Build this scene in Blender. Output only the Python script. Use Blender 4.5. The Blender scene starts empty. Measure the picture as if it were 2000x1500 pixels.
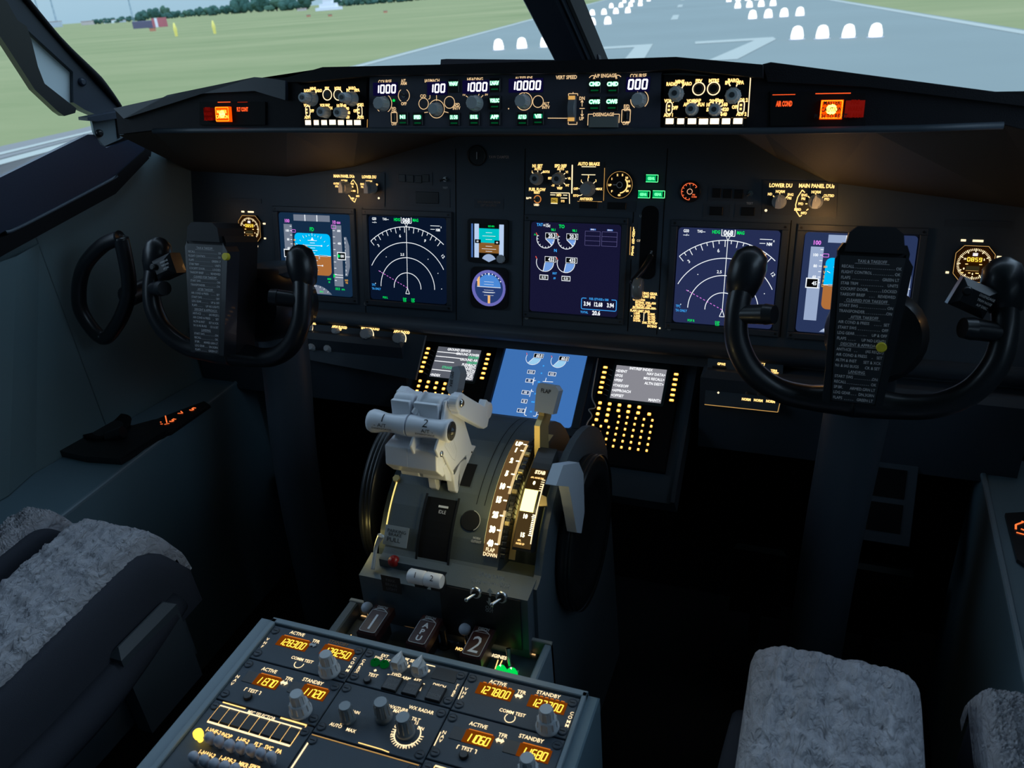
import bpy, bmesh, math, random
from math import sin, cos, pi, radians, sqrt, atan2
from mathutils import Matrix, Vector
random.seed(7)
SC = bpy.context.scene
COL = SC.collection

# ---------------------------------------------------------------- camera
F = 1606.7353972
R = ((0.93532296, 0.34496506, -0.07854981), (0.10207756, -0.47570462, -0.873662), (-0.33874937, 0.80913795, -0.48015064))
CAM = Vector((0.46775736, -1.37378101, 1.40484952))
R = [Vector(r) for r in R]

def ray(px, py):
    return R[0] * ((px - 1000) / F) + R[1] * ((py - 750) / F) + R[2]

cd = bpy.data.cameras.new('camera')
cam = bpy.data.objects.new('camera', cd)
COL.objects.link(cam)
cam.matrix_world = Matrix(((R[0][0], -R[1][0], -R[2][0], CAM[0]), (R[0][1], -R[1][1], -R[2][1], CAM[1]), (R[0][2], -R[1][2], -R[2][2], CAM[2]), (0, 0, 0, 1)))
cd.sensor_width = 36
cd.lens = 36 * F / 2000
cd.clip_start = 0.02
cd.clip_end = 20000
SC.camera = cam
cd.dof.use_dof = True
cd.dof.focus_distance = 1.4
cd.dof.aperture_fstop = 9
vs = SC.view_settings
vs.view_transform = 'Standard'
vs.look = 'None'
vs.gamma = 1
vs.use_curve_mapping = False
vs.exposure = 0

# ---------------------------------------------------------------- frames (local x, y on the surface, z out of it)
def frame(O, u, v):
    u = Vector(u).normalized()
    v = Vector(v)
    v = (v - u * v.dot(u)).normalized()
    n = u.cross(v)
    return Matrix(((u[0], v[0], n[0], O[0]), (u[1], v[1], n[1], O[1]), (u[2], v[2], n[2], O[2]), (0, 0, 0, 1)))

def tilt(O, a):
    return frame(O, (1, 0, 0), (0, sin(a), cos(a)))

def at(fr, px, py, n=0.0):
    """where the line of sight through a pixel of the photo meets the surface of a frame"""
    nn = fr.col[2].xyz
    O = fr.col[3].xyz + nn * n
    d = ray(px, py)
    s = (O - CAM).dot(nn) / d.dot(nn)
    P = CAM + d * s - fr.col[3].xyz
    return (P.dot(fr.col[0].xyz), P.dot(fr.col[1].xyz))

def sub(fr, x, y, z=0, rot=0):
    return fr @ Matrix.Translation((x, y, z)) @ Matrix.Rotation(rot, 4, 'Z')

WORLD = Matrix.Identity(4)
MIP = tilt((0, 0, .85), .26)
MCP = tilt((0, -.22, 1.157), .26)
AISLE = tilt((-.033, -.0447, .6219), .9557)
PED = frame((.033, -.73, .60), (1, 0, 0), (0, 1, 0))
FIRE = frame((.03, -.67, .575), (1, 0, 0), (0, 1, 0))
KICK = tilt((0, -.05, .70), .55)
w1, w2 = Vector((-.84, -.02, 0)), Vector((-.93, -.517, 0))
WALL = frame((-.84, -.02, 1.0), (w1 - w2), (0, 0, 1))

# ---------------------------------------------------------------- materials
MATS = {}

def mat(name, col, rough=.5, metal=0, emit=None, es=1.0, spec=.5, bump=0, bscale=200, var=0, vscale=8, coat=0):
    if name in MATS:
        return MATS[name]
    m = bpy.data.materials.new(name)
    m.use_nodes = True
    nt = m.node_tree
    b = nt.nodes['Principled BSDF']
    b.inputs['Base Color'].default_value = (*col, 1)
    b.inputs['Roughness'].default_value = rough
    b.inputs['Metallic'].default_value = metal
    b.inputs['Specular IOR Level'].default_value = spec
    b.inputs['Coat Weight'].default_value = coat
    if emit:
        b.inputs['Emission Color'].default_value = (*emit, 1)
        b.inputs['Emission Strength'].default_value = es
    if bump or var:
        tc = nt.nodes.new('ShaderNodeTexCoord')
        nz = nt.nodes.new('ShaderNodeTexNoise')
        nz.inputs['Scale'].default_value = bscale if bump else vscale
        nz.inputs['Detail'].default_value = 4
        nt.links.new(tc.outputs['Object'], nz.inputs['Vector'])
        if bump:
            bp = nt.nodes.new('ShaderNodeBump')
            bp.inputs['Strength'].default_value = bump
            bp.inputs['Distance'].default_value = .002
            nt.links.new(nz.outputs['Fac'], bp.inputs['Height'])
            nt.links.new(bp.outputs['Normal'], b.inputs['Normal'])
        if var:
            n2 = nt.nodes.new('ShaderNodeTexNoise')
            n2.inputs['Scale'].default_value = vscale
            n2.inputs['Detail'].default_value = 5
            nt.links.new(tc.outputs['Object'], n2.inputs['Vector'])
            mx = nt.nodes.new('ShaderNodeMix')
            mx.data_type = 'RGBA'
            mx.inputs[6].default_value = (*[c * (1 - var) for c in col], 1)
            mx.inputs[7].default_value = (*[min(1, c * (1 + var)) for c in col], 1)
            nt.links.new(n2.outputs['Fac'], mx.inputs[0])
            nt.links.new(mx.outputs[2], b.inputs['Base Color'])
    MATS[name] = m
    return m

def glow(name, col, s):
    return mat(name, (.0, .0, .0), .6, emit=col, es=s, spec=0)

PANEL = mat('panel_paint', (.052, .074, .10), .55, bump=.15, bscale=900, var=.12, vscale=14)
PANEL2 = mat('panel_plate', (.045, .06, .08), .5, bump=.12, bscale=900)
CONS = mat('console_paint', (.13, .21, .26), .5, bump=.1, bscale=500, var=.1, vscale=6)
WALLM = mat('wall_lining', (.13, .20, .225), .6, bump=.2, bscale=60, var=.15, vscale=3)
BLACK = mat('black_plastic', (.012, .013, .015), .35)
MATTE = mat('black_matte', (.006, .0065, .008), .8, spec=.2)
HOOD = mat('hood_vinyl', (.008, .008, .012), .75, bump=.3, bscale=700, spec=.25)
UNDER = mat('hood_underside', (.045, .04, .032), .7, bump=.2, bscale=500)
NAVY = mat('sill_padding', (.012, .022, .05), .5, bump=.1, bscale=300)
FRAME = mat('window_frame_paint', (.014, .024, .042), .45)
PALE = mat('pale_plastic', (.62, .72, .76), .5)
BRKT = mat('bracket_paint', (.16, .21, .24), .4)
YOKE = mat('yoke_black', (.010, .012, .016), .36, coat=.1)
YOKE2 = mat('column_paint', (.05, .065, .085), .45)
KNOB = mat('knob_grey', (.48, .53, .58), .5)
KNOBD = mat('knob_dark', (.05, .06, .07), .45)
BALL = mat('knob_white', (.50, .55, .66), .4)
LEVER = mat('lever_white', (.80, .82, .88), .38, coat=.15)
INK = mat('black_ink', (.01, .01, .012), .6)
STEEL = mat('bright_steel', (.6, .6, .6), .25, metal=1)
BRASS = mat('brushed_brass', (.62, .47, .2), .4, metal=.6)
TQ = mat('quadrant_paint', (.075, .10, .12), .5, bump=.12, bscale=700, var=.1, vscale=10)
RIM = mat('pedestal_rim', (.18, .25, .30), .4)
GREYT = mat('grey_lettering', (.5, .53, .56), .6)
WHITET = mat('white_lettering', (.8, .82, .86), .6)
SIGN = mat('aluminium_sign', (.42, .47, .5), .35, metal=.3)
FABRIC = mat('seat_fabric', (.045, .05, .065), .9, bump=.3, bscale=900, spec=.1)
SEATP = mat('seat_shell', (.06, .075, .09), .5)
RUBBER = mat('floor_rubber', (.008, .009, .01), .8, bump=.2, bscale=200)
SCREW = mat('screw_cap', (.22, .25, .27), .4)
REDLENS = mat('red_lens', (.25, .01, .01), .3)
YELLOW = mat('yellow_marker', (.75, .62, .03), .5)

AMB = glow('amber_backlight', (1.0, .60, .20), 1.75)
AMBP = glow('pale_amber_backlight', (1.0, .76, .44), 1.5)
AMBD = glow('dim_amber_backlight', (1.0, .55, .16), .55)
HOT = glow('white_hot_button', (1.0, .78, .5), 2.6)
KEY = glow('orange_key', (1.0, .42, .06), 2.0)
KEYC = glow('orange_key_core', (1.0, .62, .18), 3.0)
LCD = glow('lcd_yellow', (1.0, .68, .07), 1.8)
LCDB = glow('lcd_orange_window', (1.0, .21, .01), .16)
LCDE = glow('lcd_orange_edge', (1.0, .25, .01), .7)
SEG = glow('white_digit', (.85, .85, 1.0), 2.6)
SEGB = glow('violet_window', (.10, .08, .8), .035)
GRN = glow('green_lamp', (.12, 1.0, .30), 1.7)
GRND = glow('green_bar', (.0, .6, .15), .12)
GRNL = glow('green_led', (.0, 1.0, .12), .7)
GRNO = glow('green_led_dim', (.0, .6, .1), .08)
REDG = glow('red_lettering', (1.0, .10, .02), 1.3)
REDD = glow('red_lamp_dim', (.9, .02, .01), .16)
ORG = glow('orange_gauge', (1.0, .16, .05), 1.1)
CAUT = glow('caution_orange', (1.0, .28, .01), 2.2)
CAUTC = glow('caution_core', (1.0, .8, .1), 5)
BULB = glow('lit_knob', (1.0, .62, .06), 2.2)
STRIP = glow('scale_lamp', (1.0, .88, .5), 5.0)
STRIPY = glow('trim_lamp', (1.0, .86, .25), 3.2)
SCALE = glow('lit_scale', (1.0, .55, .20), .13)
# screens
WHT = glow('screen_white', (.9, .95, 1.0), 1.0)
GRY = glow('screen_grey', (.30, .36, .48), .55)
GRY2 = glow('screen_grey_light', (.33, .42, .62), .95)
SGRN = glow('screen_green', (.0, 1.0, .15), .8)
SMAG = glow('screen_magenta', (.9, .25, 1.0), .9)
SCYN = glow('screen_cyan', (.05, .4, 1.0), .9)
SAMB = glow('screen_amber', (1.0, .5, .08), .7)
SRED = glow('screen_red', (1.0, .12, .08), .9)
SKYC = glow('screen_sky', (.0, .52, 1.0), .95)
GNDC = glow('screen_ground', (.46, .17, .045), .9)
FILLB = glow('screen_fill_blue', (.22, .45, 1.0), .75)
LILAC = glow('screen_lilac', (.26, .24, .6), .5)
BLK = mat('screen_black', (.0, .0, .0), .4)
SC1 = glow('screen_left_outboard', (.06, .22, .55), .11)
SC2 = glow('screen_left_inboard', (.05, .14, .45), .05)
SC3 = glow('screen_centre', (.12, .12, .5), .065)
SC4 = glow('screen_right_inboard', (.13, .19, .6), .14)
SC5 = glow('screen_right_outboard', (.13, .22, .62), .16)
SC6 = glow('screen_lower', (.075, .26, .72), .62)
SC7 = glow('screen_grey_page', (.62, .62, .7), .40)
SC8 = glow('screen_grey_page_dim', (.34, .37, .46), .30)
ICE = glow('screen_ice', (.38, .72, 1.0), .85)

# ---------------------------------------------------------------- text
_fc = bpy.data.curves.new('lettering', 'FONT')
_fc.resolution_u = 2
_fo = bpy.data.objects.new('lettering', _fc)
_tc = {}

def glyphs(s, bold):
    k = (s, bold)
    if k not in _tc:
        _fc.body = s
        _fc.offset = bold
        me = bpy.data.meshes.new_from_object(_fo)
        vs_ = [(v.co.x, v.co.y) for v in me.vertices]
        fs = [tuple(p.vertices) for p in me.polygons]
        bpy.data.meshes.remove(me)
        xs = [v[0] for v in vs_] or [0]
        _tc[k] = (vs_, fs, min(xs), max(xs))
    return _tc[k]

SEGS = {'0': 'abcdef', '1': 'bc', '2': 'abged', '3': 'abgcd', '4': 'fgbc', '5': 'afgcd', '6': 'afgedc', '7': 'abc', '8': 'abcdefg', '9': 'abfgcd', '-': 'g', ' ': ''}

class MB:
    def __init__(s):
        s.v = []; s.f = []; s.m = []; s.sm = []; s.mats = []
        s.T = None

    def mi(s, m):
        if m not in s.mats:
            s.mats.append(m)
        return s.mats.index(m)

    def add(s, vs_, fs, m, smooth=False):
        b = len(s.v)
        if s.T is not None:
            vs_ = [s.T @ Vector(v) for v in vs_]
        s.v += [tuple(v) for v in vs_]
        i = s.mi(m)
        for f in fs:
            s.f.append(tuple(b + k for k in f)); s.m.append(i); s.sm.append(smooth)
        return s

    def poly(s, pts, z, m):
        return s.add([(p[0], p[1], z) for p in pts], [tuple(range(len(pts)))], m)

    def rect(s, x0, y0, x1, y1, z, m):
        return s.poly([(x0, y0), (x1, y0), (x1, y1), (x0, y1)], z, m)

    def crect(s, cx, cy, w, h, z, m):
        return s.rect(cx - w / 2, cy - h / 2, cx + w / 2, cy + h / 2, z, m)

    def rrect(s, cx, cy, w, h, r, z, m, seg=5):
        return s.poly(rr(cx, cy, w, h, r, seg), z, m)

    def line(s, a, b, w, z, m):
        dx, dy = b[0] - a[0], b[1] - a[1]
        L = sqrt(dx * dx + dy * dy) or 1
        nx, ny = -dy / L * w / 2, dx / L * w / 2
        return s.poly([(a[0] - nx, a[1] - ny), (b[0] - nx, b[1] - ny), (b[0] + nx, b[1] + ny), (a[0] + nx, a[1] + ny)], z, m)

    def pline(s, pts, w, z, m, close=False):
        n = len(pts)
        for i in range(n if close else n - 1):
            s.line(pts[i], pts[(i + 1) % n], w, z, m)
        return s

    def arc(s, cx, cy, r, a0, a1, w, z, m, seg=24, ry=None):
        ry = ry or r
        vs_, fs = [], []
        for i in range(seg + 1):
            a = radians(a0 + (a1 - a0) * i / seg)
            vs_.append((cx + (r - w / 2) * cos(a), cy + (ry - w / 2) * sin(a), z))
            vs_.append((cx + (r + w / 2) * cos(a), cy + (ry + w / 2) * sin(a), z))
        for i in range(seg):
            fs.append((2 * i, 2 * i + 1, 2 * i + 3, 2 * i + 2))
        return s.add(vs_, fs, m)

    def disc(s, cx, cy, r, z, m, seg=16):
        return s.poly([(cx + r * cos(2 * pi * i / seg), cy + r * sin(2 * pi * i / seg)) for i in range(seg)], z, m)

    def sector(s, cx, cy, r, a0, a1, z, m, seg=12, r0=0):
        pts = [(cx + r * cos(radians(a0 + (a1 - a0) * i / seg)), cy + r * sin(radians(a0 + (a1 - a0) * i / seg))) for i in range(seg + 1)]
        return s.poly([(cx, cy)] + pts, z, m)

    def prism(s, pts, z0, z1, m, cap0=True):
        n = len(pts)
        s.add([(p[0], p[1], z1) for p in pts], [tuple(range(n))], m)
        if cap0:
            s.add([(p[0], p[1], z0) for p in pts], [tuple(reversed(range(n)))], m)
        vs_ = [(p[0], p[1], z0) for p in pts] + [(p[0], p[1], z1) for p in pts]
        return s.add(vs_, [(i, (i + 1) % n, n + (i + 1) % n, n + i) for i in range(n)], m)

    def box(s, x0, y0, z0, x1, y1, z1, m, bev=0):
        if not bev:
            return s.prism([(x0, y0), (x1, y0), (x1, y1), (x0, y1)], z0, z1, m)
        b = bev
        vs_ = []
        for (z, i) in ((z0, 0), (z1 - b, 0), (z1, b)):
            vs_ += [(x0 + i, y0 + i, z), (x1 - i, y0 + i, z), (x1 - i, y1 - i, z), (x0 + i, y1 - i, z)]
        fs = [(3, 2, 1, 0), (8, 9, 10, 11)]
        for k in (0, 4):
            fs += [(k + i, k + (i + 1) % 4, k + 4 + (i + 1) % 4, k + 4 + i) for i in range(4)]
        return s.add(vs_, fs, m)

    def lathe(s, prof, m, T=None, seg=20, cap=True, smooth=True):
        """profile of (radius, height) turned around the local z axis"""
        T = T or Matrix.Identity(4)
        vs_, fs = [], []
        for (r, z) in prof:
            for i in range(seg):
                a = 2 * pi * i / seg
                vs_.append(T @ Vector((r * cos(a), r * sin(a), z)))
        for k in range(len(prof) - 1):
            for i in range(seg):
                j = (i + 1) % seg
                fs.append((k * seg + i, k * seg + j, (k + 1) * seg + j, (k + 1) * seg + i))
        s.add(vs_, fs, m, smooth)
        if cap:
            s.add(vs_[-seg:], [tuple(range(seg))], m)
            s.add(vs_[:seg], [tuple(reversed(range(seg)))], m)
        return s

    def cyl(s, cx, cy, z0, z1, r, m, seg=18, r1=None, bev=0):
        r1 = r if r1 is None else r1
        prof = [(r, z0), (r1, z1 - bev), (r1 - bev, z1)] if bev else [(r, z0), (r1, z1)]
        return s.lathe(prof, m, Matrix.Translation((cx, cy, 0)), seg)

    def rod(s, a, b, r, m, seg=12, r1=None):
        a, b = Vector(a), Vector(b)
        d = b - a
        q = Vector((0, 0, 1)).rotation_difference(d.normalized()).to_matrix().to_4x4()
        return s.lathe([(r, 0), (r if r1 is None else r1, d.length)], m, Matrix.Translation(a) @ q, seg)

    def tube(s, path, rad, m, seg=14, sub_=6):
        P = [Vector(p) for p in path]
        rad = rad if isinstance(rad, (list, tuple)) else [rad] * len(P)
        pts, rs = [], []
        n = len(P)
        for i in range(n - 1):
            p0, p1, p2, p3 = P[max(i - 1, 0)], P[i], P[i + 1], P[min(i + 2, n - 1)]
            for k in range(sub_):
                t = k / sub_
                pts.append(.5 * ((2 * p1) + (-p0 + p2) * t + (2 * p0 - 5 * p1 + 4 * p2 - p3) * t * t + (-p0 + 3 * p1 - 3 * p2 + p3) * t ** 3))
                rs.append(rad[i] + (rad[i + 1] - rad[i]) * t)
        pts.append(P[-1]); rs.append(rad[-1])
        d = (pts[1] - pts[0]).normalized()
        up = d.orthogonal().normalized()
        vs_, fs = [], []
        for i, p in enumerate(pts):
            dn = (pts[min(i + 1, len(pts) - 1)] - pts[max(i - 1, 0)]).normalized()
            up = (up - dn * up.dot(dn)).normalized()
            sd = dn.cross(up)
            for k in range(seg):
                a = 2 * pi * k / seg
                vs_.append(p + (up * cos(a) + sd * sin(a)) * rs[i])
        N = len(pts)
        for i in range(N - 1):
            for k in range(seg):
                j = (k + 1) % seg
                fs.append((i * seg + k, i * seg + j, (i + 1) * seg + j, (i + 1) * seg + k))
        fs.append(tuple(range(seg)))
        fs.append(tuple((N - 1) * seg + k for k in range(seg)))
        return s.add(vs_, fs, m, True)

    def ball(s, c, r, m, seg=16, sz=1):
        prof = [(max(r * sin(pi * k / 10), 1e-5), -r * sz * cos(pi * k / 10)) for k in range(11)]
        return s.lathe(prof, m, Matrix.Translation(c), seg, cap=False)

    def text(s, t, x, y, h, m, z=.0004, align='c', rot=0, sx=1, bold=.02):
        """capital height h, anchored at the middle of the line"""
        vs_, fs, a, b = glyphs(t, bold)
        k = h / .7
        w = (b - a) * k * sx
        ox = {'c': -w / 2, 'l': 0, 'r': -w}[align]
        cr, sr = cos(rot), sin(rot)
        out = []
        for (vx, vy) in vs_:
            lx = (vx - a) * k * sx + ox
            ly = vy * k - h / 2
            out.append((x + lx * cr - ly * sr, y + lx * sr + ly * cr, z))
        return s.add(out, fs, m)

    def seg7(s, t, x, y, h, w, gap, m, z=.0005, slant=.0, th=None, align='c'):
        th = th or h * .15
        n = sum(1 for c in t if c != '.')
        tot = n * w + (n - 1) * gap
        x0 = x - tot / 2 if align == 'c' else x
        for c in t:
            if c == '.':
                s.crect(x0 - gap / 2, y - h / 2 + th / 2, th, th, z, m)
                continue
            X0, X1, Y0, Y1, Ym = x0, x0 + w, y - h / 2, y + h / 2, y
            L = {'a': ((X0, Y1), (X1, Y1)), 'b': ((X1, Y1), (X1, Ym)), 'c': ((X1, Ym), (X1, Y0)), 'd': ((X0, Y0), (X1, Y0)), 'e': ((X0, Ym), (X0, Y0)), 'f': ((X0, Y1), (X0, Ym)), 'g': ((X0, Ym), (X1, Ym))}
            for q in SEGS[c]:
                (ax, ay), (bx, by) = L[q]
                sl = lambda X, Y: (X + (Y - y) * slant, Y)
                s.line(sl(ax, ay), sl(bx, by), th, z, m)
            x0 += w + gap
        return s

def rr(cx, cy, w, h, r, seg=5):
    pts = []
    for (sx, sy, a) in ((1, 1, 0), (-1, 1, 90), (-1, -1, 180), (1, -1, 270)):
        for i in range(seg + 1):
            t = radians(a + 90 * i / seg)
            pts.append((cx + sx * (w / 2 - r) + r * cos(t), cy + sy * (h / 2 - r) + r * sin(t)))
    return pts

def soften(o, w=.0014, seg=2):
    """merge the seams of a part and round its edges"""
    bm = bmesh.new(); bm.from_mesh(o.data)
    bmesh.ops.remove_doubles(bm, verts=bm.verts, dist=1e-5)
    bmesh.ops.recalc_face_normals(bm, faces=bm.faces)
    bm.to_mesh(o.data); bm.free()
    b = o.modifiers.new('soft_edges', 'BEVEL'); b.width = w; b.segments = seg; b.limit_method = 'ANGLE'; b.angle_limit = radians(35)
    return o

def build(name, mb, parent=None, fr=None, kind=None, label=None):
    me = bpy.data.meshes.new(name)
    me.from_pydata(mb.v, [], mb.f)
    for m in mb.mats:
        me.materials.append(m)
    me.polygons.foreach_set('material_index', mb.m)
    me.polygons.foreach_set('use_smooth', mb.sm)
    me.update()
    o = bpy.data.objects.new(name, me)
    COL.objects.link(o)
    if parent is not None:
        o.parent = parent
        if fr is not None:
            o.matrix_local = fr
    elif fr is not None:
        o.matrix_world = fr
    if kind:
        o['kind'] = kind
    if label:
        o['label'] = label
    return o

def thing(name, label, cat, fr=WORLD, group=None):
    o = bpy.data.objects.new(name, None)
    o.empty_display_size = .02
    COL.objects.link(o)
    o.matrix_world = fr
    o['label'] = label; o['category'] = cat
    if group:
        o['group'] = group
    return o

def tag(o, label, cat, group=None):
    o['label'] = label; o['category'] = cat
    if group:
        o['group'] = group
    return o

def struct(name, mb, fr=None, label=None):
    return build(name, mb, None, fr, 'structure', label)

def copy_tree(o, parent=None):
    kids = list(o.children)
    c = o.copy()
    COL.objects.link(c)
    if parent is not None:
        c.parent = parent
    for k in kids:
        copy_tree(k, c)
    return c

# ---- small cockpit fittings, all in the local frame of a panel (z out of it)
def knob(parent, x, y, r, h, m=None, pointer=0, name='knob', z=0, cap=True, flat=False, label=None):
    m = m or KNOB
    mb = MB()
    T = Matrix.Translation((x, y, z))
    mb.lathe([(r * 1.12, 0), (r * 1.12, h * .22), (r * .95, h * .26), (r * .9, h * .94), (r * .8, h)], m, T, 20)
    for i in range(10):
        a = 2 * pi * i / 10
        mb.rod((x + r * .93 * cos(a), y + r * .93 * sin(a), z + h * .28), (x + r * .88 * cos(a), y + r * .88 * sin(a), z + h * .93), r * .09, m, 5)
    if flat:
        a = pointer
        dx, dy = -sin(a), cos(a)
        pts = [(x + dx * r * 1.25, y + dy * r * 1.25), (x - dy * r * .42 + dx * r * .2, y + dx * r * .42 + dy * r * .2), (x - dy * r * .42 - dx * r * .95, y + dx * r * .42 - dy * r * .95), (x + dy * r * .42 - dx * r * .95, y - dx * r * .42 - dy * r * .95), (x + dy * r * .42 + dx * r * .2, y - dx * r * .42 + dy * r * .2)]
        mb.prism(pts, z + h * .5, z + h * 1.35, m)
    o = build(name, mb, parent, label=label)
    if cap:
        c = MB()
        zt = z + h * (1.35 if flat else 1.0) + .0004
        if flat:
            a = pointer
            c.line((x - sin(a) * r * .1, y + cos(a) * r * .1), (x - sin(a) * r * 1.0, y + cos(a) * r * 1.0), r * .12, zt, WHITET)
        else:
            c.lathe([(r * .42, zt - .002), (r * .42, zt + .0006)], KNOBD, Matrix.Translation((x, y, 0)), 14)
        build('pointer_line' if flat else 'cap', c, o)
    return o

def toggle(parent, x, y, s=1.0, lean=(0, .5), m=None, name='toggle_switch'):
    mb = MB()
    mb.cyl(x, y, 0, .003 * s, .0062 * s, STEEL, 6)
    mb.cyl(x, y, .003 * s, .006 * s, .0042 * s, STEEL, 14)
    o = build(name, mb, parent)
    b = MB()
    b.rod((x, y, .005 * s), (x + lean[0] * .012 * s, y + lean[1] * .012 * s, .018 * s), .0014 * s, m or STEEL, 10, .0026 * s)
    b.ball((x + lean[0] * .0125 * s, y + lean[1] * .0125 * s, .0185 * s), .0028 * s, m or STEEL, 10)
    build('bat_lever', b, o)
    return o
# ================================================================ main instrument panel
t = thing('instrument_panel', 'wide dark grey main instrument panel carrying the flight displays', 'instrument panel', MIP)
mb = MB()
top = [at(MIP, *p) for p in ((2040, 395), (1990, 392), (1620, 340), (1520, 296), (1440, 250), (900, 250), (690, 310), (450, 338), (365, 322))]
x0, x1 = -.845, .80
mb.prism([(x0, -.118), (x1, -.118)] + [(x1, top[0][1] + .01)] + top[1:-1] + [(x0, top[-1][1])], -.03, 0, PANEL)
build('panel_face', mb, t)
for px, py0, py1 in ((708, 405, 620), (890, 290, 635), (1026, 290, 640), (1304, 290, 655), (1238, 400, 648), (1546, 430, 660)):
    a, b = at(MIP, px, py0), at(MIP, px, py1)
    build('panel_seam', MB().crect(a[0], (a[1] + b[1]) / 2, .0016, a[1] - b[1], .0006, MATTE), t)
mb = MB()
mb.tube([(x0, -.13, .0), (x1, -.13, .0)], .016, PANEL, sub_=1)
mb.box(x0, -.165, -.04, x1, -.13, -.012, PANEL)
build('bottom_bullnose', mb, t)
for i, (px, py) in enumerate([(1029, 620), (1307, 641), (1550, 658), (715, 593)]):
    p = at(MIP, px, py)
    build('screw_cap', MB().cyl(p[0], p[1], 0, .0025, .0038, SCREW, 14), t)

DW, DH = .170, .1673
def display(cx, scr, label, w=DW, h=DH, fr=MIP, z=0, bez=.013):
    T = sub(fr, cx, 0, z) if not isinstance(cx, tuple) else sub(fr, cx[0], cx[1], z)
    t = thing('display_unit', label, 'display', T)
    mb = MB()
    W, H = w / 2 + bez, h / 2 + bez
    i = .002
    for (a, b, c, d) in ((-W, -H, W, -h / 2 - i), (-W, h / 2 + i, W, H), (-W, -h / 2 - i, -w / 2 - i, h / 2 + i), (w / 2 + i, -h / 2 - i, W, h / 2 + i)):
        mb.box(a, b, 0, c, d, .006, PANEL2, .0012)
    for sx in (-1, 1):
        for sy in (-1, 1):
            mb.cyl(sx * (W - .006), sy * (H - .006), .006, .0068, .0022, BLACK, 10)
    build('bezel', mb, t)
    mb = MB()
    mb.prism(rr(0, 0, w, h, .006), .0, .0032, scr)
    build('screen', mb, t)
    return t

def nd(t, left):
    k, z = .085, .0036
    m = MB()
    c = (0.0, -.66)
    def P(r, a):
        return (k * (c[0] + r * sin(radians(a))), k * (c[1] + r * cos(radians(a))))
    def arc(r, a0, a1, n=40, w=.0013):
        m.arc(k * c[0], k * c[1], r * k, 90 - a1, 90 - a0, w, z, WHT, n)
    arc(1.42, -42, 42); arc(1.06, -63, 63); arc(.71, -90, 90); arc(.355, -92, 92)
    for d in range(-8, 9):
        a = d * 5 - 2
        if abs(a) > 42: continue
        r = 1.42
        m.line(P(r, a), P(r - (.13 if d % 2 == 0 else .07), a), .0012, z, WHT)
    for a, s in ((-38, '3'), (-8, '6'), (23, '9')):
        q = P(1.42 - .2, a)
        m.text(s, q[0], q[1], .0058, WHT, z, rot=radians(-a))
    q = P(1.42 - .2, 50)
    m.text('12', q[0], q[1], .0058, WHT, z, rot=radians(-50))
    m.line((0, -.66 * k), (0, .76 * k), .0011, z, WHT)
    m.pline([(0, -.66 * k), (-.05 * k, -.80 * k), (.05 * k, -.80 * k)], .0011, z, WHT, True)
    m.pline([(-.04 * k, .84 * k), (0, .76 * k), (.04 * k, .84 * k)], .0009, z, WHT, True)
    for i in range(11):
        f0, f1 = i / 11 + .01, i / 11 + .055
        m.line((-.79 * k * f0, k * (-.66 + .38 * f0)), (-.79 * k * f1, k * (-.66 + .38 * f1)), .0011, z + .0001, SMAG)
    m.text('2.5', -.12 * k, .12 * k, .005, WHT, z)
    m.pline([(-.13 * k, .975 * k), (-.13 * k, .845 * k), (.13 * k, .845 * k), (.13 * k, .975 * k)], .0012, z, WHT)
    m.text('068', 0, .91 * k, .0085, WHT, z, sx=.9, bold=.04)
    m.text('HDG', -.24 * k, .92 * k, .0055, SGRN, z, sx=.8, bold=.03)
    m.text('MAG', .24 * k, .92 * k, .0055, SGRN, z, sx=.75, bold=.03)
    m.text('GS0', -.9 * k, .92 * k, .005, WHT, z, sx=.8, bold=.03, align='l')
    m.text('TAS---', -.62 * k, .92 * k, .0045, WHT, z, sx=.8, bold=.03, align='l')
    m.text('---/--', -.9 * k, .84 * k, .0035, WHT, z, sx=1.1, bold=.04, align='l')
    m.line((.62 * k, .81 * k), (.86 * k, .81 * k), .001, z, WHT)
    m.text('z', .89 * k, .79 * k, .004, WHT, z)
    m.line((.62 * k, .73 * k), (.73 * k, .73 * k), .001, z, WHT)
    m.text('NM', .81 * k, .72 * k, .005, WHT, z, sx=.8, bold=.04)
    m.text('TFC', -.96 * k, -.64 * k, .0042, SCYN, z, sx=.8, bold=.03, align='l')
    m.text('TA ONLY', -.96 * k, -.73 * k, .0042, SCYN, z, sx=.8, bold=.03, align='l')
    for a, r in ((-38, .89), (-64, .80), (-86, .86), (38, .89), (64, .89), (88, .89)):
        q = P(r, a); m.disc(q[0], q[1], .0009, z, WHT, 8)
    for (x, s1, s2) in ([(-.6, 'POS L', '')] if left else [(-.62, 'POF R', '')]) + [(-.08, 'DSP', '0.50')] + ([(.14, 'DSP', '0.59')] if left else []):
        m.text(s1, x * k, -.925 * k, .004, SGRN, z, sx=.8, bold=.03)
        if s2: m.text(s2, x * k, -.985 * k + .001, .0036, SGRN, z, sx=.8, bold=.03)
    build('symbology', m, t)

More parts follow.
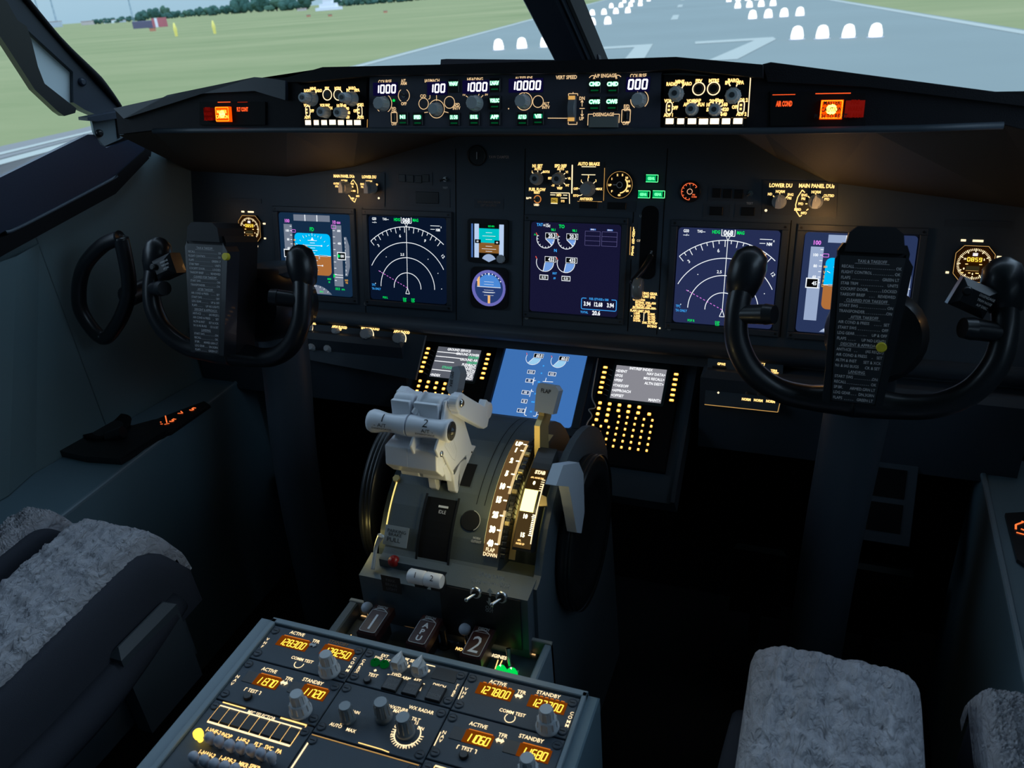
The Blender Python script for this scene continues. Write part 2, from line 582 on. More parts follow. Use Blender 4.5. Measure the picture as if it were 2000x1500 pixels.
def pfd(t, left):
    k, z = .085, .0036
    g = GRY if left else GRY2
    m = MB()
    R_ = lambda a, b, c, d, mm, zz=z: m.rect(a * k, b * k, c * k, d * k, zz, mm)
    R_(-.57, .80, .46, .95, g)
    for x in (-.24, .10): R_(x - .012, .80, x + .012, .95, WHT, z + .0002)
    R_(-.87, -.74, -.63, .71, g)
    R_(.52, -.74, .77, .73, g)
    m.text('100', -.76 * k, .79 * k, .0068, SMAG, z, bold=.03, sx=.9)
    m.text('10', .58 * k, .80 * k, .0068, SMAG, z, bold=.03, sx=.9)
    m.text('000', .70 * k, .79 * k, .0045, SMAG, z, bold=.03, sx=.9)
    # attitude
    cx, y0, y1, yh = -.06, -.50, .51, -.02
    up = [p for p in rr(cx * k, (y0 + y1) / 2 * k, 1.02 * k, 1.01 * k, .11 * k, 6)]
    sky = [p for p in up if p[1] > yh * k]
    gnd = [p for p in up if p[1] <= yh * k]
    m.poly([((cx + .51) * k, yh * k)] + sky + [((cx - .51) * k, yh * k)], z, SKYC)
    m.poly([((cx - .51) * k, yh * k)] + gnd + [((cx + .51) * k, yh * k)], z, GNDC)
    zz = z + .0003
    m.line(((cx - .51) * k, yh * k), ((cx + .51) * k, yh * k), .0012, zz, WHT)
    for j, w in ((1, .07), (2, .13), (3, .07), (4, .26), (5, .07), (6, .13), (-1, .07), (-2, .13), (-3, .07), (-4, .26), (-5, .07), (-6, .13)):
        y = yh + j * .06
        m.line(((cx - w) * k, y * k), ((cx + w) * k, y * k), .001, zz, WHT)
        if abs(j) == 4:
            for s_ in (-1, 1): m.crect((cx + s_ * w) * k, y * k, .003, .003, zz, WHT)
    for a in (-60, -45, -30, -20, -10, 0, 10, 20, 30, 45, 60):
        r0, r1 = .47, .47 + (.07 if a % 30 == 0 else .04)
        f = lambda r: ((cx + r * sin(radians(a))) * k, (yh + r * cos(radians(a))) * k)
        m.line(f(r0), f(r1), .0008, zz, WHT)
    m.poly([((cx) * k, .42 * k), ((cx - .05) * k, .34 * k), ((cx + .05) * k, .34 * k)], zz, WHT)
    m.crect(cx * k, yh * k, .004, .004, zz + .0002, WHT)
    m.crect(cx * k, yh * k, .0025, .0025, zz + .0003, BLK)
    for s_ in (-1, 1):
        a = (cx + s_ * .42) * k; b = (cx + s_ * .18) * k
        m.pline([(a, yh * k), (b, yh * k), (b, (yh - .08) * k)], .0026, zz + .0001, WHT)
        m.pline([(a, yh * k), (b, yh * k), (b, (yh - .08) * k)], .0012, zz + .0002, BLK)
    m.text('FD', cx * k, .61 * k, .0075, SGRN, z, bold=.03, sx=.8)
    # speed tape
    for j, s_ in enumerate(('', '100', '', '80', '', '60', '', '')):
        y = .66 - j * .107
        m.line((-.69 * k, y * k), (-.635 * k, y * k), .0012, zz, WHT)
        if s_: m.text(s_, -.72 * k, y * k, .0045, WHT, zz, align='r', bold=.04, sx=.9)
    m.pline([(-.66 * k, .55 * k), (-.62 * k, .58 * k), (-.53 * k, .58 * k), (-.53 * k, .52 * k), (-.62 * k, .52 * k)], .0009, zz, SMAG, True)
    R_(-.60, .31, -.53, .35, SAMB)
    for j, s_ in enumerate('VSPD'): m.text(s_, -.575 * k, (.22 - .085 * j) * k, .0048, SAMB, z, bold=.04, sx=.8)
    m.crect(-.78 * k, .0 * k, .24 * k, .20 * k, zz, WHT)
    m.crect(-.78 * k, .0 * k, .20 * k, .16 * k, zz + .0002, BLK)
    m.text('45', -.74 * k, 0, .0062, WHT, zz + .0004, bold=.03, sx=.85)
    # altitude tape
    for j in range(9):
        y = .60 - j * .15
        m.line((.53 * k, y * k), (.59 * k, y * k), .0012, zz, WHT)
        if j in (0, 2, 4): m.text(('600', '', '400', '', '200')[j], .70 * k, y * k, .0045, WHT, zz, bold=.04, sx=.8)
    m.pline([(.50 * k, .73 * k), (.50 * k, .65 * k), (.62 * k, .65 * k), (.62 * k, .73 * k)], .0009, zz, SMAG, True)
    m.crect(.75 * k, 0, .24 * k, .19 * k, zz, WHT)
    m.crect(.75 * k, 0, .20 * k, .15 * k, zz + .0002, BLK)
    m.crect(.67 * k, 0, .06 * k, .07 * k, zz + .0004, SGRN)
    m.text('00', .77 * k, 0, .0055, WHT, zz + .0004, bold=.03)
    for y in (-.46, -.52): m.line((.55 * k, y * k), (.77 * k, y * k), .0012, zz, WHT)
    m.poly([(.50 * k, -.44 * k), (.56 * k, -.49 * k), (.50 * k, -.54 * k)], zz, SGRN)
    m.poly([(.83 * k, .46 * k), (.90 * k, .46 * k), (.97 * k, .25 * k), (.97 * k, -.25 * k), (.90 * k, -.48 * k), (.83 * k, -.48 * k), (.85 * k, -.2 * k), (.85 * k, .2 * k)], z, g)
    for j, s_ in enumerate(('6', '2', '', '1', '', '', '1', '', '2', '6')):
        y = .42 - j * .095
        m.text(s_ or '-', .86 * k, y * k, .003, WHT, zz, bold=.05)
    m.line((.87 * k, -.01 * k), (.98 * k, -.01 * k), .0011, zz, WHT)
    m.text('1013', .60 * k, -.80 * k, .005, SGRN, z, bold=.03, sx=.8)
    m.text('HPA', .76 * k, -.81 * k, .0032, SGRN, z, bold=.03, sx=.9)
    m.text('NO', .86 * k, -.58 * k, .0038, SAMB, z, bold=.04, sx=.9)
    m.text('VSI', .86 * k, -.64 * k, .0034, SAMB, z, bold=.04, sx=.9)
    m.text('4000', .37 * k, -.575 * k, .0036, SGRN, z, bold=.04, sx=.9)
    m.text('M', .37 * k, -.65 * k, .0036, SGRN, z, bold=.04, sx=.9)
    # compass
    yb, rc = -.96, .66
    cy = -.74 - rc
    aa = math.degrees(math.acos((yb - cy) / rc))
    m.poly([((cx + rc * sin(radians(a))) * k, (cy + rc * cos(radians(a))) * k) for a in [aa - i * 2 * aa / 16 for i in range(17)]], z, g)
    for i in range(-4, 5):
        a = i * 11 + 4
        if abs(a) < aa - 2:
            f = lambda r: ((cx + r * sin(radians(a))) * k, (cy + r * cos(radians(a))) * k)
            m.line(f(rc - .01), f(rc - .05), .001, zz, WHT)
    m.line((cx * k, -.74 * k), (cx * k, yb * k), .0011, zz, WHT)
    m.pline([((cx - .05) * k, -.67 * k), ((cx + .05) * k, -.67 * k), (cx * k, -.74 * k)], .0008, zz, WHT, True)
    m.text('MAG', (cx + .2) * k, -.90 * k, .0035, SGRN, zz, sx=.8)
    build('symbology', m, t)

def gauge(m, cx, cy, r, a, txt, z, full=True, n=0, fill=FILLB, s=1.0, line=WHT, red=True):
    """round engine gauge: an arc that opens at the upper right, a filled wedge and a boxed read-out"""
    m.sector(cx, cy, r * .95, 0, a, z, fill, 12)
    m.arc(cx, cy, r, -200, 0, .0012 * s, z + .0002, line, 30)
    m.line((cx, cy), (cx + r * cos(radians(a)), cy + r * sin(radians(a))), .0012 * s, z + .0002, line)
    if red: m.line((cx - r * .96, cy + r * .36), (cx - r * 1.1, cy + r * .62), .0014 * s, z + .0002, SRED)
    for i in range(n):
        b = radians(-200 + 200 * i / n)
        m.line((cx + r * cos(b), cy + r * sin(b)), (cx + r * .82 * cos(b), cy + r * .82 * sin(b)), .001 * s, z + .0002, line)
    bx, by, bw, bh = cx + r * .62, cy + r * .36, r * 1.3, r * .62
    m.crect(bx, by, bw, bh, z + .0002, line)
    m.crect(bx, by, bw - .0016 * s, bh - .0016 * s, z + .0004, BLK if line is WHT else m_dark)
    m.text(txt, bx + r * .1, by, r * .42, line, z + .0006, bold=.03, sx=.8)
m_dark = glow('screen_dark_blue', (.03, .1, .3), .5)

def eicas(t):
    k, z = .085, .0036
    m = MB()
    m.text('TAT', -.80 * k, .93 * k, .005, SCYN, z, bold=.04, sx=.9)
    m.text('+15c', -.64 * k, .92 * k, .006, WHT, z, bold=.03, sx=.8)
    m.text('TO', -.30 * k, .91 * k, .006, SGRN, z, bold=.04, sx=.9)
    for i, x in enumerate((-.66, -.18)):
        gauge(m, x * k, (.63 + .0 * i) * k, .2 * k, -42, '20.3', z, n=9)
        m.text('98.1', (x + .17) * k, .83 * k, .0044, SGRN, z, bold=.03, sx=.85)
        m.text('Y', (x - .24) * k, .71 * k, .004, SGRN, z, bold=.03, rot=1.2)
        gauge(m, x * k, .12 * k, .2 * k, -102, '433', z)
        m.crect((x - .02 + .03 * i) * k, -.21 * k, .2 * k, .11 * k, z, WHT)
        m.crect((x - .02 + .03 * i) * k, -.21 * k, .175 * k, .08 * k, z + .0002, BLK)
        m.text('0.31', (x - .02 + .03 * i) * k, -.21 * k, .0045, WHT, z + .0004, bold=.03, sx=.85)
    m.text('N', -.43 * k, .39 * k, .005, SCYN, z, bold=.04); m.text('1', -.40 * k, .375 * k, .003, SCYN, z, bold=.04)
    m.text('EGT', -.43 * k, -.11 * k, .0036, SCYN, z, bold=.04, sx=.9)
    m.text('FF', -.43 * k, -.22 * k, .0036, SCYN, z, bold=.04, sx=.9)
    for x0, s_ in ((.23, 'ENG 1'), (.60, 'ENG 2')):
        m.pline([(x0 * k, .83 * k), ((x0 + .33) * k, .83 * k), ((x0 + .33) * k, .53 * k), (x0 * k, .53 * k)], .0005, z, LILAC, True)
        for y in (.73, .63): m.line((x0 * k, y * k), ((x0 + .33) * k, y * k), .0005, z, LILAC)
        m.crect((x0 + .17) * k, .87 * k, .13 * k, .035 * k, z, glow('screen_blue_chip', (.02, .2, .9), .5))
        m.text(s_, (x0 + .17) * k, .87 * k, .0022, WHT, z + .0003, bold=.03)
    b = rr(.59 * k, -.73 * k, .78 * k, .24 * k, .03 * k, 4)
    m.pline(b, .0014, z, SCYN, True)
    m.crect(.59 * k, -.615 * k, .56 * k, .03 * k, z + .0002, SC3)
    m.text('FUEL QTY-KGS x 1000', .59 * k, -.615 * k, .004, SCYN, z + .0004, bold=.03, sx=.66)
    for x, s_ in ((.33, '3.94'), (.58, '12.68'), (.85, '3.94')):
        m.text(s_, x * k, -.73 * k, .0075, WHT, z, bold=.04, sx=.72)
    m.text('TOTAL', .27 * k, -.92 * k, .004, SCYN, z, bold=.03, sx=.8)
    m.text('20.6', .54 * k, -.92 * k, .0078, WHT, z, bold=.04, sx=.8)
    build('symbology', m, t)

cxs = [-.5217, -.3077, .0378, .3108, .5201]
labs = [('leftmost flight display, blue and brown horizon half hidden by the left yoke', SC1), ('navigation display left of the centre column with a white compass arc on near black', SC2),
        ('upper centre engine display with two round gauges and a fuel quantity box', SC3), ('navigation display right of centre partly hidden by the left horn of the right yoke', SC4),
        ('rightmost flight display mostly hidden behind the right yoke checklist plate', SC5)]
DU = []
for cx, (lb, sc) in zip(cxs, labs):
    DU.append(display(cx, sc, lb))
pfd(DU[0], True); nd(DU[1], True); eicas(DU[2]); nd(DU[3], False); pfd(DU[4], False)

# ---------------------------------------------------------------- standby instruments (column between left ND and centre display)
c0 = at(MIP, 923, 436); c1 = at(MIP, 986, 505)
c = ((c0[0] + c1[0]) / 2, (c0[1] + c1[1]) / 2)
w, h = c1[0] - c0[0], c0[1] - c1[1]
t = thing('standby_flight_display', 'small square standby attitude display, turquoise over brown, with a grey knob', 'display', sub(MIP, *c))
mb = MB()
mb.prism(rr(0, 0, w + .016, h + .018, .006), 0, .006, BLACK)
build('bezel', mb, t)
m = MB(); z = .0065
m.crect(0, 0, w, h, z, BLK)
W_ = glow('screen_bluish_white', (.55, .72, 1.0), .85)
m.rect(-w * .5, -h * .5, -w * .44, h * .5, z + .0002, glow('screen_edge_blue', (.1, .25, .7), .5))
m.rect(-w * .40, -h * .5, -w * .26, h * .5, z + .0002, W_)
m.rect(w * .36, -h * .5, w * .5, h * .5, z + .0002, W_)
m.rect(-w * .26, -.05 * h, w * .36, h * .37, z + .0002, glow('screen_turquoise', (.0, .62, .66), .85))
m.rect(-w * .26, -.35 * h, w * .36, -.05 * h, z + .0002, glow('screen_brown', (.3, .13, .03), .8))
for y, ww in ((.25, .1), (.15, .2), (.05, .1), (-.15, .1), (-.23, .22), (-.3, .1)):
    m.line((.05 * w - ww * w, y * h), (.05 * w + ww * w, y * h), .0007, z + .0004, WHT)
m.sector(.05 * w, -.62 * h, .24 * h, 25, 155, z + .0004, glow('screen_pale', (.45, .6, .9), .7))
m.text('1013 HPA', .12 * w, .44 * h, .0032, SGRN, z + .0004, bold=.03, sx=.7)
m.rect(-w * .38, -.07 * h, -w * .2, .04 * h, z + .0005, BLK); m.text('60', -w * .3, -.015 * h, .003, WHT, z + .0007, bold=.03)
m.rect(w * .22, -.09 * h, w * .38, .03 * h, z + .0005, BLK); m.text('00', w * .3, -.03 * h, .003, WHT, z + .0007, bold=.03)
build('screen', m, t)
q = at(MIP, 981, 505); knob(t, q[0] - c[0], q[1] - c[1], .0085, .012, KNOB, cap=False)

q = at(MIP, 957, 562)
t = thing('standby_attitude_indicator', 'round standby horizon dial with a violet rim and orange bars', 'gauge', sub(MIP, *q))
r = .034
mb = MB(); mb.prism(rr(0, 0, .078, .08, .012), 0, .005, BLACK); build('bezel', mb, t)
m = MB(); z = .0055
m.lathe([(r, .005), (r * 1.03, .0075), (r, .0085), (r * .86, .006)], glow('violet_rim', (.24, .24, .78), .6), None, 32, cap=False)
m.disc(0, 0, r * .87, z, glow('dial_blue', (.035, .08, .3), .55), 32)
m.poly([(r * .72 * cos(radians(a)), .002 + r * .72 * sin(radians(a))) for a in range(0, 181, 12)], z + .0003, glow('dial_sky', (.1, .35, .95), .7))
m.line((-r * .72, .002), (r * .72, .002), .001, z + .0005, WHT)
for y in (.012, .007, -.004, -.009, -.014): m.line((-.01, y), (.01, y), .0005, z + .0005, WHT)
for a in range(30, 151, 15): m.disc(r * .82 * cos(radians(a)), r * .82 * sin(radians(a)), .0012, z + .0006, WHT, 8)
m.poly([(0, r * .7), (-.002, r * .85), (.002, r * .85)], z + .0006, WHT)
OB = glow('orange_bar', (1.0, .55, .2), .9)
m.rect(-.024, .003, -.019, .022, z + .0007, OB); m.rect(-.002, -.033, .003, -.014, z + .0007, OB)
m.line((-.013, -.008), (.013, -.008), .0008, z + .0006, WHT)
build('dial', m, t)

# ---------------------------------------------------------------- clocks
def clock(px, py, label, digits, s=1.0):
    q = at(MIP, px, py)
    t = thing('clock', label, 'clock', sub(MIP, *q) @ Matrix.Scale(.78, 4))
    r = .031
    oc = [(-.036, -.021), (-.022, -.037), (.022, -.037), (.036, -.021), (.036, .021), (.022, .037), (-.022, .037), (-.036, .021)]
    mb = MB(); mb.prism(oc, 0, .0075, BLACK); build('case', mb, t)
    m = MB(); z = .0082
    m.pline([(x * .97, y * .97) for x, y in oc], .0011, z, AMBD, True)
    m.poly([(x * .9, y * .9) for x, y in oc], z - .0003, glow('clock_face', (.5, .16, .02), .035))
    for i in range(60):
        if 33 > i > 27 and False: continue
        a = radians(6 * i)
        l = .86 if i % 5 else .78
        m.line((r * sin(a), r * cos(a)), (r * l * sin(a), r * l * cos(a)), .0011 if i % 5 else .0018, z, AMBP)
    m.seg7(digits, .0, .009, .0068, .0042, .0028, LCD, z + .0002, th=.0012)
    m.rect(-.013, .003, .014, .0145, z - .0001, glow('clock_window', (.8, .25, .01), .12))
    m.rect(-.013, -.013, .011, -.004, z - .0001, glow('clock_window_dim', (.35, .28, .12), .08))
    m.line((-.013, -.0135), (.010, -.0135), .0009, z, AMBD)
    m.crect(0, .019, .009, .006, z, glow('clock_date', (.75, .7, .8), 1.1))
    for x, y, w_ in ((-.019, -.018, .005), (-.006, -.018, .004), (.008, -.018, .006), (-.013, -.0005, .005), (.012, -.0005, .005)):
        m.crect(x, y, w_, .0016, z + .0002, AMB)
    for a in (60, 120, 240, 300, 180, 0):
        m.text({60: '2', 120: '4', 240: '8', 300: '10', 180: '6', 0: '12'}[a], r * .63 * sin(radians(a)), r * .63 * cos(radians(a)), .0036, AMBP, z + .0001, bold=.04)
    build('dial', m, t)
    m = MB()
    for x, y, w_ in ((-.024, .0455, .009), (.002, .0455, .019), (.0435, .0155, .008), (-.0445, -.020, .006), (.043, -.024, .006), (-.018, -.0445, .010), (.016, -.0465, .005)):
        m.box(x - w_ / 2, y - .0021, 0, x + w_ / 2, y + .0021, .0012, AMBP, .0002)
    build('button_lettering', m, t)
clock(491, 447, 'left amber lit clock above the left yoke plate', '0859')
clock(1901, 515, 'right amber lit clock at the far right of the main panel', '0859')

# ---------------------------------------------------------------- panel modules on the main panel
def sel_panel(name, label, pts, n=.0015):
    q = [at(MIP, *p) for p in pts]
    cx = sum(p[0] for p in q) / len(q); cy = sum(p[1] for p in q) / len(q)
    fr = sub(MIP, cx, cy)
    t = thing(name, label, 'control panel', fr)
    mb = MB(); mb.prism([(p[0] - cx, p[1] - cy) for p in q], 0, n, PANEL2); build('face_plate', mb, t)
    return t, fr

def A(fr, n=.0015):
    return lambda px, py: at(fr, px, py, n)

# display selectors, left and right
t, fr = sel_panel('display_selector_panel', 'left display selector panel with two grey knobs under the glareshield', [(638, 400), (752, 404), (752, 338), (638, 334)])
L = A(fr); m = MB(); z = .002
for s_, px, py, h_ in (('MAIN PANEL DUs', 672, 344, .0054), ('LOWER DU', 721, 345.5, .0054), ('NORM', 672.5, 353, .0042), ('OUTBD', 657.5, 358.5, .0036), ('PFD', 658, 364, .0036), ('ENG', 688, 359, .0034), ('PRI', 688, 364.5, .0034), ('PFD', 692, 373, .0034), ('MFD', 699, 383, .0034), ('INBD', 688.5, 387.5, .0034), ('NORM', 721, 354.5, .0042), ('ENG', 707.5, 359.5, .0036), ('PRI', 707.5, 365, .0036), ('ND', 735.5, 360.5, .0036)):
    p = L(px, py); m.text(s_, p[0], p[1], h_, AMB, z, bold=.05, sx=.8)
def seglist(m, L, lst, w, mat_, z=.002):
    for (a, b, c_, d) in lst:
        m.line(L(a, b), L(c_, d), w, z, mat_)
seglist(m, L, [(673, 357, 673, 361), (681, 364, 678, 367), (683, 373, 688, 373), (681, 381, 685, 386), (721, 358, 721, 362), (731, 363, 728, 367), (712, 361, 714, 364), (690, 351, 686, 356), (690, 351, 697, 361), (697, 361, 699, 370), (699, 370, 699, 378), (696, 387, 693, 395), (693, 395, 687, 390)], .0016, AMB)
build('lettering', m, t)
m = MB(); p = L(740, 387); m.disc(p[0], p[1], .0022, .002, AMBP); build('indicator_dot', m, t)
for px, py in ((678, 366), (727, 367)):
    p = L(px, py); knob(t, p[0], p[1], .0105, .020, KNOB, 0, flat=True)

t, fr = sel_panel('display_selector_panel', 'right display selector panel with two pale knobs under the glareshield', [(1488, 418), (1634, 424), (1636, 356), (1490, 352)])
L = A(fr); m = MB()
for s_, px, py, h_ in (('LOWER DU', 1525, 362, .0060), ('MAIN PANEL DUs', 1595, 363, .0060), ('NORM', 1524, 374, .0042), ('ND', 1504, 379, .004), ('ENG', 1544, 380, .004), ('PRI', 1542, 387, .004), ('NORM', 1594, 375, .0042), ('ENG', 1571, 381, .004), ('PRI', 1569, 388, .004), ('PFD', 1564, 398, .004), ('INBD', 1558, 409, .004), ('MFD', 1570, 416, .004), ('OUTBD', 1619, 382, .004), ('PFD', 1615, 389, .004)):
    p = L(px, py); m.text(s_, p[0], p[1], h_, AMB, z, bold=.04, sx=.82)
seglist(m, L, [(1523, 377, 1523, 382), (1510, 382, 1514, 387), (1538, 383, 1534, 388), (1593, 378, 1593, 384), (1578, 383, 1583, 388), (1573, 398, 1577, 398), (1575, 411, 1579, 408), (1608, 384, 1604, 389), (1567, 371, 1558, 385), (1558, 385, 1554, 400), (1554, 400, 1555, 412), (1555, 412, 1562, 423), (1562, 423, 1566, 420), (1567, 371, 1572, 376)], .0016, AMB)
build('lettering', m, t)
m = MB(); p = L(1496, 411); m.disc(p[0], p[1], .0022, .002, AMBP); build('indicator_dot', m, t)
for px, py in ((1522, 394), (1593, 394)):
    p = L(px, py); knob(t, p[0], p[1], .0105, .020, KNOB, 0, flat=True)

# centre upper group
t, fr = sel_panel('engine_reference_panel', 'amber lit panel with two knobs and a fuel flow toggle above the engine display', [(1030, 402), (1118, 405), (1120, 318), (1032, 316)])
L = A(fr); m = MB()
for s_, px, py, h_ in (('N1 SET', 1050, 324, .0054), ('AUTO', 1050.5, 330, .004), ('1', 1039.5, 335.5, .004), ('BOTH', 1067, 335.5, .004), ('SPD REF', 1095, 324, .0054), ('AUTO', 1095, 330, .004), ('V1', 1107, 336, .0038), ('VR', 1112, 348.5, .0038), ('SET', 1074, 348, .0038), ('WT', 1108, 362, .0038), ('VREF', 1093, 367.5, .004), ('-10', 1080, 362, .0038), ('FUEL FLOW', 1049.5, 370, .0052), ('RESET', 1049, 376, .0038), ('RATE', 1033, 387, .0036), ('USED', 1048, 400, .0036), ('MFD', 1092, 381, .004)):
    p = L(px, py); m.text(s_, p[0], p[1], h_, AMB if h_ > .0037 else AMBP, z, bold=.045, sx=.82)
seglist(m, L, [(1050.5, 333, 1050.5, 337), (1060, 336, 1056, 340), (1040, 337, 1042, 339), (1094, 333, 1094, 337), (1104, 338, 1100, 342), (1107, 348.5, 1104, 348.5), (1104, 360, 1101, 357), (1093, 360.5, 1093, 364), (1075, 376.5, 1112, 377), (1112, 377, 1112.5, 398), (1075, 380.5, 1085, 380.7), (1100, 381, 1108, 381.3), (1095, 386.6, 1108, 387), (1076, 397, 1089, 397.5)], .0013, AMBP)
build('lettering', m, t)
m = MB(); a, b = L(1118, 322), L(1117, 378)
m.line(a, b, .0022, .0021, AMBP); build('light_slit', m, t)
for px, py, s_, mm in ((1083, 391.5, 'ENG', glow('lit_yellow_button', (1, .65, .08), .5)), (1100, 392.5, 'SYS', AMBD)):
    p = L(px, py)
    o = build('push_button', MB().box(p[0] - .006, p[1] - .0045, .0015, p[0] + .006, p[1] + .0045, .004, mm if s_ == 'ENG' else BLACK, .0005), t)
    build('legend', MB().text(s_, p[0], p[1], .004, INK if s_ == 'ENG' else AMB, .0042, sx=.8, bold=.03), o)
for px, py in ((1049.5, 349), (1092, 349)):
    p = L(px, py); knob(t, p[0], p[1], .0105, .018, KNOB, 0)
p = L(1050, 389)
m = MB(); m.arc(p[0], p[1], .0065, 0, 360, .0018, .0022, glow('toggle_glow', (1, .35, .08), .6), 20); build('toggle_ring', m, t)
toggle(t, p[0], p[1], .9, (-.9, -.1), KNOBD)

t, fr = sel_panel('auto_brake_panel', 'amber lit auto brake selector with one large grey knob', [(1121, 404), (1179, 407), (1181, 316), (1123, 314)])
L = A(fr); m = MB()
for s_, px, py, h_ in (('AUTO BRAKE', 1150, 320, .0054), ('OFF', 1124.8, 368.5, .004), ('RTO', 1125, 382, .004), ('MAX', 1171, 369, .004), ('1', 1135.5, 353, .004), ('2', 1149.5, 345, .004), ('3', 1164, 353, .004), ('ANTISKID', 1145, 388.5, .0045)):
    p = L(px, py); m.text(s_, p[0], p[1], h_, AMB, z, bold=.04, sx=.85)
seglist(m, L, [(1136, 325.5, 1164, 325.8), (1136, 341.2, 1163, 341.5), (1148.5, 348, 1148.5, 354), (1136, 355, 1139.5, 358.5), (1162, 355, 1158, 359.5), (1130, 368.5, 1135, 368.5), (1161, 369, 1166, 369), (1130, 382, 1135, 381.5), (1135, 381.5, 1138, 379)], .0012, AMBP)
build('lettering', m, t)
m = MB(); m.line(L(1128, 393.2), L(1176, 394), .001, .0021, AMBD); m.line(L(1181, 328), L(1179, 392), .001, .0021, AMBD); build('light_slit', m, t)
p = L(1149, 369); knob(t, p[0], p[1], .0122, .020, KNOB, 1.4, flat=False, cap=False)

q = at(MIP, 1211.5, 361)
t = thing('flap_position_gauge', 'round flap position gauge with an amber number ring beside the green gear lights', 'gauge', sub(MIP, *q) @ Matrix.Scale(.9, 4))
mb = MB(); mb.lathe([(.027, 0), (.027, .005), (.0245, .006), (.024, .003)], BLACK, None, 32); build('case', mb, t)
m = MB(); z3 = .0064
m.arc(0, 0, .0255, 0, 360, .0008, z3, AMBD, 40)
for s_, a in (('UP', 268), ('1', 305), ('2', 345), ('5', 15), ('10', 45), ('15', 68), ('25', 95), ('30', 125), ('40', 180), ('F', 230)):
    m.text(s_, .0195 * sin(radians(a)), .0195 * cos(radians(a)), .0038, AMB, z3, bold=.05)
for a in range(50, 175, 8):
    m.crect(.0155 * sin(radians(a)), .0155 * cos(radians(a)), .0022, .0022, z3, AMB)
m.arc(0, 0, .0055, 0, 360, .0012, z3, WHITET, 20)
m.line((-.006, 0), (-.013, 0), .0022, z3, GREYT)
build('dial', m, t)

for (px, py, lb) in ((1274, 348.5, 'green landing gear light, the upper one of three'), (1258.5, 379.5, 'green landing gear light, lower left of the three'), (1287, 379.5, 'green landing gear light, lower right of the three')):
    q = at(MIP, px, py)
    t = thing('gear_indicator_light', lb, 'indicator light', sub(MIP, *q), None)
    build('housing', MB().box(-.012, -.0075, 0, .012, .0075, .0025, BLACK, .0005), t)
    m = MB()
    m.box(-.0105, -.0055, .0025, .007, .0055, .0032, glow('green_lens', (.0, .7, .2), .55), .0004)
    m.text('GEAR', -.001, 0, .0045, GRN, .0035, bold=.07, sx=.75)
    m.pline([(-.0105, .006), (.0105, .006), (.0105, -.006), (-.0105, -.006)], .0011, .0034, GRN)
    build('lens', m, t)

q = at(MIP, 1348, 374)
t = thing('brake_pressure_gauge', 'small round gauge with an orange red scale right of the gear lights', 'gauge', sub(MIP, *q) @ Matrix.Scale(.88, 4))
build('case', MB().lathe([(.021, 0), (.021, .004), (.019, .005), (.0185, .003)], BLACK, None, 28), t)
m = MB()
m.arc(0, 0, .016, 35, 270, .0011, .0055, ORG, 30)
for i in range(9):
    a = radians(35 + 235 * i / 8)
    m.line((.016 * cos(a), .016 * sin(a)), (.0125 * cos(a), .0125 * sin(a)), .0014, .0056, ORG)
m.arc(0, 0, .005, 0, 360, .0012, .0056, glow('pale_orange', (1, .5, .3), .9), 18)
m.line((0, .005), (.001, .014), .0013, .0056, GREYT)
m.text('PSI', .008, -.006, .003, ORG, .0056, bold=.03); m.text('X1000', .009, -.010, .0026, ORG, .0056, bold=.03)
build('dial', m, t)

# gear lever
p0, p1 = at(MIP, 1274, 405), at(MIP, 1262, 575)
q = (sum((p0[0], p1[0])) / 2, (p0[1] + p1[1]) / 2)
fr = sub(MIP, *q)
t = thing('landing_gear_lever', 'black landing gear lever with a translucent wheel knob in a tall dark slot', 'lever', fr)
L = A(fr, 0)
mb = MB(); a, b = L(1272, 402), L(1262, 545)
mb.prism(rr((a[0] + b[0]) / 2, (a[1] + b[1]) / 2, .030, a[1] - b[1], .013), -.001, .0012, MATTE); build('slot', mb, t)
m = MB()
a, b = L(1272, 500), L(1258, 545)
m.tube([(a[0], a[1], .002), ((a[0] + b[0]) / 2 - .002, (a[1] + b[1]) / 2, .03), (b[0] - .012, b[1] - .002, .05)], [.006, .0055, .005], BLACK); build('arm', m, t)
m = MB(); e = at(fr, 1246, 564, .055)
m.lathe([(.008, -.0085), (.0175, -.0075), (.0195, -.003), (.0195, .003), (.0175, .0075), (.008, .0085)], mat('clear_wheel', (.28, .27, .25), .25, coat=.5), Matrix.Translation((e[0], e[1], .055)) @ Matrix.Rotation(radians(90), 4, 'Y'), 24)
build('wheel_knob', m, t)
m = MB()
p = L(1275, 478); m.text('DOWN', p[0] - .002, p[1] - .02, .004, GREYT, .0016, rot=1.5)
p = L(1253, 422); m.text('UP', p[0], p[1], .004, GREYT, .0006)
p = L(1249, 470); m.text('OFF', p[0], p[1], .004, glow('cream_text', (1, .8, .5), .5), .0006)
build('lettering', m, t)

a, b = at(MIP, 1233, 442), at(MIP, 1240, 500)
fr = sub(MIP, (a[0] + b[0]) / 2, (a[1] + b[1]) / 2)
t = thing('landing_gear_placard', 'narrow upright amber lit strip with lettering left of the gear lever', 'placard', fr)
L = A(fr, .001); m = MB()
build('plate', MB().box(-.010, -.032, 0, .006, .032, .001, PANEL2), t)
m = MB(); m.line(L(1232, 443), L(1230, 498), .0014, .0013, AMBD)
for i, ch in enumerate('LANDING GEAR'):
    p = L(1238.3 - .28 * i, 446 + 4.6 * i); m.text(ch, p[0], p[1], .0042, AMB, .0013, bold=.05)
build('lettering', m, t)

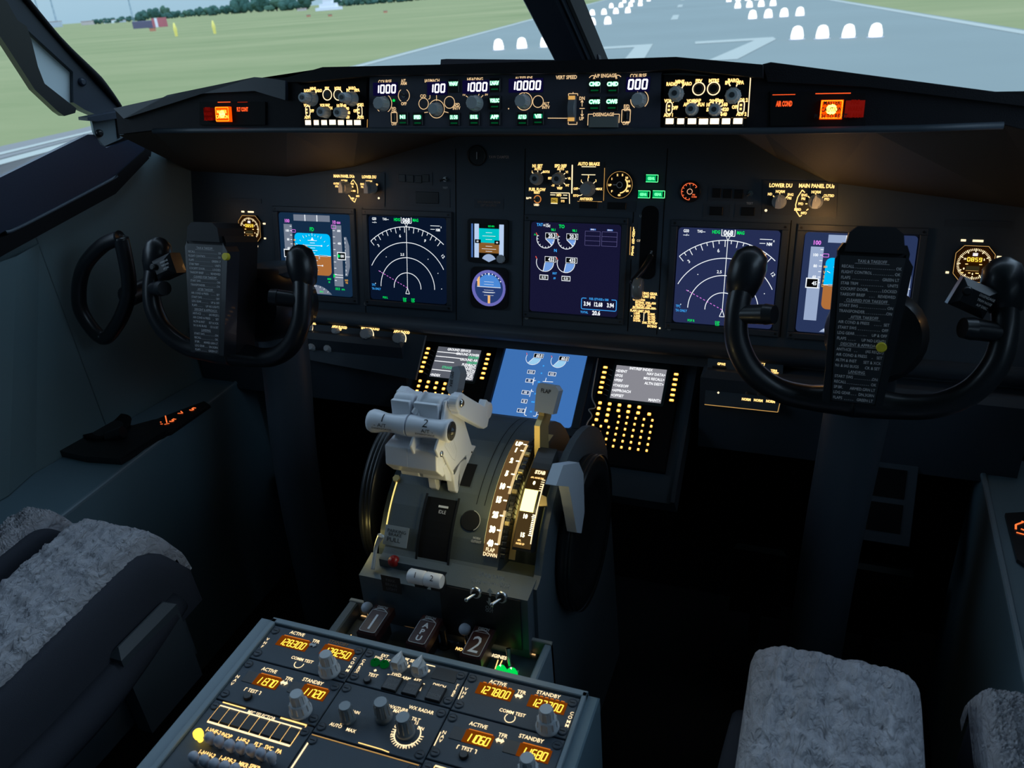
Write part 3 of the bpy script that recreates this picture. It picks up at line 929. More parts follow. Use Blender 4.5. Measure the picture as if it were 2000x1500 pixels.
a, b = at(MIP, 1232, 572), at(MIP, 1287, 640)
fr = sub(MIP, (a[0] + b[0]) / 2, (a[1] + b[1]) / 2)
t = thing('speed_limit_placard', 'densely lettered amber lit placard below the gear lever', 'placard', fr)
build('plate', MB().box(-.028, -.034, 0, .024, .034, .001, PANEL2), t)
L = A(fr, .001); m = MB()
for s_, px, py, al, h_ in (('LANDING GEAR', 1284, 574.5, 'r', .0046), ('LIMIT (IAS)', 1280, 580.5, 'r', .0042), ('OPERATING', 1236, 584.5, 'l', .0036), ('EXTEND  270K-.82M', 1241, 590, 'l', .0037), ('RETRACT  235K', 1241, 595, 'l', .0037), ('EXTENDED 320K-.82M', 1236, 599.5, 'l', .0037), ('FLAPS LIMIT (IAS)', 1231, 606, 'l', .0042),
                           ('1-250K', 1238, 611.5, 'l', .0035), ('2-250K', 1238, 616.5, 'l', .0035), ('5-250K', 1237, 621, 'l', .0035), ('10-210K', 1237, 625.5, 'l', .0035), ('15-200K', 1265, 613, 'l', .0035), ('25-190K', 1265, 618, 'l', .0035), ('30-175K', 1265, 622.5, 'l', .0035), ('40-162K', 1265, 627, 'l', .0035), ('230K ALT FLAP', 1284, 632, 'r', .0037), ('EXTEND', 1283, 638, 'r', .0040)):
    p = L(px, py); m.text(s_, p[0], p[1], h_, AMB, .0013, align=al, bold=.045, sx=.8)
m.line(L(1258, 610), L(1257, 627), .0012, .0013, AMBP); m.line(L(1234, 602), L(1282, 603.5), .0008, .0013, AMB)
p = L(1233.5, 617); m.disc(p[0], p[1], .0009, .0013, AMBP, 8); p = L(1288.5, 641); m.disc(p[0], p[1], .0018, .0013, AMBP, 8)
build('lettering', m, t)

# unlit items of the main panel
q = at(MIP, 932, 304)
t = thing('yaw_damper_gauge', 'unlit round yaw damper gauge at the top of the standby column', 'gauge', sub(MIP, *q))
build('case', MB().lathe([(.019, 0), (.019, .003), (.0165, .004), (.016, .002)], BLACK, None, 26), t)
m = MB(); m.crect(.001, 0, .0018, .013, .0045, GREYT); m.text('YAW DAMPER', .044, -.002, .0052, glow('dim_grey_text', (.5, .5, .55), .03), .0008, sx=.85)
build('pointer', m, t)
q = at(MIP, 955, 398)
t = thing('standby_placard', 'small unlit two line placard above the standby display', 'placard', sub(MIP, *q))
m = MB(); m.box(-.030, -.009, 0, .030, .009, .0007, PANEL2)
build('plate', m, t)
m = MB()
m.text('ISFD HEADING FROM', 0, .003, .004, glow('dim_grey_text', (.5, .5, .55), .03), .001, sx=.85); m.text('LEFT IRS ONLY', 0, -.003, .004, glow('dim_grey_text', (.5, .5, .55), .03), .001, sx=.85)
build('lettering', m, t)

def annun(pxs, w_, h_, label, extra=None, tg=None):
    q = [at(MIP, *p) for p in pxs]
    cx = sum(a[0] for a in q) / len(q); cy = sum(a[1] for a in q) / len(q)
    t = thing('annunciator_row', label, 'indicator lights', sub(MIP, cx, cy))
    mb = MB(); mb.box(min(a[0] for a in q) - cx - w_, min(a[1] for a in q) - cy - h_ * .8, 0, max(a[0] for a in q) - cx + w_, max(a[1] for a in q) - cy + h_ * .8, .001, PANEL2); build('face_plate', mb, t)
    for a in q:
        build('annunciator', MB().box(a[0] - cx - w_ / 2, a[1] - cy - h_ / 2, .001, a[0] - cx + w_ / 2, a[1] - cy + h_ / 2, .003, BLACK, .0006), t)
    if tg:
        p = at(MIP, *tg); toggle(t, p[0] - cx, p[1] - cy, .8, (-.4, -.3), KNOBD)
        m = MB(); m.text('TEST', p[0] - cx, p[1] - cy - .016, .0035, GREYT, .0013); build('lettering', m, t)
    return t
annun([(786, 348), (802, 349), (818, 350), (832, 348)], .014, .014, 'unlit annunciator row with a toggle, upper left of the centre column', tg=(870, 350))
annun([(1400, 377), (1421, 378), (1443, 379)], .014, .015, 'unlit annunciator row with a toggle right of the brake gauge', tg=(1466, 378))
annun([(835, 386)], .048, .022, 'unlit black window above the left navigation display')
annun([(1399, 412)], .022, .014, 'unlit black window left above the right navigation display')
annun([(1461, 413)], .022, .014, 'unlit black window right above the right navigation display')
annun([(1150, 400), (1205, 402)], .034, .012, 'pair of unlit black windows under the auto brake panel')
q = at(MIP, 1910, 437)
t = thing('nameplate', 'long faint grey nameplate above the right clock', 'placard', sub(MIP, *q))
build('plate', MB().box(-.046, -.005, 0, .046, .005, .0012, PALE if 0 else PANEL2), t)
q = at(MIP, 480, 392)
t = thing('nameplate', 'long faint grey nameplate above the left clock', 'placard', sub(MIP, *q))
build('plate', MB().box(-.04, -.005, 0, .04, .005, .0012, PANEL2), t)
# ================================================================ glareshield with the mode control panel
t = thing('glareshield', 'long black glareshield spanning the cockpit under the windscreen', 'glareshield', MCP)
g = lambda px, py: at(MCP, px, py)
outl = [(232, 262), (300, 254), (560, 254), (720, 254), (1300, 256), (1490, 256), (1700, 254), (1960, 243), (2060, 268), (2060, 200), (2000, 188), (1506, 123), (1490, 126), (1466, 152), (1240, 143), (730, 147), (592, 168), (560, 151), (527, 153), (500, 151), (225, 212)]
mb = MB(); mb.prism([g(*p) for p in outl], -.05, 0, HOOD); build('fascia', mb, t)
# hood lip overhanging the panel
mb = MB()
lip = [(560, 151), (630, 131), (860, 126), (1320, 111), (1490, 126), (1490, 152), (1466, 150), (1320, 134), (1230, 141), (730, 147), (600, 160), (560, 160)]
mb.prism([at(MCP, *p, .018) for p in lip], -.03, .018, HOOD)
build('hood_lip', mb, t)
mb = MB()
pts = [at(MCP, *p, .004) for p in ((1490, 126), (1506, 122), (2000, 187), (2060, 196), (2060, 215), (1690, 170), (1500, 160))]
mb.prism(pts, 0, .008, HOOD); build('wing_trim', mb, t); mb = MB()
pts = [at(MCP, *p, .004) for p in ((225, 212), (500, 151), (527, 153), (560, 158), (560, 196), (500, 178), (330, 186), (245, 232))]
mb.prism(pts, 0, .008, FRAME)
build('wing_trim', mb, t)
mb = MB()
a, b = g(560, 254), g(1490, 256)
mb.tube([(g(300, 256)[0], g(300, 256)[1], .0), (a[0], a[1], .002), (b[0], b[1], .002), (g(1960, 245)[0], g(1960, 245)[1], 0)], .0045, PANEL2, sub_=2)
build('bottom_edge', mb, t)
# upper deck running forward to the windscreen and the sloping underside
mb = MB()
Wm = MCP.inverted()
def wl(x, y, z): return tuple(Wm @ Vector((x, y, z)))
def quadm(mb, pts, m_): mb.add([wl(*p) for p in pts], [tuple(range(len(pts)))], m_)
topf = [MCP @ Vector((*g(*p), -.01)) for p in ((225, 212), (500, 151), (630, 131), (1320, 111), (1490, 126), (2000, 188), (2060, 200))]
for i in range(len(topf) - 1):
    a, b = topf[i], topf[i + 1]
    quadm(mb, [a, b, (b[0] * 1.02, .42, b[2] - .16), (a[0] * 1.02, .42, a[2] - .16)], HOOD)
build('top_deck', mb, t)
mb = MB()
front = [(232, 264), (300, 256), (560, 254), (890, 254), (1440, 256), (1490, 256), (1700, 254), (1960, 244), (2060, 268)]
back = [(345, 320), (375, 334), (560, 345), (890, 267), (1440, 263), (1520, 310), (1620, 356), (2000, 406), (2060, 412)]
fp = [MCP @ Vector((*g(*p), .0)) for p in front]
bp = [MIP @ Vector((*at(MIP, *p), .0)) for p in back]
bp.insert(3, MIP @ Vector((*at(MIP, 690, 326), .0))); fp.insert(3, MCP @ Vector((*g(700, 254), .0)))
for i in range(len(fp) - 1):
    quadm(mb, [fp[i], bp[i], bp[i + 1], fp[i + 1]], UNDER)
    quadm(mb, [fp[i], fp[i + 1], bp[i + 1] + Vector((0, .02, .02)), bp[i] + Vector((0, .02, .02))], UNDER)
build('underside', mb, t)

# ---------------------------------------------------------------- mode control panel
def unit(name, label, cat, pts, base=MCP, th=.003, m_=PANEL2, n=0):
    q = [at(base, *p, n) for p in pts]
    cx = sum(p[0] for p in q) / len(q); cy = sum(p[1] for p in q) / len(q)
    fr = sub(base, cx, cy, n)
    t = thing(name, label, cat, fr)
    mb = MB(); mb.prism([(p[0] - cx, p[1] - cy) for p in q], -.004, th, m_); build('face_plate', mb, t)
    return t, fr, A(fr, th)

MCPM = mat('mcp_plate', (.05, .055, .085), .5, bump=.1, bscale=900)
t, fr, L = unit('mode_control_panel', 'wide autopilot control panel with white digit windows in the middle of the glareshield', 'control panel', [(722, 249), (1290, 250), (1292, 142), (724, 146)], m_=MCPM)
z = .0034
m = MB()
AP = glow('mcp_lettering', (1.0, .68, .36), .95)
for s_, px, py, h_ in (('COURSE', 752, 159.5, .0050), ('A/T', 788, 157.5, .0042), ('ARM', 788.5, 163, .0042), ('OFF', 789, 202.5, .0045), ('F/D', 769.5, 212, .0042), ('ON', 769.5, 218, .0042), ('OFF', 770, 242, .0042), ('IAS/MACH', 844, 157.5, .0045), ('C/O', 826.5, 187.5, .0045), ('SPD', 892.5, 204.5, .0045), ('INTV', 892, 211, .0045), ('HEADING', 928, 155, .0048), ('10', 906.5, 184, .004), ('30', 950, 183.5, .004), ('ALTITUDE', 1023, 153, .0048), ('ALT', 1067, 202.5, .0042), ('INTV', 1066.5, 209.5, .0042), ('VERT SPEED', 1106.3, 150.8, .0048), ('DN', 1137, 192, .0045), ('UP', 1136, 231.5, .0045), ('A/P ENGAGE', 1182, 147.8, .0046), ('A', 1160.5, 152, .004), ('B', 1204, 151.5, .004), ('DISENGAGE', 1179, 223.6, .0046), ('F/D', 1224, 207.5, .0045), ('ON', 1224, 213.5, .0045), ('OFF', 1222.5, 240.5, .0045), ('COURSE', 1246.7, 148, .0050)):
    p = L(px, py); m.text(s_, p[0], p[1], h_, AP, z, bold=.02, sx=.85)
def ring(px, py, rp, a0=0, a1=360, w_=.0009, mm=AP, mb_=None, LL=None):
    p = (LL or L)(px, py); (mb_ or m).arc(p[0], p[1], rp, a0, a1, w_, z, mm, 28)
ring(749.6, 202, .0140, -60, 60); ring(749.6, 202, .0140, 215, 235); ring(789, 186.5, .0095, -60, 60); ring(789, 186.5, .0095, 120, 240)
ring(827.6, 202.5, .0080); ring(878, 200, .0084); ring(852.8, 212.8, .0130); ring(1024, 198, .0122); ring(1051, 198.4, .0080)
ring(1249, 194, .0122, -50, 60); ring(1249, 194, .0122, 180, 240)
seglist(m, L, [(752, 188, 752, 192), (840, 186, 840, 192), (852.8, 186, 852.8, 197), (829, 220, 836, 219), (868, 218, 876, 220), (840, 192, 837, 194), (910, 187, 914, 190), (936, 183, 934, 189), (944, 186, 938, 192), (1024, 181, 1024, 184), (1070, 230.8, 1108, 231), (1110.5, 187, 1110.5, 183), (1110.5, 183, 1128.5, 183), (1128.5, 183, 1128.5, 187), (1119.5, 180, 1119.5, 183), (1110, 238, 1110, 243), (1110, 243, 1127, 243), (1127, 243, 1127, 238), (1137, 197, 1137, 208), (1132, 212, 1142, 212), (1137, 215, 1137, 226), (1137, 196, 1134.5, 200), (1137, 196, 1139.5, 200), (1137, 227, 1134.5, 223), (1137, 227, 1139.5, 223), (1148, 245, 1149, 223), (1149, 223, 1160, 223), (1198, 223, 1210, 223), (1210, 223, 1209, 240), (1151, 152, 1155, 148), (1155, 148, 1161, 147.5), (1203, 147, 1209, 147), (1209, 147, 1213, 150), (1245.5, 176, 1245.5, 180)], .0009, AP, z)
for (px, py, w_, h_) in ((770, 229.5, .010, .015), (1222.7, 226.5, .012, .017)):
    p = L(px, py); m.pline(rr(p[0], p[1], w_, h_, .001, 2), .001, z, AP, True)
build('lettering', m, t)
for px, py, s_, n_, h_ in ((753, 174, '1000', 0, .0155), (854, 172.6, '100', 0, .0155), (929.6, 170, '1000', 0, .0155), (1027, 167, '10000', 0, .0155), (1246, 164.8, '000', 0, .0165)):
    p = L(px, py)
    nn_ = len(s_)
    w_ = .0058; gp = .0038; h_ *= .70
    W = nn_ * w_ + (nn_ - 1) * gp + .008
    o = build('digit_window', MB().box(p[0] - W / 2, p[1] - .0095, .003, p[0] + W / 2, p[1] + .0095, .0038, SEGB), t)
    build('digits', MB().seg7(s_, p[0], p[1], h_, w_, gp, SEG, .0041, .08, th=.0020), o)
for px, py, s_, bar in ((887, 163.8, 'VNAV', 0), (967.3, 162.4, 'LNAV', 1), (967.3, 196.5, 'VORLOC', 1), (788, 228.4, 'N1', 1), (816.8, 228.9, 'SPEED', 1), (888, 229, 'LVL CHG', 1), (927.2, 228.4, 'HDG SEL', 1), (967.3, 228.4, 'APP', 1), (1021.5, 228.4, 'ALT HLD', 1), (1052, 227, 'V/S', 1), (1162.7, 164.3, 'CMD', 1), (1197.5, 164.3, 'CMD', 1), (1162, 198.9, 'CWS', 1), (1196, 198.4, 'CWS', 1)):
    p = L(px, py)
    o = build('mode_button', MB().box(p[0] - .0085, p[1] - .012, .003, p[0] + .0085, p[1] + .0065, .0055, BLACK, .0007), t)
    lm = MB()
    ww = .0055 if len(s_) < 3 else .0072
    lm.rrect(p[0], p[1], ww * 1.9, .0062, .001, .0057, glow('green_lens_soft', (0, .8, .35), .3), 2)
    lm.text(s_, p[0], p[1], .0050, glow('green_text', (.45, 1.0, .62), 1.9), .0060, bold=.07, sx=ww * 1.9 / (.0046 * len(s_)))
    if bar: lm.crect(p[0], p[1] - .0085, .011, .0018, .0057, GRND)
    build('lamp', lm, o)
m = MB(); p = L(769.5, 196.2); m.cyl(p[0], p[1], .003, .0045, .002, GRNL, 10); build('indicator_dot', m, t)
m = MB(); p = L(993.5, 212.3); m.disc(p[0], p[1], .0010, z, AP, 8); p = L(715, 150); build('panel_dot', m, t)
for px, py, r_, h_ in ((749, 203, .0100, .020), (853.5, 213.5, .0090, .018), (930, 202, .0104, .020), (1023, 198.5, .0096, .018), (1249, 195.5, .0092, .018)):
    p = L(px, py); knob(t, p[0], p[1], r_, h_, KNOB, cap=False, name='selector_knob')
m = MB(); p = L(1119.3, 212.8)
m.lathe([(.018, -.005), (.019, -.004), (.019, .004), (.018, .005)], mat('thumbwheel', (.22, .24, .28), .45), Matrix.Translation((p[0], p[1], -.004)) @ Matrix.Rotation(radians(90), 4, 'Y'), 36, smooth=False)
build('thumbwheel', m, t)
for dy in (.0145, -.0145): build('thumbwheel_lamp', MB().crect(p[0], p[1] + dy, .010, .005, .0115, glow('thumbwheel_lamp', (1, .55, .15), .7)), t)
a, b, c_, d = L(1154, 228), L(1207.5, 227), L(1208, 249), L(1152, 249)
m = MB(); m.prism([d, c_, b, a], .003, .009, mat('disengage_bar', (.20, .22, .22), .6)); build('disengage_bar', m, t)
for px, py in ((770, 229.5), (1222.7, 226.5)):
    p = L(px, py); build('rocker_switch', MB().box(p[0] - .003, p[1] - .005, .003, p[0] + .003, p[1] + .005, .007, BLACK, .001), t)
p = L(789, 187); toggle(t, p[0], p[1], .75, (0, .3), KNOBD)

# ---------------------------------------------------------------- display control units either side
def efis(side, label, pts, K, C_, OV, BT, TX, SG, dot):
    t, fr, L = unit('display_control_panel', label, 'control panel', pts, m_=MATTE)
    m = MB()
    for s_, px, py, w_ in TX:
        p = L(px, py); m.text(s_, p[0], p[1], .0042, AMB, z, bold=.06, sx=w_)
    for px, py, r_ in C_:
        p = L(px, py); m.arc(p[0], p[1], r_, 0, 360, .0014, z, AMBP, 28)
    for px, py in OV:
        p = L(px, py); m.pline(rr(p[0], p[1], .008, .0155, .0039, 5), .0013, z, AMBP, True)
    seglist(m, L, SG, .0015, AMBP, z)
    build('lettering', m, t)
    for px, py in OV:
        p = L(px, py)
        o = build('rocker_switch', MB().box(p[0] - .0024, p[1] - .0052, .003, p[0] + .0024, p[1] + .0052, .006, BLACK, .001), t)
        build('rocker_glow', MB().crect(p[0], p[1] + .0022, .0028, .0028, .0063, AMB).crect(p[0], p[1] - .0026, .0028, .0028, .0063, AMB), o)
    for px, py, r_ in C_:
        p = L(px, py); build('push_button', MB().cyl(p[0], p[1], .003, .006, r_ * .72, BLACK, 20, bev=.0006), t)
    for px, py, w_ in BT:
        p = L(px, py)
        o = build('option_button', MB().box(p[0] - w_ / 2 - .0012, p[1] - .0065, .003, p[0] + w_ / 2 + .0012, p[1] + .005, .0055, BLACK, .0006), t)
        build('lamp', MB().box(p[0] - w_ / 2, p[1] - .0036, .0055, p[0] + w_ / 2, p[1] + .0036, .0062, HOT, .0004), o)
    for px, py, r_, h_, two in K:
        p = L(px, py)
        if two:
            o = knob(t, p[0], p[1], r_ * 1.15, h_ * .5, KNOB, cap=False, name='selector_knob')
            knob(o, p[0], p[1], r_ * .9, h_, KNOB, cap=True, name='inner_knob')
        else:
            knob(t, p[0], p[1], r_, h_, KNOB, cap=True, name='selector_knob')
    return t, fr, L

kL = [(610, 193, .0088, .032, 1), (688, 193, .0088, .034, 1), (637.5, 219.5, .0082, .021, 0), (670, 220.5, .0082, .021, 0)]
tx = [('RADIO', 601, 177, .7), ('MINS', 611.5, 173, .8), ('BARO', 622.5, 177, .8), ('FPV', 639, 172.5, .8), ('MTRS', 660, 172.5, .8), ('IN', 679.5, 176, .8), ('BARO', 688, 172, .8), ('HPA', 697.5, 176, .8), ('VOR1', 599.5, 205.7, .8), ('OFF', 609.5, 216.5, .7), ('ADF1', 600.5, 229, .8), ('VOR', 630, 205.7, .7), ('MAP', 640, 205.5, .7), ('PLN', 645.5, 211, .7), ('10', 660.5, 206.5, .9), ('20', 667, 205, .9), ('40', 673.5, 206.5, .9), ('80', 679, 212, .9), ('160', 681, 220, .7), ('320', 679.5, 228.5, .7), ('VOR2', 703.5, 204.5, .8), ('OFF', 694.5, 216.5, .7), ('ADF2', 704, 229, .8)]
sg = [(606.5, 179, 609, 183), (618, 180, 615.5, 185), (682, 178.5, 684, 182), (693.5, 179, 692, 183), (637, 208.5, 637, 211), (642, 213, 640.5, 215), (662, 209, 663, 211), (667, 208, 667, 211), (672, 210, 670.5, 212), (676.5, 213.5, 673.5, 216), (678.5, 220, 675, 220), (677, 226.5, 674, 224.5)]
t, fr, L = efis(0, 'left display control unit beside the course window with amber lit options', [(590, 248), (715, 249), (718, 150), (592, 166)], kL, [(639.4, 185, .0080), (660.8, 185, .0080)], [(601.5, 217), (703, 217)],
     [(603.5, 239.5, .0105), (619.5, 239.5, .009), (634.8, 239.5, .010), (651.2, 239, .0115), (667.5, 239.5, .0105), (684, 239.5, .010), (699.8, 239.5, .0115)], tx, sg, None)
m = MB(); m.line(L(718, 233), L(717.5, 250), .0012, .0036, AMBD); build('light_slit', m, t)
kR = [(1321, 183.5, .0095, .018, 1), (1432, 187, .0095, .018, 1), (1351.5, 213.5, .0080, .014, 0), (1396.5, 214.5, .0080, .014, 0)]
tx = [('RADIO', 1312.5, 164, .8), ('MINS', 1328, 159.5, .9), ('BARO', 1342, 163.5, .8), ('FPV', 1365.3, 158, .9), ('MTRS', 1394.5, 157.5, .9), ('IN', 1421, 161.5, 1), ('BARO', 1432.6, 157, .9), ('HPA', 1446, 161, .8), ('VOR 1', 1306.7, 197, .8), ('OFF', 1318, 210.5, .8), ('ADF 1', 1305.3, 224.5, .8), ('APP', 1341, 204, .8), ('VOR', 1349, 197.3, .8), ('MAP', 1362.3, 196.6, .8), ('PLN', 1369.6, 204, .8), ('5', 1382, 214, 1), ('10', 1383.5, 204.5, .9), ('20', 1390.3, 197.5, 1), ('40', 1399.7, 195.6, 1), ('80', 1408.6, 197.5, 1), ('160', 1415.7, 204, .9), ('320', 1417.3, 213.5, .9), ('640', 1413.6, 223, .9), ('VOR 2', 1450, 195.4, .8), ('OFF', 1436, 209, .8), ('ADF 2', 1448, 222.6, .8)]
sg = [(1319.5, 166.5, 1322, 170), (1335, 167, 1331.5, 172.5), (1424, 164, 1426.5, 168), (1440.5, 164, 1438, 169), (1351.7, 200, 1352, 202), (1358.3, 199.5, 1358, 202), (1364, 204.7, 1360, 207), (1392.5, 200.5, 1393, 203), (1399.3, 199, 1399.3, 202.5), (1407, 200.5, 1404, 204), (1411.5, 206, 1406, 208.5), (1412, 213.5, 1405, 213.5), (1410, 220, 1404, 217)]
t, fr, L = efis(1, 'right display control unit beside the course window with amber lit options', [(1296, 249), (1460, 249), (1468, 152), (1298, 146)], kR, [(1364.8, 173.5, .0080), (1393.8, 173, .0080)], [(1307.3, 211), (1447.5, 209)],
     [(1308.5, 237, .0105), (1330, 237, .009), (1352, 237, .011), (1374.5, 237.5, .012), (1396, 237, .0115), (1418.5, 237, .0105), (1441.6, 236.6, .0115)], tx, sg, None)
m = MB(); m.line(L(1466, 152), L(1461, 228), .0012, .0036, AMBP); m.line(L(1295, 250), L(1300, 250.5), .0008, .0036, AMBD); m.line(L(1304, 229.5), L(1458, 230.5), .0004, .0036, AMBD); build('light_slit', m, t)

# ---------------------------------------------------------------- warning light blocks
t, fr, L = unit('warning_light_block', 'left warning light block glowing orange on the glareshield wing', 'warning lights', [(392, 244), (520, 244), (520, 199), (392, 199)], m_=MATTE)
def lamp(px0, py0, px1, py1, body, txts, name='warning_lamp', border=None, core=None):
    a, b = L(px0, py0), L(px1, py1)
    o = build(name, MB().box(min(a[0], b[0]), min(a[1], b[1]), .003, max(a[0], b[0]), max(a[1], b[1]), .010, body, .001), t)
    m = MB(); cx, cy = (a[0] + b[0]) / 2, (a[1] + b[1]) / 2
    if core: m.disc(cx, cy, core, .0102, CAUTC, 16)
    for i, (s_, mm) in enumerate(txts):
        m.text(s_, cx, cy + (len(txts) - 1) * .004 - i * .008, .0052, mm, .0104, bold=.03, sx=.75)
    if border:
        W, H = abs(a[0] - b[0]) / 2 - .0012, abs(a[1] - b[1]) / 2 - .0012
        m.pline([(cx - W, cy - H), (cx + W, cy - H), (cx + W, cy + H), (cx - W, cy + H)], .0012, .0104, border, True)
    build('legend', m, o)
lamp(402, 211, 422, 235, glow('fire_lamp', (1, .02, .01), .07), [('FIRE', REDD), ('WARN', REDD), ('ALARM', REDD)])
lamp(425, 209, 454, 238, glow('caution_lamp', (1.0, .07, .0), 1.3), [('MASTER', LCD), ('CAUTION', LCD)], border=CAUT, core=.006)
p = L(474, 213.5)
m = MB(); m.text('FLT CONT', p[0], p[1], .006, REDG, .0036, bold=.06, sx=.55); build('recall_lettering', m, t)
m = MB(); m.crect(*L(438, 199.5), .026, .0012, .0036, REDG); m.crect(*L(474, 199.5), .02, .001, .0036, glow('red_edge', (1, .05, .01), .3)); build('light_slit', m, t)
t, fr, L = unit('warning_light_block', 'right warning light block with a lit master caution lamp', 'warning lights', [(1505, 246), (1690, 246), (1690, 182), (1505, 178)], m_=MATTE)
lamp(1604, 196, 1644, 233, glow('caution_lamp', (1.0, .07, .0), 1.3), [('MASTER', INK), ('CAUTION', INK), ('PUSH TO RESET', INK)], border=CAUT, core=.0065)
lamp(1652, 197, 1686, 229, glow('fire_lamp_bright', (1, .03, .02), .16), [('FIRE', REDD), ('WARN', REDD), ('ALARM', REDD)])
p = L(1531.5, 202.5)
m = MB(); m.text('AIR COND', p[0], p[1], .0062, REDG, .0036, bold=.05, sx=.46); build('recall_lettering', m, t)
m = MB(); m.crect(*L(1627, 182.5), .042, .001, .0036, REDG); m.crect(*L(1531, 185), .028, .0008, .0036, REDG); build('light_slit', m, t)
# ================================================================ lower centre stand with display and keypads
t = thing('lower_display_stand', 'sloping dark console face between the main panel and the throttle quadrant', 'console', AISLE)
mb = MB(); mb.prism([(-.29, -.20), (.30, -.20), (.30, .085), (.29, .115), (-.26, .115), (-.29, .085)], -.05, -.006, PANEL); build('stand_face', mb, t)
mb = MB(); mb.prism([(-.290, -.20), (-.29, .10), (-.283, .10), (-.283, -.2)], -.006, .004, PANEL2); build('side_rail', mb, t); mb = MB(); mb.prism([(.30, -.20), (.293, -.20), (.293, .10), (.30, .10)], -.006, .004, PANEL2); build('side_rail', mb, t)
p = at(AISLE, 1159, 670); build('screw_cap', MB().cyl(p[0], p[1], -.006, -.002, .0038, SCREW, 14), t)
low = display((0, .0), SC6, 'bright blue lower display with thin engine dials behind the flap lever', fr=AISLE, bez=.018)
fr = low.matrix_world.copy()
L = A(fr, .0036)
m = MB(); z = .0036
for (gx, gy) in ((1042, 699), (1091, 704.5)):
    p = L(gx, gy); gauge(m, p[0], p[1], .0155, -125, '60.0', z, fill=ICE, s=.8, line=WHT)
def lb(px, py, s_, w_=.016):
    p = L(px, py); m.crect(p[0], p[1], w_, .0085, z, WHT); m.crect(p[0], p[1], w_ - .002, .0065, z + .0002, m_dark); m.text(s_, p[0], p[1], .0045, WHT, z + .0004, bold=.03, sx=.75)
lb(1037.5, 726.5, '0.31'); lb(1078.5, 730.5, '0.31'); lb(1034, 743.5, '50'); lb(1026.5, 766.5, '105'); lb(1024, 783.5, '18', .012); lb(1060, 787.5, '18', .012); lb(1017.5, 802, '0.2'); lb(1056, 806.5, '0.2')
seglist(m, L, [(1043.5, 737, 1040.5, 752), (1041.5, 744, 1046.5, 743), (1067, 738, 1065, 745), (1060, 745, 1080, 746), (1038.5, 760, 1034, 775), (1036.5, 763, 1042, 765), (1028, 795, 1024, 810), (1024, 810, 1028.5, 812), (1051, 798, 1046.5, 813), (1046.5, 813, 1041, 812.5)], .0012, WHT, z)
for px, py, w_ in ((1061.5, 714.5, .003), (1057.5, 729, .003), (1052.5, 746, .005), (1046, 769, .004), (1041, 785, .007), (1037, 804, .004)):
    p = L(px, py); m.crect(p[0], p[1], w_, .0032, z, SCYN)
build('symbology', m, low)

# keypads with page screens
def cdu(O, label, rows, scr, small=False):
    """O: local spot of the upper left line key on the stand"""
    fr = sub(AISLE, O[0], O[1], 0)
    t = thing('flight_computer_keypad', label, 'flight computer', fr)
    mb = MB(); mb.box(-.010, -.195, -.006, .147, .045, .003, MATTE, .002); build('housing', mb, t)
    sc = MB(); sc.prism(rr(.069, -.024, .108, .088, .004), .0, .0038, mat('cdu_glass', (.03, .05, .055), .25)); 
    scr_o = build('screen', sc, t)
    m = MB(); m.rect(.0205, -.062, .1175, .0085, .0042, scr)
    z = .0046
    for (s_, x, y, al, mm) in rows:
        if s_ == '-':
            m.line((x, y), (al, y), .0016, z, mm)
        else:
            m.text(s_, x, y, .0054, mm, z, align=al, bold=.03, sx=.82)
    build('page_lettering', m, scr_o)
    m = MB()
    for i in range(6):
        y = -.0108 * i
        m.line((.005, y), (.0195, y - .006), .0007, .0034, GREYT)
    build('key_guide_lines', m, t)
    def key(x, y, w, h, mm=KEY):
        o = build('key', MB().box(x - w / 2 - .0016, y - h / 2 - .0016, .003, x + w / 2 + .0016, y + h / 2 + .0016, .0062, BLACK, .0008), t)
        lm = MB()
        lm.prism(rr(x, y, w, h, min(w, h) * .3, 3), .0062, .0068, mm)
        lm.crect(x, y + h * .1, w * .55, h * .5, .0071, KEYC)
        build('key_light', lm, o)
    for i in range(6):
        key(0, -.0108 * i, .0085, .0048); key(.1365, -.0108 * i, .0085, .0048)
    for r_, (y, xs) in enumerate(((-.0755, (0, 1, 2, 3, 4)), (-.0870, (0, 1, 2, 3, 4, 5)), (-.0985, (0, 1)), (-.1105, (0, 1)))):
        for i in xs: key(.0045 + .0188 * i + (.002 if i == 5 else 0), y, .0068, .0060)
    for r_ in range(6):
        for i in range(5): key(.046 + .0156 * i, -.0985 - .0121 * r_, .0042, .0050)
    for r_ in range(4):
        for i in range(3): key(.0005 + .0150 * i, -.1225 - .0121 * r_, .0042, .0050)
    return t
W1 = glow('page_white', (.95, .97, 1), 1.1)
LT = [('INIT/REF INDEX', .069, .0045, 'c', W1), ('<IDENT', .0215, -.0035, 'l', W1), ('<POS', .0215, -.0135, 'l', W1), ('<PERF', .0215, -.0235, 'l', W1), ('<TAKEOFF', .0215, -.0345, 'l', W1), ('<APPROACH', .0215, -.0450, 'l', W1), ('<OFFSET', .0215, -.0555, 'l', W1),
      ('NAV DATA>', .1165, -.0035, 'r', W1), ('MSG RECALL>', .1165, -.0135, 'r', W1), ('ALTN DEST>', .1165, -.0235, 'r', W1), ('MAINT>', .1165, -.0570, 'r', W1)]
cR = cdu(at(AISLE, 1183.5, 720.5), 'right keypad unit with a pale grey index page and orange keys', LT, SC7)
G1 = glow('page_green', (.1, .85, .4), .7)
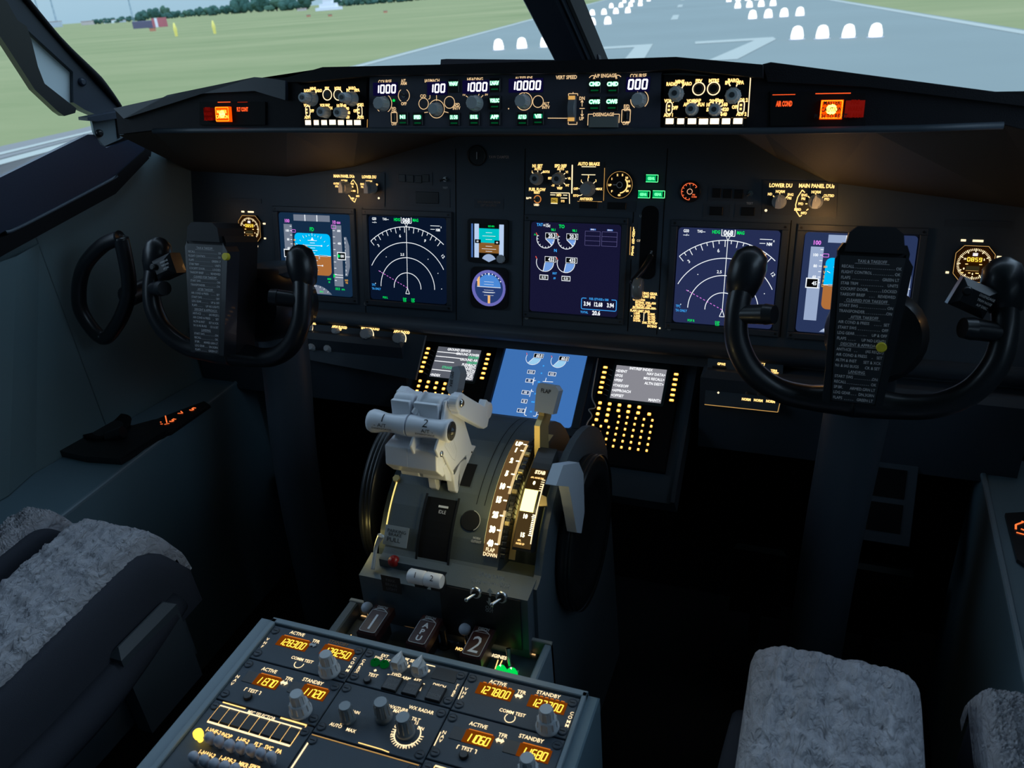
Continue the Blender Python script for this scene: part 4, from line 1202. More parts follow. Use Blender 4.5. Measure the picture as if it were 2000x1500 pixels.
RT = [('GROUND SERVICE', .069, .0040, 'c', W1), ('-', .0215, -.004, .075, W1), ('GROUND POWER', .1165, -.004, 'r', W1), ('ON/OFF', .1165, -.010, 'r', G1), ('-', .0215, -.0145, .078, W1), ('GROUND AIR', .1165, -.0160, 'r', W1), ('ON/OFF', .1165, -.022, 'r', G1), ('-', .0215, -.0255, .066, W1),
      ('PUSHBACK', .1165, -.0275, 'r', W1), ('REQUEST>', .1165, -.0335, 'r', W1), ('STRAIGHT', .072, -.038, 'r', G1), ('DIRECTION', .1165, -.0395, 'r', W1), ('LEFT/RIGHT', .1165, -.0455, 'r', W1), ('-', .0215, -.0455, .066, W1), ('FUEL', .1165, -.0515, 'r', W1), ('FUELLING>', .1165, -.0575, 'r', W1), ('<INDEX', .0215, -.0575, 'l', W1)]
cL = cdu(at(AISLE, 838.5, 683.6), 'left keypad unit with a dim ground service page behind the speed brake lever', RT, SC8)
# cable by the right keypad
t = thing('cable', 'loose pale cable curling along the left edge of the right keypad unit', 'cable', AISLE)
pts = [(*at(AISLE, px, py, .01), .01) for px, py in ((1168, 700), (1160, 745), (1156, 775), (1163, 795), (1150, 800), (1156, 812), (1147, 826), (1141, 850))]
build('cable_run', MB().tube(pts, .0013, GREYT, 8), t)

# ---------------------------------------------------------------- kick panels under the main panel
t, fr, L = unit('lighting_control_panel', 'lighting panel with seven grey knobs below the left displays', 'control panel', [(556, 694), (560, 628), (832, 655), (812, 742)], base=KICK, m_=PANEL)
m = MB(); z = .0034
for s_, px, py, h_ in (('MAIN PANEL', 604, 630.5, .0050), ('AFDS FLOOD', 663, 639, .0050), ('FLOOD', 660.5, 643, .0042), ('BACKGROUND', 723.5, 641.5, .0050), ('AFDS FLOOD', 784.5, 648.5, .0050), ('OUTBD DU', 588.5, 668, .0044), ('BRT', 586, 672, .004), ('OFF', 581, 657.5, .0044), ('INBD DU', 618.5, 671, .0044), ('BRT', 616, 675, .004), ('LOWER DU', 649, 674, .0044), ('BRT', 646, 678.5, .004), ('OFF', 696.5, 669.5, .0044), ('OFF', 759.5, 676, .0044)):
    p = L(px, py); m.text(s_, p[0], p[1], h_, AMB, z, bold=.07, sx=.85)
for px, py, r_ in ((595, 641, .016), (714, 655, .015), (777, 662, .015)):
    p = L(px + 3, py); m.arc(p[0], p[1], r_, -20, 75, .0024, z, AMBP, 12); m.arc(p[0], p[1], r_, 215, 240, .0016, z, AMBP, 6)
for px, py in ((609.5, 664.5), (702.5, 656.5), (765, 663)):
    p = L(px, py); m.disc(p[0], p[1], .0014, z, AMBP, 8)
build('lettering', m, t)
for px, py, r_, h_ in ((600, 639, .0125, .018), (658, 647, .0065, .016), (718, 653, .0115, .018), (781, 661, .0115, .018), (583, 674, .0072, .016), (612, 678, .0072, .016), (643, 681, .0072, .016)):
    p = L(px, py); knob(t, p[0], p[1], r_, h_, KNOB, cap=False)
t, fr, L = unit('proximity_warning_panel', 'amber edged ground proximity panel behind the left horn of the right yoke', 'control panel', [(1376, 790), (1523, 805), (1531, 700), (1384, 690)], base=KICK, m_=PANEL)
m = MB()
for s_, px, py, h_ in (('GPWS', 1409, 711, .0042), ('GROUND PROXIMITY', 1462, 708.5, .0048), ('FLAP', 1467.5, 720, .0038), ('INHIBIT', 1469, 724.5, .0036), ('GEAR', 1489, 722, .0038), ('INHIBIT', 1488.5, 727, .0036), ('TERR', 1512, 724, .0038), ('INHIBIT', 1512, 729, .0036), ('SYS TEST', 1403, 752, .0044), ('NORM', 1457.5, 780, .0042), ('NORM', 1481, 782, .0042), ('NORM', 1505, 784, .0042)):
    p = L(px, py); m.text(s_, p[0], p[1], h_, AMB, z, bold=.05, sx=.85)
seglist(m, L, [(1480, 731.5, 1521, 735)], .001, AMBP, z)
seglist(m, L, [(1376, 790, 1519, 805), (1519, 805, 1523, 788)], .0012, AMBD, z)
p = L(1403, 767); m.disc(p[0], p[1], .0022, z, AMBP, 4); p = L(1404, 742); m.arc(p[0], p[1], .0065, 0, 300, .0009, z, AMBD, 16)
build('lettering', m, t)
p = L(1404, 722); build('annunciator', MB().box(p[0] - .012, p[1] - .006, .003, p[0] + .012, p[1] + .006, .005, BLACK, .0008), t)
p = L(1404, 742); build('push_button', MB().cyl(p[0], p[1], .003, .007, .005, BLACK, 16, bev=.001), t)
for px, py in ((1459, 765), (1482, 767), (1506, 769)):
    p = L(px, py); toggle(t, p[0], p[1], .8, (0, -.3), KNOBD)

# lower bulkhead and pedal bay
mb = MB(); mb.add([(-.90, .13, 0), (.90, .13, 0), (.90, .13, 1.13), (-.90, .13, 1.13)], [(0, 1, 2, 3)], MATTE)
mb.box(-.84, -.075, .545, -.31, -.015, .70, PANEL2, .01)
mb.box(.285, -.075, .545, .80, -.015, .70, PANEL2, .01)
struct('wall_front', mb)
for sx in (-1, 1):
    t = thing('rudder_pedals', 'black rudder pedals in the dark footwell under the %s control yoke' % ('left', 'right')[sx > 0], 'pedals', Matrix.Translation((sx * .52, -.02, 0)))
    for k in (-1, 1):
        mb = MB(); mb.box(k * .11 - .05, -.06, .16, k * .11 + .05, -.035, .33, BLACK, .008)
        for j in range(5): mb.box(k * .11 - .045, -.068, .18 + j * .028, k * .11 + .045, -.058, .19 + j * .028, MATTE)
        build('pedal', mb, t)
        build('pedal_arm', MB().rod((k * .11, -.04, .2), (k * .11, .01, .02), .012, BLACK), t)
q = at(KICK, 1780, 940)
# faint vent grille right of the right column
t = thing('footwell_grille', 'faint dark louvred panel low on the right behind the right yoke', 'grille', frame((.58, -.10, .50), (1, 0, 0), (0, .5, 1)))
m = MB(); m.box(-.075, -.075, 0, .075, .075, .004, PANEL2, .001)
build('plate', m, t)
m = MB()
for i in range(2):
    for j in range(2): m.box(-.058 + i * .062, -.055 + j * .06, .004, -.004 + i * .062, -.005 + j * .06, .0055, MATTE)
build('opening', m, t)

# ================================================================ control yokes
def yoke(O, mir, label, seats):
    fr = frame(O, (1, 0, 0), (0, sin(.33), cos(.33)))
    t = thing('control_yoke', label, 'control yoke', fr)
    # hub with rounded drum behind it
    HT = Matrix.Translation((0, .034, .042))
    mb = MB(); mb.T = HT
    hub = [(-.036, .115), (.036, .115), (.040, .105), (.028, -.085), (-.030, -.085), (-.042, .105)]
    mb.prism(hub, -.085, -.002, HUB)
    mb.prism([(-.034, .105), (.034, .105), (.03, .128), (.02, .136), (-.022, .136), (-.031, .128)], -.06, .006, HUB); mb.T = None
    mb.lathe([(.03, -.16), (.062, -.155), (.066, -.13), (.066, -.055), (.055, -.035)], YOKE, Matrix.Translation((.020, .025, -.01)), 28)
    build('hub', mb, t)
    mb = MB(); mb.T = HT
    pl = [(-.0385, .100), (.0365, .100), (.0355, .097), (.0215, -.083), (-.0295, -.083), (-.0385, .097)]
    mb.prism(pl, -.002, .001, mat('checklist_plate', (.022, .025, .03), .45))
    plate = build('checklist_plate', mb, t)
    m = MB(); m.T = HT; z = .0014
    CT = mat('checklist_text', (.62, .65, .68), .6, emit=(.6, .65, .7), es=.03)
    rows = ['#TAXI & TAKEOFF', 'RECALL|OK', 'FLIGHT CONTROL|OK', 'FLAPS|GREEN LT', 'STAB TRIM|UNITS', 'COCKPIT DOOR|LOCKED', 'TAKEOFF BRIEF|REVIEWED', '#CLEARED FOR TAKEOFF', 'START SWS|ON', 'TRANSPONDER|ON', '#AFTER TAKEOFF', 'AIR COND & PRESS|SET', 'START SWS|OFF', 'LDG GEAR|UP & OFF', 'FLAPS|UP NO LIGHTS', '#DESCENT & APPROACH', 'ANTI-ICE|(AS REQD.)', 'AIR COND & PRESS|SET', 'ALTM & INST|SET & XCK', 'N1 & IAS BUGS|CK & SET', '#LANDING', 'START SWS|ON', 'RECALL|OK', 'SP.BK.|ARMED.GRN LT', 'LDG GEAR|DN.3GRN', 'FLAPS|GREEN LT']
    for i, r_ in enumerate(rows):
        y = .094 - .0069 * i
        f = (y + .083) / .18
        xl, xr = -.0275 - .008 * f, .0185 + .015 * f
        if r_[0] == '#':
            m.text(r_[1:], (xl + xr) / 2, y, .0036, CT, z, sx=.85, bold=0)
            w_ = len(r_) * .0013; m.line(((xl + xr) / 2 - w_, y - .0028), ((xl + xr) / 2 + w_, y - .0028), .0003, z, CT)
        else:
            a, b = r_.split('|')
            m.text(a, xl, y, .0036, CT, z, align='l', sx=.82, bold=0); m.text(b, xr, y - .0004, .0036, CT, z, align='r', sx=.82, bold=0)
            x_ = xl + len(a) * .0026
            while x_ < xr - len(b) * .0027 - .002:
                m.line((x_, y - .0018), (x_ + .0013, y - .0018), .0003, z, CT); x_ += .0024
    build('checklist_lettering', m, plate)
    mb = MB(); mb.T = HT; yx, yy = ((.044, .082) if mir < 0 else (.022, -.010))
    mb.cyl(yx - .001, yy, -.001, .006, .0062, YELLOW, 18, bev=.001); build('yellow_marker', mb, t)
    mb = MB(); mb.T = HT; mb.prism([(.036, .104), (.045, .09), (.031, -.085), (.022, -.085)], -.03, .001, YOKE); mb.prism([(-.039, .104), (-.044, .095), (-.040, -.085), (-.031, -.085)], -.03, -.001, YOKE); build('side_slide', mb, t)
    # horns
    for s in (-1, 1):
        X = lambda x: s * x
        mb = MB()
        mb.tube([(X(.0), -.058, -.022), (X(.055), -.060, -.02), (X(.098), -.052, -.012), (X(.134), -.028, -.004), (X(.155), .008, 0), (X(.160), .045, 0), (X(.157), .082, -.006), (X(.153), .105, -.012)],
                [.024, .0175, .0165, .0165, .0165, .0155, .0165, .018], YOKE, 16)
        h = build('horn', mb, t)
        g = MB()
        g.T = Matrix.Translation((X(.153), .104, -.010)) @ Matrix.Rotation(s * radians(12), 4, 'Z')
        g.lathe([(.008, -.034), (.019, -.026), (.0245, -.008), (.025, .008), (.021, .022), (.010, .030), (.001, .032)], YOKE, Matrix.Rotation(radians(-90), 4, 'X') @ Matrix.Scale(1.15, 4, (0, 0, 1)), 22, cap=False)
        build('grip_head', g, h)
        st = MB(); st.rod((X(.157), .048, 0), (X(.122), .052, .016), .0125, YOKE, 16, .0135); st.rod((X(.122), .052, .016), (X(.110), .053, .021), .0142, YOKE, 16, .0125)
        build('thumb_stub', st, h)
        if s == mir:   # outboard horn carries the switch block
            st = MB(); st.T = Matrix.Translation((X(.118), .088, .004)) @ Matrix.Rotation(s * radians(-22), 4, 'Z')
            st.box(-.022, -.017, -.018, .022, .020, .016, YOKE, .009)
            sw = build('switch_block', st, h)
            st = MB(); st.T = Matrix.Translation((X(.118), .088, .004)) @ Matrix.Rotation(s * radians(-22), 4, 'Z')
            for j, s_ in enumerate(('DISENGAGE', 'TRIM NOSE', 'A/P DISC')): st.text(s_, .012, .008 - j * .006, .003, CT, .0165, sx=.8, bold=0)
            st.lathe([(.005, .016), (.006, .021), (.004, .023)], BLACK, Matrix.Translation((-.012, .006, 0)), 14)
            build('trim_switch', st, sw)
    # column
    mb = MB(); inv = fr.inverted()
    P_ = lambda x, y, z: tuple(inv @ Vector((O[0] + x, y, z)))
    mb.tube([P_(.018, -.20, .90), P_(.012, -.215, .72), P_(0, -.25, .45), P_(-.005, -.27, .02)], [.046, .046, .044, .044], YOKE2, 24)
    build('column', mb, t)
    return t
HUB = mat('hub_black', (.008, .009, .012), .6, spec=.3)
yoke((-.497, -.335, .850), -1, 'left control yoke with checklist plate in front of the outboard left display', 'left')
yoke((.525, -.335, .882), 1, 'right control yoke with checklist plate and yellow marker below its middle', 'right')

# steering tiller
TL = frame((-.80, -.31, .88), (1, .15, 0), (0, .1, 1))
L = A(TL, 0)
t = thing('steering_tiller', 'black D shaped nose wheel steering tiller left of the left yoke', 'tiller', TL)
mb = MB()
pts = [L(*p) for p in ((236, 464), (200, 480), (165, 520), (154, 570), (162, 615), (200, 660), (228, 635), (248, 590), (252, 550), (244, 500), (236, 464))]
mb.tube([(p[0], p[1], 0) for p in pts], .0135, YOKE, 14); build('rim', mb, t)
mb = MB(); p = L(252, 580); mb.rod((p[0] - .005, p[1], 0), (p[0] + .0, p[1] - .0, -.06), .02, YOKE, 18); build('boss', mb, t)

# ================================================================ throttle quadrant
t = thing('throttle_quadrant', 'throttle quadrant with white thrust levers, flap lever, trim wheels and glowing scales', 'throttle quadrant', Matrix.Translation((0, 0, 0)))
TQY, TQZ, TR_ = -.43, .565, .19
def side(pts, x0, x1, m_, mb=None, name=None, parent=t, bev=0):
    """a profile in (y, z) extruded across the cockpit"""
    mb = mb or MB()
    mb.T = frame((x0, 0, 0), (0, 1, 0), (0, 0, 1))
    mb.prism(pts, 0, x1 - x0, m_)
    mb.T = None
    return build(name, mb, parent) if name else mb
def arcp(r, a0, a1, n=14):
    return [(TQY + r * cos(radians(a0 + (a1 - a0) * i / n)), TQZ + r * sin(radians(a0 + (a1 - a0) * i / n))) for i in range(n + 1)]
mb = MB()
body = arcp(TR_, 20, 152) + [(-.606, .650), (-.618, .648), (-.626, .56), (-.62, .10), (-.20, .10)]
side(body, -.075, .098, TQ, mb)
side(body, .150, .160, TQ, mb)
side(arcp(TR_ - .045, 20, 152) + [(-.606, .648), (-.618, .648), (-.626, .56), (-.62, .10), (-.20, .10)], .098, .150, TQ, mb)
build('quadrant_body', mb, t)
# lower shelf
mb = MB()
side([(-.60, .652), (-.640, .648), (-.650, .57), (-.645, .50), (-.60, .50)], .032, .155, TQ, mb)
side([(-.60, .640), (-.640, .632), (-.646, .50), (-.60, .50)], -.098, .030, TQ, mb)
build('shelf', mb, t)
def surf(x, a, r=TR_, rot=0):
    """frame on the drum surface: local x across, y up the drum, z out"""
    n = Vector((0, cos(radians(a)), sin(radians(a)))); v = Vector((0, sin(radians(a)), -cos(radians(a))))
    return frame((x, TQY + r * n[1], TQZ + r * n[2]), (1, 0, 0), v)
def strip(mb, x0, x1, a0, a1, r, m_, n=16, x0b=None, x1b=None):
    vs_, fs = [], []
    for i in range(n + 1):
        f = i / n; a = radians(a0 + (a1 - a0) * f)
        xa = x0 + ((x0b if x0b is not None else x0) - x0) * f; xb = x1 + ((x1b if x1b is not None else x1) - x1) * f
        vs_ += [(xa, TQY + r * cos(a), TQZ + r * sin(a)), (xb, TQY + r * cos(a), TQZ + r * sin(a))]
    fs = [(2 * i, 2 * i + 1, 2 * i + 3, 2 * i + 2) for i in range(n)]
    return mb.add(vs_, fs, m_)
# dark lever slots, plates and seam lines on the drum
mb = MB(); strip(mb, -.024, .036, 110, 121, TR_ + .0008, MATTE)
for x in (.052, .064): strip(mb, x, x + .0010, 60, 128, TR_ + .001, MATTE)
for x in (-.060, -.035): strip(mb, x, x + .010, 60, 112, TR_ + .001, MATTE)
build('drum_slots', mb, t)
# flap scale
mb = MB()
strip(mb, .0765, .0975, 94, 147.5, TR_ + .006, SCALE, 24)
build('flap_scale', mb, t)
mb = MB(); strip(mb, .0955, .0995, 97, 122, TR_ + .007, glow('scale_edge', (1, .72, .34), .8), 10); strip(mb, .0955, .0995, 129, 142.5, TR_ + .007, glow('scale_edge', (1, .72, .34), .8), 10)
strip(mb, .0750, .0764, 94, 143, TR_ + .003, glow('scale_side_glow', (1, .85, .3), .9), 20)
build('scale_edge', mb, t)
mb = MB()
def put(s_, x, a, r, h_, m_, mbx, bold=.04, sx=.85):
    mbx.T = surf(x, a, r); mbx.text(s_, 0, 0, h_, m_, 0, bold=bold, sx=sx); mbx.T = None
for s_, a in (('UP', 97), ('1', 100.8), ('2', 106.7), ('5', 113.3), ('10', 119.2), ('15', 125), ('25', 131.2), ('30', 137), ('40', 142.4)):
    put(s_, .0855, a, TR_ + .0075, .0078, STRIP, mb, .07, .72)
    mb.T = surf(.0945, a, TR_ + .0075); mb.crect(0, 0, .005, .0018, 0, STRIP); mb.T = None
put('FLAP', .0870, 145.0, TR_ + .0075, .0050, AMBP, mb, .02); put('DOWN', .0875, 146.9, TR_ + .0075, .0050, AMBP, mb, .02)
build('scale_numbers', mb, t)
# flap gate: stepped dark track
mb = MB()
for i in range(26):
    a = 88 + i * 2.3
    x0_ = .1005 + (.0025 if i % 3 else 0)
    strip(mb, x0_, .109, a, a + 2.1, TR_ + .008, BLACK, 2)
    mb.T = surf(.1055, a + 1, TR_ - .01); mb.box(-.0035, -.003, 0, .0035, .003, .019, BLACK, .001); mb.T = None
build('flap_gate', mb, t)
for a in (103, 112, 121, 134): 
    mb = MB(); mb.T = surf(.106, a, TR_ + .008); mb.box(-.004, -.003, 0, .003, .003, .004, BRASS, .0008); mb.T = None; build('gate_pin', mb, t)
# inside of the slot: lamp strip and brass track
mb = MB(); strip(mb, .110, .119, 80, 148, TR_ - .006, BRASS, 20); build('brass_track', mb, t)
mb = MB(); strip(mb, .109, .121, 112, 130, TR_ - .018, STRIPY, 8); build('slot_lamp', mb, t)
# stabiliser trim gauge
RG = .207
mb = MB()
mb.T = frame((.1205, 0, 0), (0, 1, 0), (0, 0, 1)); mb.prism(arcp(RG - .022, 100, 143, 16) + arcp(RG, 143, 100, 16), 0, .0265, BLACK); mb.T = None
build('trim_gauge_case', mb, t)
mb = MB()
strip(mb, .1215, .146, 111, 120, RG + .0006, glow('trim_band_top', (1, .55, .15), .03), 6)
strip(mb, .1215, .1405, 120, 128.6, RG + .0008, STRIPY, 8); strip(mb, .1215, .146, 128.6, 142, RG + .0006, glow('trim_face', (1, .6, .2), .06), 8)
strip(mb, .1445, .1460, 117, 140, RG + .0009, AMBP, 12)
for i in range(12): 
    mb.T = surf(.1425, 129.5 + i * .68, RG + .0012); mb.crect(0, 0, .005 if i in (1, 11) else .003, .0010, 0, STRIP); mb.T = None
for i in range(6):
    mb.T = surf(.1435, 115.5 + i * .9, RG + .0012); mb.crect(0, 0, .005, .0012, 0, AMBP); mb.T = None
put('10', .1315, 130.4, RG + .0013, .0055, STRIP, mb); put('15', .1325, 137.2, RG + .0013, .0055, STRIP, mb)
put('STAB', .136, 112.5, RG + .0013, .0052, AMBP, mb, .07); put('APL NOSE DN', .134, 115, RG + .0013, .0024, AMB, mb); put('0', .132, 117.2, RG + .0013, .0052, STRIP, mb); put('APL', .129, 139.3, RG + .0013, .0024, AMB, mb); put('NOSE UP', .131, 140.5, RG + .0013, .0024, AMB, mb)
build('trim_scale', mb, t)
mb = MB(); mb.T = surf(.1505, 125, RG); mb.prism([(-.003, -.004), (.008, -.002), (.004, .010), (-.003, .012)], 0, .004, BRASS); mb.T = None; build('trim_pointer', mb, t)
# trim wheels
for x0_, x1_, cy, cz, r in ((-.136, -.112, -.44, .635, .132), (.160, .182, -.43, .60, .118)):
    T = Matrix.Translation((x0_, cy, cz)) @ Matrix.Rotation(radians(90), 4, 'Y')
    mb = MB(); w_ = x1_ - x0_
    mb.lathe([(r * .72, 0), (r * .93, -.0), (r, .004), (r, w_ - .004), (r * .93, w_), (r * .72, w_), (r * .66, w_ * .6), (r * .2, w_ * .6), (.001, w_ * .6)], BLACK, T, 56, cap=False)
    o = build('trim_wheel', mb, t)
    mb = MB()
    for k in range(3): mb.lathe([(r + .0006, .007 + k * .006), (r + .0012, .009 + k * .006), (r + .0006, .011 + k * .006)], BLACK, T, 56, cap=False)
    build('wheel_tread', mb, o)
# left bulge: curved side fairing
mb = MB(); side(arcp(.165, 35, 165) + [(-.59, .10), (-.31, .10)], -.098, -.075, TQ, mb); build('side_fairing', mb, t)
mb = MB(); mb.T = surf(-.078, 122.5, TR_ + .004); mb.cyl(0, 0, -.02, .0, .0055, BRASS, 6); mb.T = None
build('brass_bolt', mb, t)
mb = MB(); strip(mb, -.0775, -.0752, 124, 146, TR_ + .0005, glow('left_slit_lamp', (1, .8, .25), 1.1), 10); build('slit_lamp', mb, t)
# white stripe of the trim wheel, built as its own slab
L = lambda px, py: X_(px, py, .178)
def X_(px, py, x):
    d = ray(px, py); s_ = (x - CAM[0]) / d[0]; P = CAM + d * s_; return (P[1], P[2])
mb = MB()
hp = [X_(px, py, .188) for px, py in ((1083, 948), (1097, 908), (1128, 903), (1137, 925), (1139, 1000), (1133, 1041), (1124, 1040), (1113, 975), (1108, 950))]
side(hp, .176, .190, mat('stripe_white', (.45, .5, .56), .4), mb); build('trim_wheel_stripe', mb, t)

# thrust levers
HY, HZ = -.556, .838
for k, (x0_, x1_) in enumerate(((-.089, -.0295), (-.0265, .033))):
    b0, b1 = ((-.062, -.030), (-.028, .012))[k]
    f0, f1 = ((-.021, -.009), (.008, .020))[k]
    mb = MB()
    # side plates carried down into the slot
    pr = [(-.535, .870), (-.510, .862), (-.497, .846), (-.474, .762), (-.452, .745), (-.452, .735), (-.498, .712), (-.540, .700), (-.533, .735), (-.520, .758), (-.540, .752), (-.556, .790), (-.560, .800), (-.575, .806), (-.580, .822), (-.560, .835)]
    xp = .016 if k else -.020
    side(pr, xp, xp + .004, LEVER, mb)
    side([(-.545, .868), (-.505, .862), (-.490, .835), (-.478, .790), (-.505, .760), (-.560, .770), (-.572, .800), (-.55, .815)], b0 + .004, b1, LEVER, mb)
    side([(-.572, .812), (-.578, .785), (-.562, .765), (-.545, .770), (-.545, .812)], b0, b1 + .003, LEVER, mb)
    side([(-.560, .780), (-.50, .780), (-.495, .745), (-.540, .742), (-.556, .755)], b0 + .008, b1 + .004, LEVER, mb)
    side([(-.542, .765), (-.543, .728), (-.535, .718), (-.515, .715), (-.495, .72), (-.495, .76)], f0, f1, LEVER, mb)
    o = soften(build('thrust_lever', mb, t))
    mb = MB(); T = Matrix.Translation((x0_, HY, HZ)) @ Matrix.Rotation(radians(90), 4, 'Y'); W = x1_ - x0_
    big, sm_ = .0162, .0120
    if k == 0: prof = [(.004, 0), (.014, .0012), (big, .006), (big * .98, .012), (sm_ * 1.08, .026), (sm_ * 1.08, .040), (.0145, .052), (.0155, W)]
    else: prof = [(.0155, 0), (.0152, .008), (.0134, .025), (.0130, .040), (.0148, .052), (big, W - .002), (big - .002, W)]
    mb.lathe(prof, LEVER, T, 28); h_ = build('grip', mb, o)
    if k:
        mb = MB(); mb.lathe([(.0125, W - .001), (.0128, W + .0015), (.011, W + .002)], BLACK, T, 24); mb.lathe([(.006, W + .002), (.004, W + .005), (.001, W + .006)], YOKE, T, 16)
        build('end_button', mb, h_)
    # lettering on the grip, facing aft and up
    a_ = .75
    n_ = Vector((0, -cos(a_), sin(a_)))
    rr_ = .0147 if k == 0 else .0156
    G = frame((0, HY, HZ), (1, 0, 0), (0, sin(a_), cos(a_)))
    mb = MB(); 
    def wrap(s_, x, yy, h_2, sx=.9, bold=0.0, mm=INK):
        vs2, fs2, a2, b2 = glyphs(s_, bold); kk = h_2 / .7; w2 = (b2 - a2) * kk * sx
        tri = [(f_[0], f_[i_], f_[i_ + 1]) for f_ in fs2 for i_ in range(1, len(f_) - 1)]
        vs2 = list(vs2)
        for _ in range(2):
            mid, new = {}, []
            def M_(i_, j_):
                k_ = (min(i_, j_), max(i_, j_))
                if k_ not in mid: mid[k_] = len(vs2); vs2.append(((vs2[i_][0] + vs2[j_][0]) / 2, (vs2[i_][1] + vs2[j_][1]) / 2))
                return mid[k_]
            for a_, b_, c_ in tri:
                x_, y_, z_ = M_(a_, b_), M_(b_, c_), M_(c_, a_)
                new += [(a_, x_, z_), (x_, b_, y_), (z_, y_, c_), (x_, y_, z_)]
            tri = new
        fs2 = tri
        out = []
        for vx, vy in vs2:
            lx = x + (vx - a2) * kk * sx - w2 / 2; ly = yy + vy * kk - h_2 / 2
            f = (lx - x0_) / W
            zz = lx - x0_
            rad = prof[-1][0]
            for (ra, za), (rb, zb) in zip(prof, prof[1:]):
                if za <= zz <= zb: rad = ra + (rb - ra) * (zz - za) / (zb - za); break
            rad += .0005
            th = ly / rad
            out.append(tuple(G @ Vector((lx, rad * sin(th), rad * cos(th)))))
        mb.add(out, fs2, mm)
    cx = (x0_ + x1_) / 2
    if k == 0:
        wrap('1', cx - .004, .0045, .0125); wrap('- A/T', cx - .006, -.007, .0052, 1.1); wrap('DISENGAGE', cx - .004, -.0125, .0028, 1.3)
    else:
        wrap('2', cx - .003, .0045, .0125); wrap('A/T -', cx + .001, -.007, .0052, 1.1); wrap('DISENGAGE', cx - .002, -.0125, .0028, 1.3)
    build('grip_lettering', mb, h_)
    # reverse lever lying forward of the grip
    mb = MB()
    rv = [(-.528, .872), (-.512, .872), (-.502, .862), (-.446, .812), (-.436, .818), (-.426, .806), (-.430, .790), (-.444, .776), (-.456, .780), (-.492, .812), (-.530, .848)]
    xr = .022 if k else -.058
    side(rv, xr, xr + .012, LEVER, mb)
    T2 = Matrix.Translation((b0 + .004, -.530, .860)) @ Matrix.Rotation(radians(90), 4, 'Y')
    Wb = b1 - b0; mb.lathe([(.009, 0), (.012, .003), (.012, Wb - .006), (.009, Wb - .002)], LEVER, T2, 18)
    if k:
        mb.rod((-.024, HY + .008, HZ + .014), (-.010, -.527, .876), .0042, LEVER, 12)
        for ya, za, ra in ((-.523, .862, .012), (-.432, .797, .0125)):
            mb.lathe([(ra, 0), (ra, .013)], LEVER, Matrix.Translation((.0215, ya, za)) @ Matrix.Rotation(radians(90), 4, 'Y'), 20, smooth=False)
    o2 = soften(build('reverse_lever', mb, o), .0016)
    mb = MB(); T3 = Matrix.Translation((.034 if k else -.046, -.523, .862)) @ Matrix.Rotation(radians(90), 4, 'Y')
    mb.lathe([(.005, 0), (.006, .003), (.004, .005)], STEEL, T3, 14); build('pivot_bolt', mb, o)
    if k: 
        mb = MB()
        T3 = Matrix.Translation((.0195, -.568, .808)) @ Matrix.Rotation(radians(90), 4, 'Y'); mb.lathe([(.0045, 0), (.004, .002), (.002, .003)], STEEL, T3, 14); build('lower_bolt', mb, o)
        for yy, zz in ((-.478, .752), (-.49, .727), (-.505, .735)):
            build('rivet', MB().lathe([(.0015, 0), (.0015, .0008)], INK, Matrix.Translation((.0201, yy, zz)) @ Matrix.Rotation(radians(90), 4, 'Y'), 8), o)
mb = MB(); mb.T = frame((.0206, 0, 0), (0, 1, 0), (0, 0, 1))
sq = [(-.556, .812), (-.545, .822), (-.530, .808), (-.524, .784), (-.533, .774), (-.540, .782)]
mb.pline(sq, .0006, 0, GREYT, True)
for i_ in range(6): mb.line((-.5505 + i_ * .003, .8085 - i_ * .0045), (-.5405 + i_ * .003, .8125 - i_ * .0045), .0004, 0, GREYT)
mb.T = None; build('warning_sticker', mb, o)
# flap lever
mb = MB()
fl = [(-.452, .845), (-.440, .850), (-.432, .800), (-.452, .770), (-.455, .712), (-.487, .716), (-.487, .775), (-.458, .812)]
fx = lambda lst, x: [X_(px, py, x) for px, py in lst]
side(fx([(1058, 800), (1071, 802), (1072, 812), (1066, 832), (1067, 910), (1049, 911), (1049, 832), (1057, 812)], .118), .114, .122, BRASS, mb)
o = build('flap_lever', mb, t)
mb = MB(); mb.T = frame((.1, TQY + .0, 0), (1, 0, 0), (0, 0, 1)); mb.T = None
q = X_(1070, 778, .125)
mb.T = frame((.125, q[0], q[1]), (1, -.10, 0), (0, .42, .9)); mb.prism([(-.014, -.020), (.014, -.020), (.019, .014), (.013, .020), (-.013, .020), (-.015, .012)], -.006, .010, mat('lever_tab_grey', (.36, .40, .46), .45))
mb.text('FLAP', .0, .011, .0055, INK, .0105, sx=.9); mb.T = None
build('lever_tab', mb, o)
# speed brake lever
q0 = X_(893, 770, -.085)
mb = MB(); a0 = X_(890, 800, -.085)
mb.rod((-.085, q0[0], q0[1]), (-.085, a0[0] - .006, a0[1] - .03), .004, BRASS, 8)
o = build('speed_brake_lever', mb, t)
mb = MB(); q = X_(892, 742, -.085)
mb.T = frame((-.085, q[0], q[1]), (1, -.35, 0), (0, .42, .9)); mb.prism([(-.012, -.018), (-.004, -.026), (.008, -.026), (.012, -.012), (.012, .016), (.004, .025), (-.008, .020)], -.008, .008, mat('lever_tab_grey', (.36, .40, .46), .45))
mb.text('SPD BRK', -.004, 0, .0058, INK, .0085, sx=.85, rot=-1.5); mb.T = None
build('lever_tab', mb, o)
